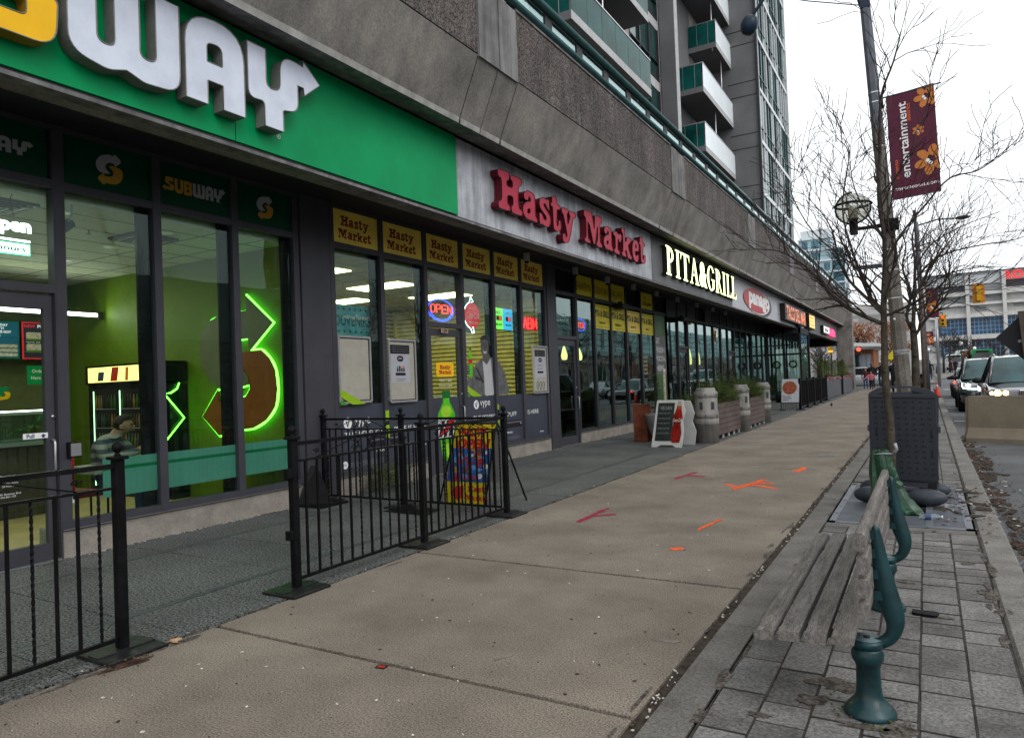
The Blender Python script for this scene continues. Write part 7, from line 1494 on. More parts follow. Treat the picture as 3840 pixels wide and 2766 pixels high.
b = MB((-.3, 49, 0)); b.box(-.42, -.06, 48.8, 49.2, 0, .98, M_black, .03); b.box(-.44, -.04, 48.78, 49.22, .98, 1.04, M_black, .02); b.box(-.36, -.12, 48.77, 48.79, .5, .8, M_frame); o = b.build('newspaper_box'); tag(o, 'black newspaper box behind the bicycle at the kerb', 'newspaper box')
# diamond road sign from behind and its wooden post
t = thing('road_sign', 'black back of a diamond road sign cut by the right picture edge', 'road sign', (1.45, 12.6, 1.3)); F = PY(12.6, 1.36, 1.87); h_ = .47
b = MB(); b.prism(rc([(-h_, 0, .02), (0, -h_, .02), (h_, 0, .02), (0, h_, .02)], 3), mat('sign_back_black', (.006, .006, .008), .5, spec=.3), 0, .01, F=F); b.build('plate', t)
b = MB(); b.prism(rrect(-.20, -.16, -.08, -.04, .004), mat('sticker_grey', (.25, .25, .27), .5), .01, .012, F=F); b.build('sticker', t)
b = MB(); b.tube([(1.36, 12.5, -.1), (1.205, 12.5, 2.24)], .052, 4, mat('wood_post', (.085, .065, .055), .85, var=.3, vs=5, bump=.3)); b.build('post', t)
b = MB(); b.box(1.36, 1.8, 12.35, 12.65, -.125, .1, M_blk); b.build('ballast', t)
# jersey barrier
t = thing('concrete_barrier', 'tan concrete road barrier standing in the gutter lane before the cars', 'barrier', (2.0, 17, -.13)); M_jb = mat('barrier_concrete', (.22, .185, .14), .9, var=.15, vs=2, bump=.3, bs=70, speck=.15)
b = MB(); Fj = FR((.68, 17.95, -.13), (1, -.42, 0), (0, 0, 1)); ln = 3.2
pr_ = [(-.29, 0), (.29, 0), (.29, .09), (.14, .30), (.085, .96), (-.085, .96), (-.14, .30), (-.29, .09)]
uu = Vector((1, -.42, 0)).normalized(); nn = Vector((-.42, -1, 0)).normalized()
v = []
for s_, k in ((0, .75), (.07, 1.), (ln-.07, 1), (ln, .8)):
    for a, z in pr_: p = Vector((.70, 17.9, -.13))+uu*s_+nn*a*k; v.append((p.x, p.y, p.z+z*(1 if k == 1 else .97)))
b.add(v, [(i*8+q, i*8+(q+1) % 8, i*8+8+(q+1) % 8, i*8+8+q) for i in range(3) for q in range(8)]+[tuple(reversed(range(8))), tuple(range(24, 32))], M_jb); b.build('body', t)
b = MB((1.0, 7.8, -.13)); 
for k, (y, a, l) in enumerate(((7.4, .3, .5), (7.75, -.1, .45), (8.0, .7, .4), (7.6, 1.3, .35))):
    P = [(.95+l*q/6*cos(a), y+l*q/6*sin(a), -.09+.05*sin(q*.6)) for q in range(7)]; b.tube(P, .035, 6, M_blk)
o = b.build('tyre_scraps'); tag(o, 'black strips of torn rubber lying in the leaf litter of the gutter', 'rubber scrap')
b = MB((.62, 4.9, -.12)); b.add([(.60, 4.75, -.11), (.80, 4.8, -.10), (.86, 5.05, -.112), (.66, 5.1, -.10)], [(0, 1, 2, 3)], M_wht); o = b.build('paper_scrap'); tag(o, 'pale scrap of paper in the gutter at the right edge', 'litter')
# ================================================================ CARS
M_tyre = mat('tyre_rubber', (.015, .015, .016), .85, var=.2, vs=20); M_rim = mat('alloy_rim', (.30, .30, .32), .3, metal=.8); M_cgl = mat('car_glass', (.03, .075, .08), .08, spec=.45, var=.5, vs=1.2)
M_cdk = mat('car_trim_black', (.012, .012, .013), .4)
def car(name, label, loc, paint, kind='suv', rz=0., w=.95, h=1.73, L_=4.75, lamp=None, tail=None, cat='car', cgl=None):
    t = thing(name, label, cat, loc); X0, Y0, Z0 = loc; hb = .98 if kind == 'suv' else .80; hs = 1.12 if kind == 'suv' else .92
    st = [(0, .62, .42, hb-.22), (.05, .76, .34, hb-.12), (.18, .87, .28, hb-.05), (.5, .93, .24, hb+.01), (1.0, .955, .24, hb+.06), (1.35, .96, .24, hs), (2.2, .96, .24, hs+.02), (3.6, .96, .24, hs+.03), (4.3, .93, .28, hs+.02), (4.65, .85, .36, hs-.06), (L_, .74, .45, hs-.2)]
    b = MB(); b.M = Matrix.Translation(loc) @ Matrix.Rotation(rz, 4, 'Z'); M0 = b.M
    vs = []; n = 12
    for s_, hw, zb, zt in st:
        hw = hw*w/.96; zm = (zb+zt)/2
        half = [(0, zb), (hw*.85, zb), (hw*.98, zb+.12), (hw, zm), (hw*.975, zt-.12), (hw*.90, zt-.03), (hw*.5, zt+.015)]
        ringp = half+[(0, zt+.03)]+[(-x, z) for x, z in reversed(half[1:])]
        vs += [(x, s_, z) for x, z in ringp]
    m_ = len(vs)//len(st)
    b.add(vs, [(i*m_+q, (i+1)*m_+q, (i+1)*m_+(q+1) % m_, i*m_+(q+1) % m_) for i in range(len(st)-1) for q in range(m_)]+[tuple(range(m_)), tuple(reversed(range((len(st)-1)*m_, len(st)*m_)))], paint, True); b.build('body', t, loc=loc)
    # greenhouse: profile stations (s, z, half width)
    ws_, re = (1.25, 4.5) if kind == 'suv' else (1.35, 3.9)
    top = [(ws_, hs+.0, .80), (ws_+.42, hs+(h-hs)*.62, .71), (ws_+.78, h-.05, .635), (ws_+1.2, h-.005, .62), (ws_+2.0, h, .615), (re-.75, h-.04, .60), (re-.35, h-.16, .62), (re, hs, .72)]
    b = MB(); b.M = M0; vs = []
    for s_, z, hw in top: hw *= w/.96; vs += [(-.86*w/.96, s_, hs-.02), (-hw, s_, z-.04), (-hw*.92, s_, z-.005), (0, s_, z+.012), (hw*.92, s_, z-.005), (hw, s_, z-.04), (.86*w/.96, s_, hs-.02)]
    K = len(top); fb = [(i*7+q, i*7+q+1, (i+1)*7+q+1, (i+1)*7+q) for i in range(2, K-1) for q in (1, 2, 3, 4)]
    b.add(vs, fb, paint, True); pil = []
    for sg in (-1, 1):
        P = [Vector((sg*hw*w/.96*1.0, s_, z-.02)) for s_, z, hw in top]; b.tube(P[:4], .035, 6, paint); b.tube(P[3:], .03, 6, paint)
        for s_ in (ws_+1.25, ws_+2.15): b.tube([Vector((sg*.86*w/.96, s_, hs)), Vector((sg*.63*w/.96, s_, h-.05))], .028, 5, M_cdk)
    b.build('roof', t, loc=loc)
    b = MB(); b.M = M0; g_ = cgl or M_cgl; b.add(vs, [(i*7+q, i*7+q+1, (i+1)*7+q+1, (i+1)*7+q) for i in (0, 1) for q in (1, 2, 3, 4)], g_, True); b.build('windscreen', t, loc=loc)
    b = MB(); b.M = M0; b.add(vs, [(i*7+q, i*7+q+1, (i+1)*7+q+1, (i+1)*7+q) for i in range(0, K-1) for q in (0, 5)], g_); b.build('side_window', t, loc=loc)
    if kind == 'suv':
        for sg in (-1, 1): b = MB(); b.M = M0; b.tube([(sg*.6, ws_+1.0, h+.0), (sg*.6, ws_+1.15, h+.05), (sg*.6, re-.9, h+.03), (sg*.6, re-.75, h-.02)], .018, 6, M_steel if sg < 0 else M_steel); b.build('roof_rail', t, loc=loc)
    for sx in (-1, 1):
        for s_ in (.92, L_-.98):
            b = MB(); r = .36 if kind == 'suv' else .32; b.M = M0 @ Matrix.Translation((sx*(w-.10), s_, r)) @ Matrix.Rotation(sx*pi/2, 4, 'Y'); b.lathe([(.20, -.11), (r-.03, -.11), (r, -.08), (r, .08), (r-.03, .11), (.20, .11)], (0, 0, 0), 28, M_tyre); wh = b.build('wheel', t, loc=M0 @ Vector((sx*(w-.10), s_, r)))
            c = MB(); c.M = b.M; c.lathe([(.001, .05), (.06, .06), (.19, .04), (.215, .10), (.215, .105), (.001, .02)], (0, 0, 0), 20, M_rim)
            for k in range(5): a = k*2*pi/5; c.tube([(.03*cos(a), .03*sin(a), .07), (.19*cos(a), .19*sin(a), .09)], .022, 4, M_rim)
            c.build('rim', wh, loc=M0 @ Vector((sx*(w-.10), s_, r)))
            b = MB(); b.M = M0; b.tube([(sx*(w+.004), s_+(r+.06)*cos(a*pi/12), r+(r+.06)*sin(a*pi/12)) for a in range(13)], .03, 6, M_cdk); b.build('wheel_arch', t, loc=loc)
    for sx in (-1, 1):
        b = MB(); b.M = M0; b.sphere((sx*(w+.09), ws_+.35, hs+.06), .1, M_cdk, 12, 1.25, .7, .85); b.tube([(sx*(w-.08), ws_+.35, hs+.0), (sx*(w+.05), ws_+.35, hs+.03)], .025, 5, M_cdk); b.build('mirror', t, loc=loc)
    return t, M0
M_pt = mat('car_paint_dark_teal', (.012, .022, .024), .12, var=.1, spec=.8, coat=1.); M_pb = mat('car_paint_plum', (.055, .05, .065), .12, var=.1, spec=.8, coat=1., metal=.3)
def rim_lamp(t, M0, pts, m, name='headlight', d=.03, F0=None):
    b = MB(); F = M0 @ (F0 or PY(.06)); b.prism(pts, m, -.10, d, F=F); return b.build(name, t, loc=M0.translation)
M_hl = mat('headlight_white', (1, 1, 1), .3, es=10, ecol=(.85, 1, .95)); M_hw = mat('headlight_warm', (1, .8, .4), .3, es=10, ecol=(1, .62, .18)); M_hg = mat('headlight_lens', (.18, .18, .19), .1, spec=1.)
CT, M0 = car('parked_car', 'dark teal SUV with white headlights on, standing behind the plum one', (1.86, 28.3, -.13), M_pt, w=.96, h=1.84)
for sg in (-1, 1):
    rim_lamp(CT, M0, [(sg*.86, 1.0), (sg*.60, .95), (sg*.42, .88), (sg*.44, .80), (sg*.80, .84)][::sg], M_hg, 'headlight', .0)
    rim_lamp(CT, M0, circle(sg*.68, .93, .075, 14, .05), M_hl, 'headlamp_bulb', .02); b = MB(); b.M = M0; b.tube([(sg*.86, -.02, .98), (sg*.84, -.03, .84), (sg*.45, -.06, .80)], .014, 5, M_hl); b.build('daylight_strip', CT, loc=M0.translation)
    rim_lamp(CT, M0, circle(sg*.68, .50, .06, 14), M_hl, 'fog_lamp', .0)
b = MB(); b.M = M0; b.box(-.45, .45, -.02, .06, .45, .86, M_cdk, .01)
for k in range(5): b.box(-.42, .42, -.04, -.021, .50+.075*k, .515+.075*k, M_chrome)
b.box(-.75, .75, .0, .06, .32, .40, M_cdk); b.build('grille', CT, loc=M0.translation)
CB, M0 = car('parked_car', 'plum-grey SUV with glowing yellow headlights behind the concrete barrier', (2.24, 21.6, -.13), M_pb, w=.97, h=1.84, rz=0)
for sg in (-1, 1):
    rim_lamp(CB, M0, [(sg*.90, .90), (sg*.84, .98), (sg*.48, .93), (sg*.50, .80), (sg*.80, .80)][::sg], M_hg, 'headlight', .01)
    for u, r in ((.72, .075), (.55, .06), (.84, .045)): rim_lamp(CB, M0, circle(sg*u, .875, r, 16), M_hw, 'headlamp_bulb', .03 if r > .05 else .012)
    b = MB(); b.M = M0; b.box(min(sg*.05, sg*.30), max(sg*.05, sg*.30), -.05, .04, .76, .95, M_chrome, .03); b.box(min(sg*.07, sg*.28), max(sg*.07, sg*.28), -.056, -.051, .78, .93, M_cdk)
    for k in range(6): x = sg*(.09+.034*k); b.box(x-.006, x+.006, -.064, -.057, .78, .93, M_chrome)
    b.build('grille', CB, loc=M0.translation)
b = MB(); b.M = M0; b.box(-.6, .6, -.02, .05, .38, .62, M_cdk, .02); b.build('bumper_intake', CB, loc=M0.translation)
M_ps3 = mat('car_paint_black', (.01, .01, .014), .15, coat=1.)
CS, M0 = car('parked_car', 'low black sedan with red tail lamp half hidden behind the teal SUV', (1.95, 40, -.13), M_ps3, 'sedan', w=.90, h=1.5, L_=4.6)
rim_lamp(CS, M0, [(-.86, .72), (-.66, .72), (-.66, .84), (-.86, .84)], M_lr, 'tail_lamp', .03)
M_sil = mat('car_paint_silver', (.42, .44, .45), .25, metal=.3, coat=.6, var=.05)
CV, M0 = car('parked_car', 'silver minivan crossing the side street behind the people', (-1.9, 63.2, -.13), M_sil, 'suv', rz=pi/2, w=.95, h=1.68, cat='van', cgl=mat('van_dark_glass', (.01, .012, .014), .1))
M_wcar = mat('car_paint_white', (.6, .6, .6), .2, coat=.6)
car('parked_car', 'pale roofed car far beyond the stopped SUVs', (3.6, 62, .0), M_wcar, 'suv', w=.95, h=1.9)
car('parked_car', 'white car at the opposite kerb, mirrored in the shop windows', (7.6, 45, -.13), M_wcar, 'suv', rz=pi, w=.95, h=1.6)
car('parked_car', 'silver car at the opposite kerb, mirrored in the restaurant windows', (7.6, 53.5, -.13), M_sil, 'sedan', rz=pi, w=.92, h=1.45)
def bus(label, x, y, z, w, l, h, m1, m2):
    t = thing('bus', label, 'bus', (x, y, z)); b = MB(); b.box(x-w/2, x+w/2, y, y+l, z+.3, z+h, m1, .12); b.build('body', t)
    b = MB(); b.box(x-w/2+.15, x+w/2-.15, y-.03, y, z+1.2, z+h-.5, M_gdark, .01); b.build('windscreen', t); b = MB(); b.box(x-w/2-.02, x-w/2, y+.4, y+l-.4, z+1.3, z+h-.6, M_gdark); b.build('side_window', t)
    b = MB(); b.box(x-w/2-.01, x+w/2+.01, y-.01, y+l*.5, z+.5, z+1.1, m2); b.box(x-.8, x+.8, y-.05, y-.04, z+h-.45, z+h-.15, M_blk); b.build('stripe', t)
    for sx in (-1, 1): b = MB(); b.M = Matrix.Translation((x+sx*(w/2-.1), y+2, z+.45)) @ Matrix.Rotation(pi/2, 4, 'Y'); b.lathe([(.001, -.12), (.45, -.12), (.45, .12), (.001, .12)], (0, 0, 0), 16, M_tyre); b.build('wheel', t)
M_bgn = mat('bus_green', (.01, .22, .07), .4); M_bw2 = mat('bus_white', (.5, .55, .53), .4)
bus('white bus with bright green front, beyond the stopped SUVs', 7.0, 122, .85, 2.5, 11, 2.75, M_bgn, M_bgn)
bus('white and green bus left of the bright green one', 5.3, 128, .95, 2.4, 11, 2.8, M_bw2, M_bgn)
bus('pale bus parked under the bare trees', 3.6, 124, .8, 1.9, 9, 2.3, M_bw2, M_bw2)
# ================================================================ PEOPLE
def skinmesh(J, E, sub=1):
    me = bpy.data.meshes.new('sk'); me.from_pydata([j[0] for j in J], E, []); ob = bpy.data.objects.new('sk', me); COL.objects.link(ob)
    ob.modifiers.new('s', 'SKIN')
    for i, j in enumerate(J): r = j[1]; me.skin_vertices[0].data[i].radius = r if isinstance(r, tuple) else (r, r)
    me.skin_vertices[0].data[0].use_root = True
    m = ob.modifiers.new('u', 'SUBSURF'); m.levels = sub; m.render_levels = sub
    dg = bpy.context.evaluated_depsgraph_get(); r = bpy.data.meshes.new_from_object(ob.evaluated_get(dg)); bpy.data.objects.remove(ob); bpy.data.meshes.remove(me); return r
M_skin = mat('skin', (.33, .18, .12), .6, var=.08); M_skin2 = mat('skin_tan', (.30, .175, .10), .6, var=.1); M_jean = mat('denim', (.03, .06, .13), .85, var=.2, vs=30); M_shoe = mat('shoe_black', (.012, .012, .012), .6); M_hair = mat('hair_black', (.012, .009, .008), .7, var=.4, vs=40); M_hairb = mat('hair_brown', (.09, .03, .02), .7, var=.3, vs=40)
def person(label, loc, H, rz, top, legs, hair, step=.25, arms=None, skin=M_skin, J_=None, bulk=1., hat=None, long_coat=False, sub=1):
    t = thing('person', label, 'person', loc); s_ = H/1.75
    def v(x, y, z): return (x*s_, y*s_, z*s_)
    a = arms or {}
    la = a.get('l', [(.21, 0, 1.40), (.27, .02, 1.13), (.26, -.06, .88)]); ra = a.get('r', [(-.21, 0, 1.40), (-.27, .02, 1.13), (-.26, -.06, .88)])
    if J_: J, E, hands, feet, headc = J_(v, s_, bulk)
    else:
        J = [(v(0, 0, .95), (.15*s_*bulk, .11*s_*bulk)), (v(0, 0, 1.15), (.145*s_*bulk, .10*s_*bulk)), (v(0, 0, 1.36), (.175*s_*bulk, .10*s_*bulk)), (v(0, 0, 1.47), .065*s_), (v(0, -.015, 1.55), .055*s_), (v(0, -.02, 1.62), .10*s_), (v(0, -.01, 1.69), .092*s_),
             (v(*la[0]), .065*s_*bulk), (v(*la[1]), .05*s_*bulk), (v(*la[2]), .035*s_), (v(*[p+q for p, q in zip(la[2], (0, -.02, -.09))]), .03*s_),
             (v(*ra[0]), .065*s_*bulk), (v(*ra[1]), .05*s_*bulk), (v(*ra[2]), .035*s_), (v(*[p+q for p, q in zip(ra[2], (0, -.02, -.09))]), .03*s_),
             (v(.10, 0, .86), .095*s_), (v(.10, -step*.5, .48), .06*s_), (v(.10, -step*.6, .10), .042*s_), (v(.11, -step*.6-.12, .04), .038*s_),
             (v(-.10, 0, .86), .095*s_), (v(-.10, step*.2, .48), .06*s_), (v(-.10, step*.9, .12), .042*s_), (v(-.11, step*.9-.12, .04), .038*s_)]
        E = [(0, 1), (1, 2), (2, 3), (3, 4), (4, 5), (5, 6), (2, 7), (7, 8), (8, 9), (9, 10), (2, 11), (11, 12), (12, 13), (13, 14), (0, 15), (15, 16), (16, 17), (17, 18), (0, 19), (19, 20), (20, 21), (21, 22)]
        hands = [J[10][0], J[14][0]]; feet = .11*s_; headc = Vector(J[5][0])
    me = skinmesh(J, E, sub); me.name = 'body'
    for m in (top, legs, skin, M_shoe): me.materials.append(m)
    zn = headc.z-.10*s_; hip = (.93 if not long_coat else .45)*s_
    for p in me.polygons:
        c = p.center; k = 0
        if c.z > zn+.02 and (c-headc).length < .165*s_: k = 2
        elif any((c-Vector(h)).length < .085*s_ for h in hands): k = 2
        elif c.z < feet: k = 3
        elif J_ is None and c.z < hip and abs(c.x) < .21*s_: k = 1
        elif J_ is not None and c.z < .62*s_: k = 1
        p.material_index = k; p.use_smooth = True
    o = bpy.data.objects.new('body', me); COL.objects.link(o); o.parent = t; t.rotation_euler = (0, 0, rz)
    b = MB(); b.M = None; hc = headc+Vector((0, .012*s_, .03*s_)); wl = wloc(t)
    b.sphere(hc+wl, .098*s_, hair, 14, 1.0, 1.1, 1.05)
    if a.get('long'): b.sphere(hc+wl+Vector((0, .05*s_, -.13*s_)), .10*s_, hair, 12, 1.1, .7, 1.6)
    # keep the hair off the face
    b.v = [Vector((p.x, max(p.y, (hc+wl).y-.025*s_) if p.z < (hc+wl).z+.05*s_ else p.y, p.z)) for p in map(Vector, b.v)]
    ho = b.build('hair', None, loc=wl); ho.parent = t; ho.location = (0, 0, 0)
    b = MB(); f = headc+wl; b.lathe([(.001, .02*s_), (.012*s_, -.012*s_), (.001, -.02*s_)], f+Vector((0, -.088*s_, 0)), 8, skin)
    for sx in (-1, 1): b.sphere(f+Vector((sx*.033*s_, -.078*s_, .022*s_)), .009*s_, M_blk, 8); b.sphere(f+Vector((sx*.09*s_, 0, 0)), .022*s_, skin, 8, .4, .8, 1.3)
    b.box(f.x-.022*s_, f.x+.022*s_, f.y-.088*s_, f.y-.07*s_, f.z-.05*s_, f.z-.042*s_, mat('lips', (.2, .07, .06), .5)); fo = b.build('face', None, loc=wl); fo.parent = t; fo.location = (0, 0, 0)
    if hat:
        b = MB(); b.lathe([(.105*s_, 0), (.108*s_, .03*s_), (.09*s_, .09*s_), (.04*s_, .115*s_), (.001, .118*s_)], hc+wl+Vector((0, 0, .01)), 14, hat); b.box((hc+wl).x-.06*s_, (hc+wl).x+.06*s_, (hc+wl).y-.19*s_, (hc+wl).y-.08*s_, (hc+wl).z+.015, (hc+wl).z+.03, hat)
        h = b.build('cap', None, loc=wl); h.parent = t; h.location = (0, 0, 0)
    if long_coat:
        b = MB(); b.lathe([(.17*s_*bulk, .42*s_), (.18*s_*bulk, .55*s_), (.17*s_*bulk, .80*s_), (.155*s_*bulk, 1.0*s_), (.150*s_*bulk, 1.1*s_)], wl, 16, top, True, 1., .85); c_ = b.build('coat_skirt', None, loc=wl); c_.parent = t; c_.location = (0, 0, 0)
    return t
C_pink = mat('pink_jacket', (.50, .13, .17), .8, var=.15, vs=20); C_blk = mat('black_jacket', (.010, .010, .013), .8, var=.2); C_navy = mat('navy_jacket', (.014, .017, .028), .8); C_blue = mat('blue_coat', (.06, .11, .25), .6, var=.25, vs=14, bump=.3, bs=30); C_plum = mat('plum_hood', (.06, .015, .02), .8)
person('girl in a pink jacket and dark leggings running with an arm stretched out', (-3.34, 54.4, 0), 1.30, 0, C_pink, M_shoe, M_hairb, .3, {'l': [(.2, 0, 1.38), (.3, -.1, 1.2), (.22, -.28, 1.1)], 'r': [(-.2, 0, 1.38), (-.42, -.15, 1.12), (-.66, -.25, .98)], 'long': 1})
person('child in a dark coat with reddish hood and blue jeans left of the running girl', (-3.80, 56.2, 0), 1.48, .3, C_plum, M_jean, M_hairb, .12, {'long': 1})
person('man in a black jacket and grey cap behind the running girl', (-3.45, 57.4, 0), 1.86, .1, C_blk, M_shoe, M_hair, .2, bulk=1.15, hat=mat('grey_cap', (.10, .10, .13), .8))
person('man with brown hair in navy jacket and jeans, left of the young tree trunk', (-2.92, 58.2, 0), 1.90, -.1, C_navy, M_jean, M_hairb, .35)
person('tall dark-haired man in black, partly hidden behind the lamp post', (-1.36, 39.5, 0), 1.93, 0, C_blk, M_shoe, M_hair, .2, bulk=1.1)
person('woman in a long shiny blue coat with folded arms beside the lamp post', (-2.1, 58.9, 0), 1.78, .2, C_blue, M_shoe, M_hairb, .15, {'l': [(.2, 0, 1.4), (.27, -.05, 1.15), (.05, -.2, 1.12)], 'r': [(-.2, 0, 1.4), (-.27, -.05, 1.15), (-.1, -.2, 1.16)], 'long': 1}, long_coat=True, bulk=1.15)
person('lone dark-clothed person walking on the far kerb', (.27, 80, .15), 1.85, 0, C_blk, M_shoe, M_hair, .35)
person('person in maroon coat, left one of a far couple crossing the road', (2.65, 104, .5), 1.62, 0, C_plum, M_shoe, M_hairb, .1, long_coat=True)
person('person in black coat, right one of a far couple crossing the road', (3.12, 104, .5), 1.66, 0, C_blk, M_shoe, M_hair, .1, long_coat=True, bulk=1.2)
# seated man behind the glass
def sit(v, s_, bulk):
    J = [((0, 0, .52), (.15, .12)), ((0, -.03, .72), (.145, .11)), ((.0, -.10, .93), (.175, .11)), ((.0, -.15, 1.03), .065), ((0, -.20, 1.08), .058), ((0, -.26, 1.13), .108), ((0, -.23, 1.20), .10),
         ((.19, -.10, .96), .066), ((.25, -.22, .82), .052), ((.10, -.42, .86), .036), ((.04, -.46, .90), .032), ((-.19, -.10, .96), .066), ((-.27, -.18, .80), .054), ((-.12, -.42, .85), .038), ((-.04, -.46, .90), .034),
         ((.11, -.10, .52), .085), ((.12, -.45, .50), .065), ((.12, -.47, .12), .045), ((.12, -.58, .05), .04), ((-.11, -.10, .52), .085), ((-.12, -.45, .50), .065), ((-.12, -.45, .12), .045), ((-.12, -.56, .05), .04)]
    E = [(0, 1), (1, 2), (2, 3), (3, 4), (4, 5), (5, 6), (2, 7), (7, 8), (8, 9), (9, 10), (2, 11), (11, 12), (12, 13), (13, 14), (0, 15), (15, 16), (16, 17), (17, 18), (0, 19), (19, 20), (20, 21), (21, 22)]
    return J, E, [J[10][0], J[14][0]], .10, Vector((0, -.26, 1.13))
M_str = bpy.data.materials.new('striped_sweater'); M_str.use_nodes = True
_n = M_str.node_tree; _p = _n.nodes['Principled BSDF']; _tc = _n.nodes.new('ShaderNodeTexCoord'); _w = _n.nodes.new('ShaderNodeTexWave'); _w.bands_direction = 'Z'; _w.inputs['Scale'].default_value = 3.2; _w.inputs['Distortion'].default_value = .6
_r = _n.nodes.new('ShaderNodeValToRGB'); _r.color_ramp.interpolation = 'CONSTANT'; _r.color_ramp.elements[0].color = (.035, .045, .06, 1); _r.color_ramp.elements[1].position = .5; _r.color_ramp.elements[1].color = (.20, .20, .18, 1)
_n.links.new(_tc.outputs['Object'], _w.inputs['Vector']); _n.links.new(_w.outputs['Fac'], _r.inputs['Fac']); _n.links.new(_r.outputs[0], _p.inputs['Base Color']); _p.inputs['Roughness'].default_value = .9
SM = person('man in a grey striped sweater eating at the table behind the shop window', (-8.10, 4.50, 0), 1.75, 2.15, M_str, M_jean, M_hair, J_=sit, skin=M_skin2, sub=2)
b = MB(); wl = wloc(SM); SM.scale = (1.1, 1.1, 1.03)
for sg in (-1, 1):
    for k in range(4): a0 = Vector((sg*.045, -.455, .905+.012*k-.02)); b.tube([wl+a0, wl+a0+Vector((-sg*.03, -.025, .012)), wl+a0+Vector((-sg*.055, -.02, .0)), wl+a0+Vector((-sg*.06, .0, -.006))], [.009, .009, .008, .007], 6, M_skin2)
    b.tube([wl+Vector((sg*.04, -.45, .93)), wl+Vector((sg*.02, -.47, .96)), wl+Vector((0, -.48, .965))], [.011, .010, .008], 6, M_skin2)
f_ = b.build('fingers', None, loc=wl); f_.parent = SM; f_.location = (0, 0, 0)

# ================================================================ STADIUM (Y 220; measured outline scaled from 110)
M_st = mat('stadium_concrete', (.50, .49, .47), .9, var=.14, vs=.12, speck=.10, ss=1.5); M_stw = mat('stadium_panel', (.52, .53, .54), .7, var=.06, vs=.2); M_stg = mat('stadium_grey_panel', (.26, .26, .26), .8, var=.08); M_stb = mat('stadium_blue_glass', (.006, .075, .17), .25, var=.6, vs=.35, spec=.35); M_std = mat('stadium_dark', (.05, .055, .065), .7, var=.2)
ST = thing('stadium', 'large pale concrete stadium with blue glazing and a red roof sign', 'stadium', (6, 220, 2))
k2 = 2.0; YS = 220.
def sb(b, x0, x1, z0, z1, m, dy0=0., dy1=1.): b.box(x0*k2, x1*k2, YS-dy1, YS-dy0, (z0-1.5)*k2+1.5, (z1-1.5)*k2+1.5, m)
b = MB(); sb(b, -.2, 16, .5, 13.3, M_st, -30, 0); b.build('wall', ST)
b = MB(); sb(b, -.1, 16, 13.35, 13.5, M_std, -1, 1.2); sb(b, -.1, 16, 13.25, 13.34, M_stw, -1, 1.0)
for k in range(12): sb(b, .5+1.35*k, .6+1.35*k, 13.5, 13.7, M_std, -1, 0)
b.build('roof_edge', ST)
b = MB()
for x0, x1, z0, z1, m in ((1.1, 4.75, 11.9, 13.2, M_stw), (5.35, 8.55, 11.9, 13.2, M_stw), (4.78, 5.32, 11.85, 13.2, M_std), (.0, 1.05, 12.3, 13.1, M_stg)): sb(b, x0, x1, z0, z1, m, .0, .5)
for x0, x1, z0, z1, m in ((1.2, 4.7, 11.1, 11.85, M_std), (5.2, 8.6, 10.9, 11.85, M_stg), (9.15, 16, 11.3, 12.2, M_std), (1.2, 4.7, 9.6, 10.3, M_stg), (5.2, 8.6, 9.6, 10.4, M_stg), (5.8, 7.0, 8.4, 8.95, M_stg), (9.9, 16, 8.7, 9.5, M_stg)): sb(b, x0, x1, z0, z1, m, .0, .25)
b.build('panel', ST)
for z0, z1 in ((10.45, 10.85), (9.15, 9.5), (7.6, 8.1), (4.75, 5.35)):
    b = MB(); sb(b, .6, 16, z0, z1, M_st, 0, 1.6); b.build('beam', ST)
for x in (4.95, 8.9, 12.9): b = MB(); sb(b, x-.2, x+.2, .5, 13.2, M_st, 0, 2.2); b.build('column', ST)
for x0, x1 in ((1.2, 4.72), (5.18, 8.68), (9.12, 12.68)):
    for z0, z1 in ((5.37, 7.5), (2.6, 4.7)):
        b = MB(); sb(b, x0, x1, z0, z1, M_stb, 0, .3); w = b.build('window', ST); b = MB(); n = 8
        for q in range(n+1): x = x0+(x1-x0)*q/n; sb(b, x-.015, x+.015, z0, z1, M_stw, .3, .36)
        for q in range(5): z = z0+(z1-z0)*q/4; sb(b, x0, x1, z-.015, z+.015, M_stw, .36, .4)
        b.build('mullion', w)
b = MB(); b.text('ROGERS CENTRE', 9.05*k2, (12.72-1.5)*k2+1.5, mat('lit_red_letter', (.85, .01, .02), .4, es=.9, ecol=(1, .015, .02)), h=1.95, F=PY(YS-1.2), align='l', bold=.0, ext=.4, space=1.12); b.build('red_lettering', ST)
def block(label, x0, x1, y, dep, z1, m, rows=(), cat='building', name='building', z0=-.2):
    t = thing(name, label, cat, ((x0+x1)/2, y, 0)); b = MB(); b.box(x0, x1, y, y+dep, z0, z1, m); b.build('wall', t)
    for (a, c, e, f, mm) in rows: b = MB(); b.box(a, c, y-.06, y-.001, e, f, mm); b.build('window' if mm in (M_gdark, M_gteal, M_gt2) else 'panel', t)
    return t
M_pale = mat('pale_concrete', (.44, .43, .42), .9, var=.1, vs=.4, streak=.15)
block('pale flat-roofed building with a grey panel between column and lamp post', -16, -1.2, 100, 14, 9.5, M_pale, [(-15, -2, 8.0, 8.3, M_stg), (-7.2, -4.9, 6.9, 7.9, M_stg), (-15, -8, 5.6, 8, M_stw), (-15, -2, 4.4, 4.6, M_stg)])
block('low wide pale building at the far left under the canopy', -40, -16.5, 95, 14, 8, M_pale, [(-39, -17, 4.2, 5.6, M_stg), (-39, -17, 1.2, 2.8, M_gdark)])
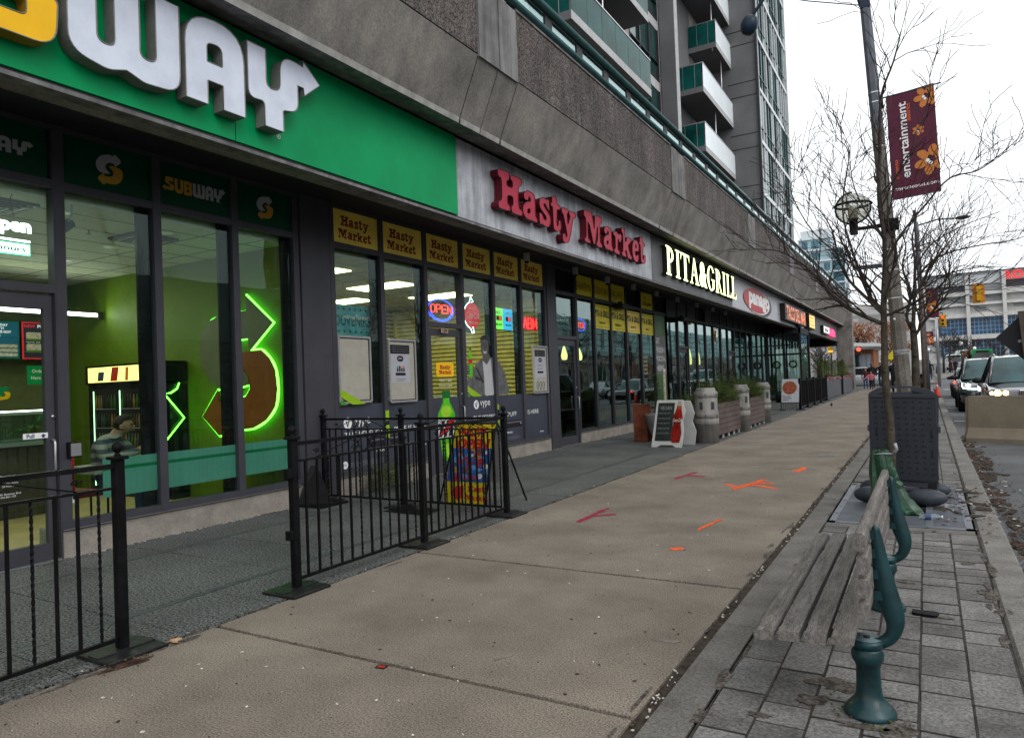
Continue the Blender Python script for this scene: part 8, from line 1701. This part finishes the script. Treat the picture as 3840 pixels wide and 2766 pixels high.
# white canopy shop
t = thing('corner_shop', 'small shop with a projecting white roof canopy and wooden wall', 'building', (-6, 70, 0)); M_wood = mat('cedar_cladding', (.22, .085, .03), .7, var=.15); M_cpy = mat('white_canopy', (.62, .62, .62), .5, var=.05)
b = MB(); b.box(-6.9, -4.0, 69.5, 77, 0, 2.75, M_pale); b.box(-6.9, -4.0, 69.45, 77, 2.75, 3.15, M_wood); b.box(-4.18, -3.98, 69.4, 77, 0, 3.2, M_wood); b.build('wall', t)
b = MB(); b.add([(-7.2, 68, 3.55), (-3.4, 68, 3.35), (-3.4, 78, 3.35), (-7.2, 78, 3.55), (-7.2, 68, 3.9), (-3.35, 68, 3.6), (-3.35, 78, 3.6), (-7.2, 78, 3.9)], [(0, 3, 2, 1), (4, 5, 6, 7), (0, 1, 5, 4), (1, 2, 6, 5), (2, 3, 7, 6), (3, 0, 4, 7)], M_cpy); b.add([(-7.1, 68.3, 3.15), (-4.0, 68.6, 3.15), (-4.0, 78, 3.15), (-7.1, 78, 3.15), (-7.2, 68.0, 3.54), (-3.45, 68.05, 3.34), (-3.45, 78, 3.34), (-7.2, 78, 3.54)], [(0, 3, 2, 1), (0, 1, 5, 4), (1, 2, 6, 5)], M_cpy); b.build('roof', t)
for x0, x1 in ((-5.45, -5.1), (-5.0, -4.62), (-4.55, -4.2), (-6.4, -5.6)): b = MB(); b.box(x0, x1, 69.42, 69.49, .5, 2.75, M_gteal if x0 < -5.2 else mat('grey_blind', (.22, .24, .28), .5)); b.build('window', t)
# glass condominium towers
M_cg = mat('condo_glass', (.30, .42, .46), .3, var=.25, vs=.3); M_cgd = mat('condo_glass_dark', (.07, .16, .20), .25, var=.4, vs=.3); M_cw = mat('condo_white', (.55, .60, .62), .6, var=.05)
def condo(label, x0, x1, y, z1, m, step, curve=0):
    t = thing('condominium', label, 'building', ((x0+x1)/2, y, 0)); b = MB(); b.box(x0, x1, y, y+14, 0, z1, m); b.build('wall', t); n = int(z1/3.)
    b = MB()
    for k in range(n): b.box(x0-.15, x1+.15, y-.5, y-.01, z1-3*k-.5, z1-3*k-.1, M_cw)
    b.build('balcony_slabs', t)
    b = MB(); x = x0+.8
    while x < x1-1:
        w = rnd.choice((1.2, 1.8, 2.4))
        for k in range(n):
            if rnd.random() < .62: b.box(x, x+w*.8, y-.05, y-.011, z1-3*k-2.9, z1-3*k-.9, M_cgd if rnd.random() < .65 else M_cw)
        x += w+.5
    b.build('windows', t, kind='stuff'); return t
condo('pale blue glass condominium left of the young tree', -28.0, -20.2, 200, 36.3, M_cg, 3)
t = condo('darker blue glass condominium behind the pale one', -20.1, -17.6, 204, 33.8, M_cgd, 3)
b = MB(); b.box(-27.5, -20.6, 200.5, 212, 36.31, 38.4, M_cw); b.build('penthouse', t)
condo('lower green glass block beside the condominiums', -17.4, -13.0, 190, 15, M_cgd, 3)
b = MB(); 
# oak with orange-brown leaves
M_ol = [mat('oak_leaf_%d' % k, c, .8, var=.3, vs=3) for k, c in enumerate([(.20, .085, .045), (.28, .12, .06), (.13, .055, .035), (.30, .17, .11)])]
def leafy(label, x, y, z0, h, rx, n, s_, mats, seed, trunk=.25, zc=.35):
    rg = random.Random(seed); t = thing('leafy_tree', label, 'tree', (x, y, z0)); b = MB(); b.tube([(x, y, z0-.3), (x+.1, y, z0+h*.45), (x, y, z0+h*.8)], [trunk, trunk*.7, trunk*.2], 8, M_bark)
    cl = []
    for k in range(16): a = rg.random()*6.28; r = rg.random()**.6*rx*.75; zz = z0+h*(zc+.55*rg.random()); cl.append((x+r*cos(a), y+r*sin(a), zz, rx*rg.uniform(.22, .42))); b.tube([(x, y, z0+h*.3), (x+r*.5*cos(a), y+r*.5*sin(a), (z0+h*.3+zz)/2+.2), cl[-1][:3]], [trunk*.4, trunk*.25, .03], 5, M_bark)
    b.build('trunk', t); b = MB()
    for k in range(n):
        c = rg.choice(cl); d = Vector((rg.gauss(0, 1), rg.gauss(0, 1), rg.gauss(0, .8))).normalized()*c[3]*rg.random()**.4; p = Vector(c[:3])+d; u = Vector((rg.gauss(0, 1), rg.gauss(0, 1), rg.gauss(0, 1))).normalized()*s_*rg.uniform(.5, 1.3); w = u.orthogonal().normalized()*s_*.5; b.add([p-u, p+w, p+u, p-w], [(0, 1, 2, 3)], rg.choice(mats))
    b.build('crown', t); return t
leafy('tree with russet autumn leaves left of the young tree trunk', -6.6, 88, .3, 6.6, 2.6, 3200, .13, M_ol, 3)
leafy('tree with russet autumn leaves behind the lamp post', -3.2, 90, .3, 6.6, 2.5, 3000, .13, M_ol, 5)
leafy('small orange-brown leafy tree in front of the stadium', 5.8, 128, 1.0, 3.4, 1.3, 1200, .12, M_ol, 9)
rg = random.Random(77)
def bare(label, x, y, z0, h, seed, group=None, sc=1.):
    rg = random.Random(seed); t = thing('bare_tree', label, 'tree', (x, y, z0), group); b = MB(); b.tube([(x, y, z0-.3), (x+.05, y, z0+h*.35), (x, y, z0+h*.8)], [.16*sc, .12*sc, .03*sc], 7, M_bark); b.build('trunk', t); c = MB()
    for k in range(9): zz = z0+h*(.28+.06*k); a = rg.random()*6.28; grow(c, Vector((x, y, zz)), Vector((cos(a), sin(a), .8)), h*.38*(1-.05*k), .06*sc, 3, rg, .018, .15, .6, 4)
    c.build('twigs', t); return t
B1 = bare('dark bare tree left of centre in front of the stadium glazing', 1.9, 108, .6, 5.8, 1)
bare('second dark bare tree beside the first in front of the stadium', 2.7, 112, .7, 5.0, 2); bare('leafless tree seen under the end of the canopy', -8.9, 72, 0, 3.9, 6)
for k, (x, y) in enumerate([(6.5, 140), (8.5, 142), (10.5, 145), (12.5, 142), (4.2, 138)]): bare('bare tree in the row before the stadium base', x, y, 1.0, 4.6, 20+k, 'bare trees in the row before the stadium')
for lb, x, y, z0, h, r in (('round white globe street lamp nearest before the stadium', 1.19, 104, .5, 4.3, .28), ('round white globe street lamp right of the nearest one', 4.0, 110, .7, 3.6, .27), ('small round globe street lamp far right before the stadium', 6.3, 126, .9, 3.0, .22), ('tiny globe street lamp left of the far bare trees', .25, 100, .5, 3.0, .2)):
    t = thing('globe_lamp', lb, 'street lamp', (x, y, z0)); b = MB(); b.tube([(x, y, z0), (x, y, z0+.9)], [.22, .16], 10, M_black); b.tube([(x, y, z0+.9), (x, y, z0+h-.2)], .06, 6, M_frame); b.build('post', t); b = MB(); b.sphere((x, y, z0+h), r, mat('lamp_globe_white', (.7, .72, .72), .3, es=.25), 14); b.build('globe', t)
b = MB(); b.box(-1.6, .55, 68, 90, -.1, .12, M_kerb); b.add([(.9, 82, .2), (5.5, 88, .3), (5.5, 104, .55), (.6, 104, .5)], [(0, 1, 2, 3)], M_kerb); struct('traffic_island', b)
b = MB(); b.box(-40, -2.2, 67.2, 95, -.2, .03, M_conc2); struct('far_pavement', b)
t = thing('signal_box_sign', 'yellow and white flyer sign behind the lamp post', 'sign', (-2.6, 66, 2.4)); b = MB(); b.prism([(-2.85, 2.3), (-2.3, 2.0), (-2.25, 3.1)], mat('sign_yellow2', (.6, .5, .02), .5), 0, .03, F=PY(66)); b.build('board', t); b = MB(); b.tube([(-2.3, 66.1, 0), (-2.3, 66.1, 3.1)], .04, 5, M_frame); b.build('post', t)
# ================================================================ OTHER SIDE OF THE ROAD (seen mirrored in the shop glass)
t = thing('opposite_building', 'long pale teal-grey building across the road, mirrored in the shop glass', 'building', (30, 20, 0)); M_op = mat('opposite_wall', (.34, .42, .42), .8, var=.15, vs=.4, streak=.15); M_ob = mat('opposite_brick', (.20, .07, .04), .8, var=.2, vs=1)
b = MB(); b.box(24, 34, -30, 200, 4.6, 5.2, M_op); b.box(24.02, 34, -30, 200, -.3, 4.6, mat('opposite_stone', (.26, .225, .19), .9, var=.5, vs=.9, speck=.5, ss=2.5)); b.box(23.9, 24, 94, 112, 1.6, 3.4, M_ob); b.box(26, 34, 72, 200, 5.2, 9.8, mat('opposite_teal', (.42, .60, .60), .6, var=.12, vs=.2)); b.box(25, 34, 5, 38, 5.2, 8.6, M_op); b.build('wall', t)
b = MB()
for k in range(55): b.box(23.85, 23.98, -28+4*k, -27.6+4*k, 0, 5.2, M_stg)
for z in (6.1, 7., 7.9, 8.8): b.box(25.9, 25.99, 72, 200, z, z+.09, M_stg)
for k in range(26): b.box(25.88, 25.95, 74+5*k, 74.3+5*k, 5.2, 9.8, M_stg); b.box(23.86, 23.97, -25+8*k, -22+8*k, 1., 3.2, M_gdark)
for z in (.9, 3.4, 4.55): b.box(23.9, 23.99, -30, 200, z, z+.08, M_std)
b.build('trim', t)
b = MB(); b.box(13, 24, -30, 61, -.13, 0, M_conc2); struct('far_sidewalk', b)
T_4 = dup(T_2, (12.5, 29, 0), 'bare tree on the opposite pavement, near end', rz=.5, sc=1.2); dup(T_2, (12.5, 43, 0), 'bare tree on the opposite pavement, middle', rz=2.2, sc=1.3); dup(T_2, (12.5, 57, 0), 'bare tree on the opposite pavement, far end', rz=4., sc=1.2)
dup(T_2, (12.5, 70, 0), 'bare tree on the opposite pavement, past the side street', rz=5., sc=1.2)
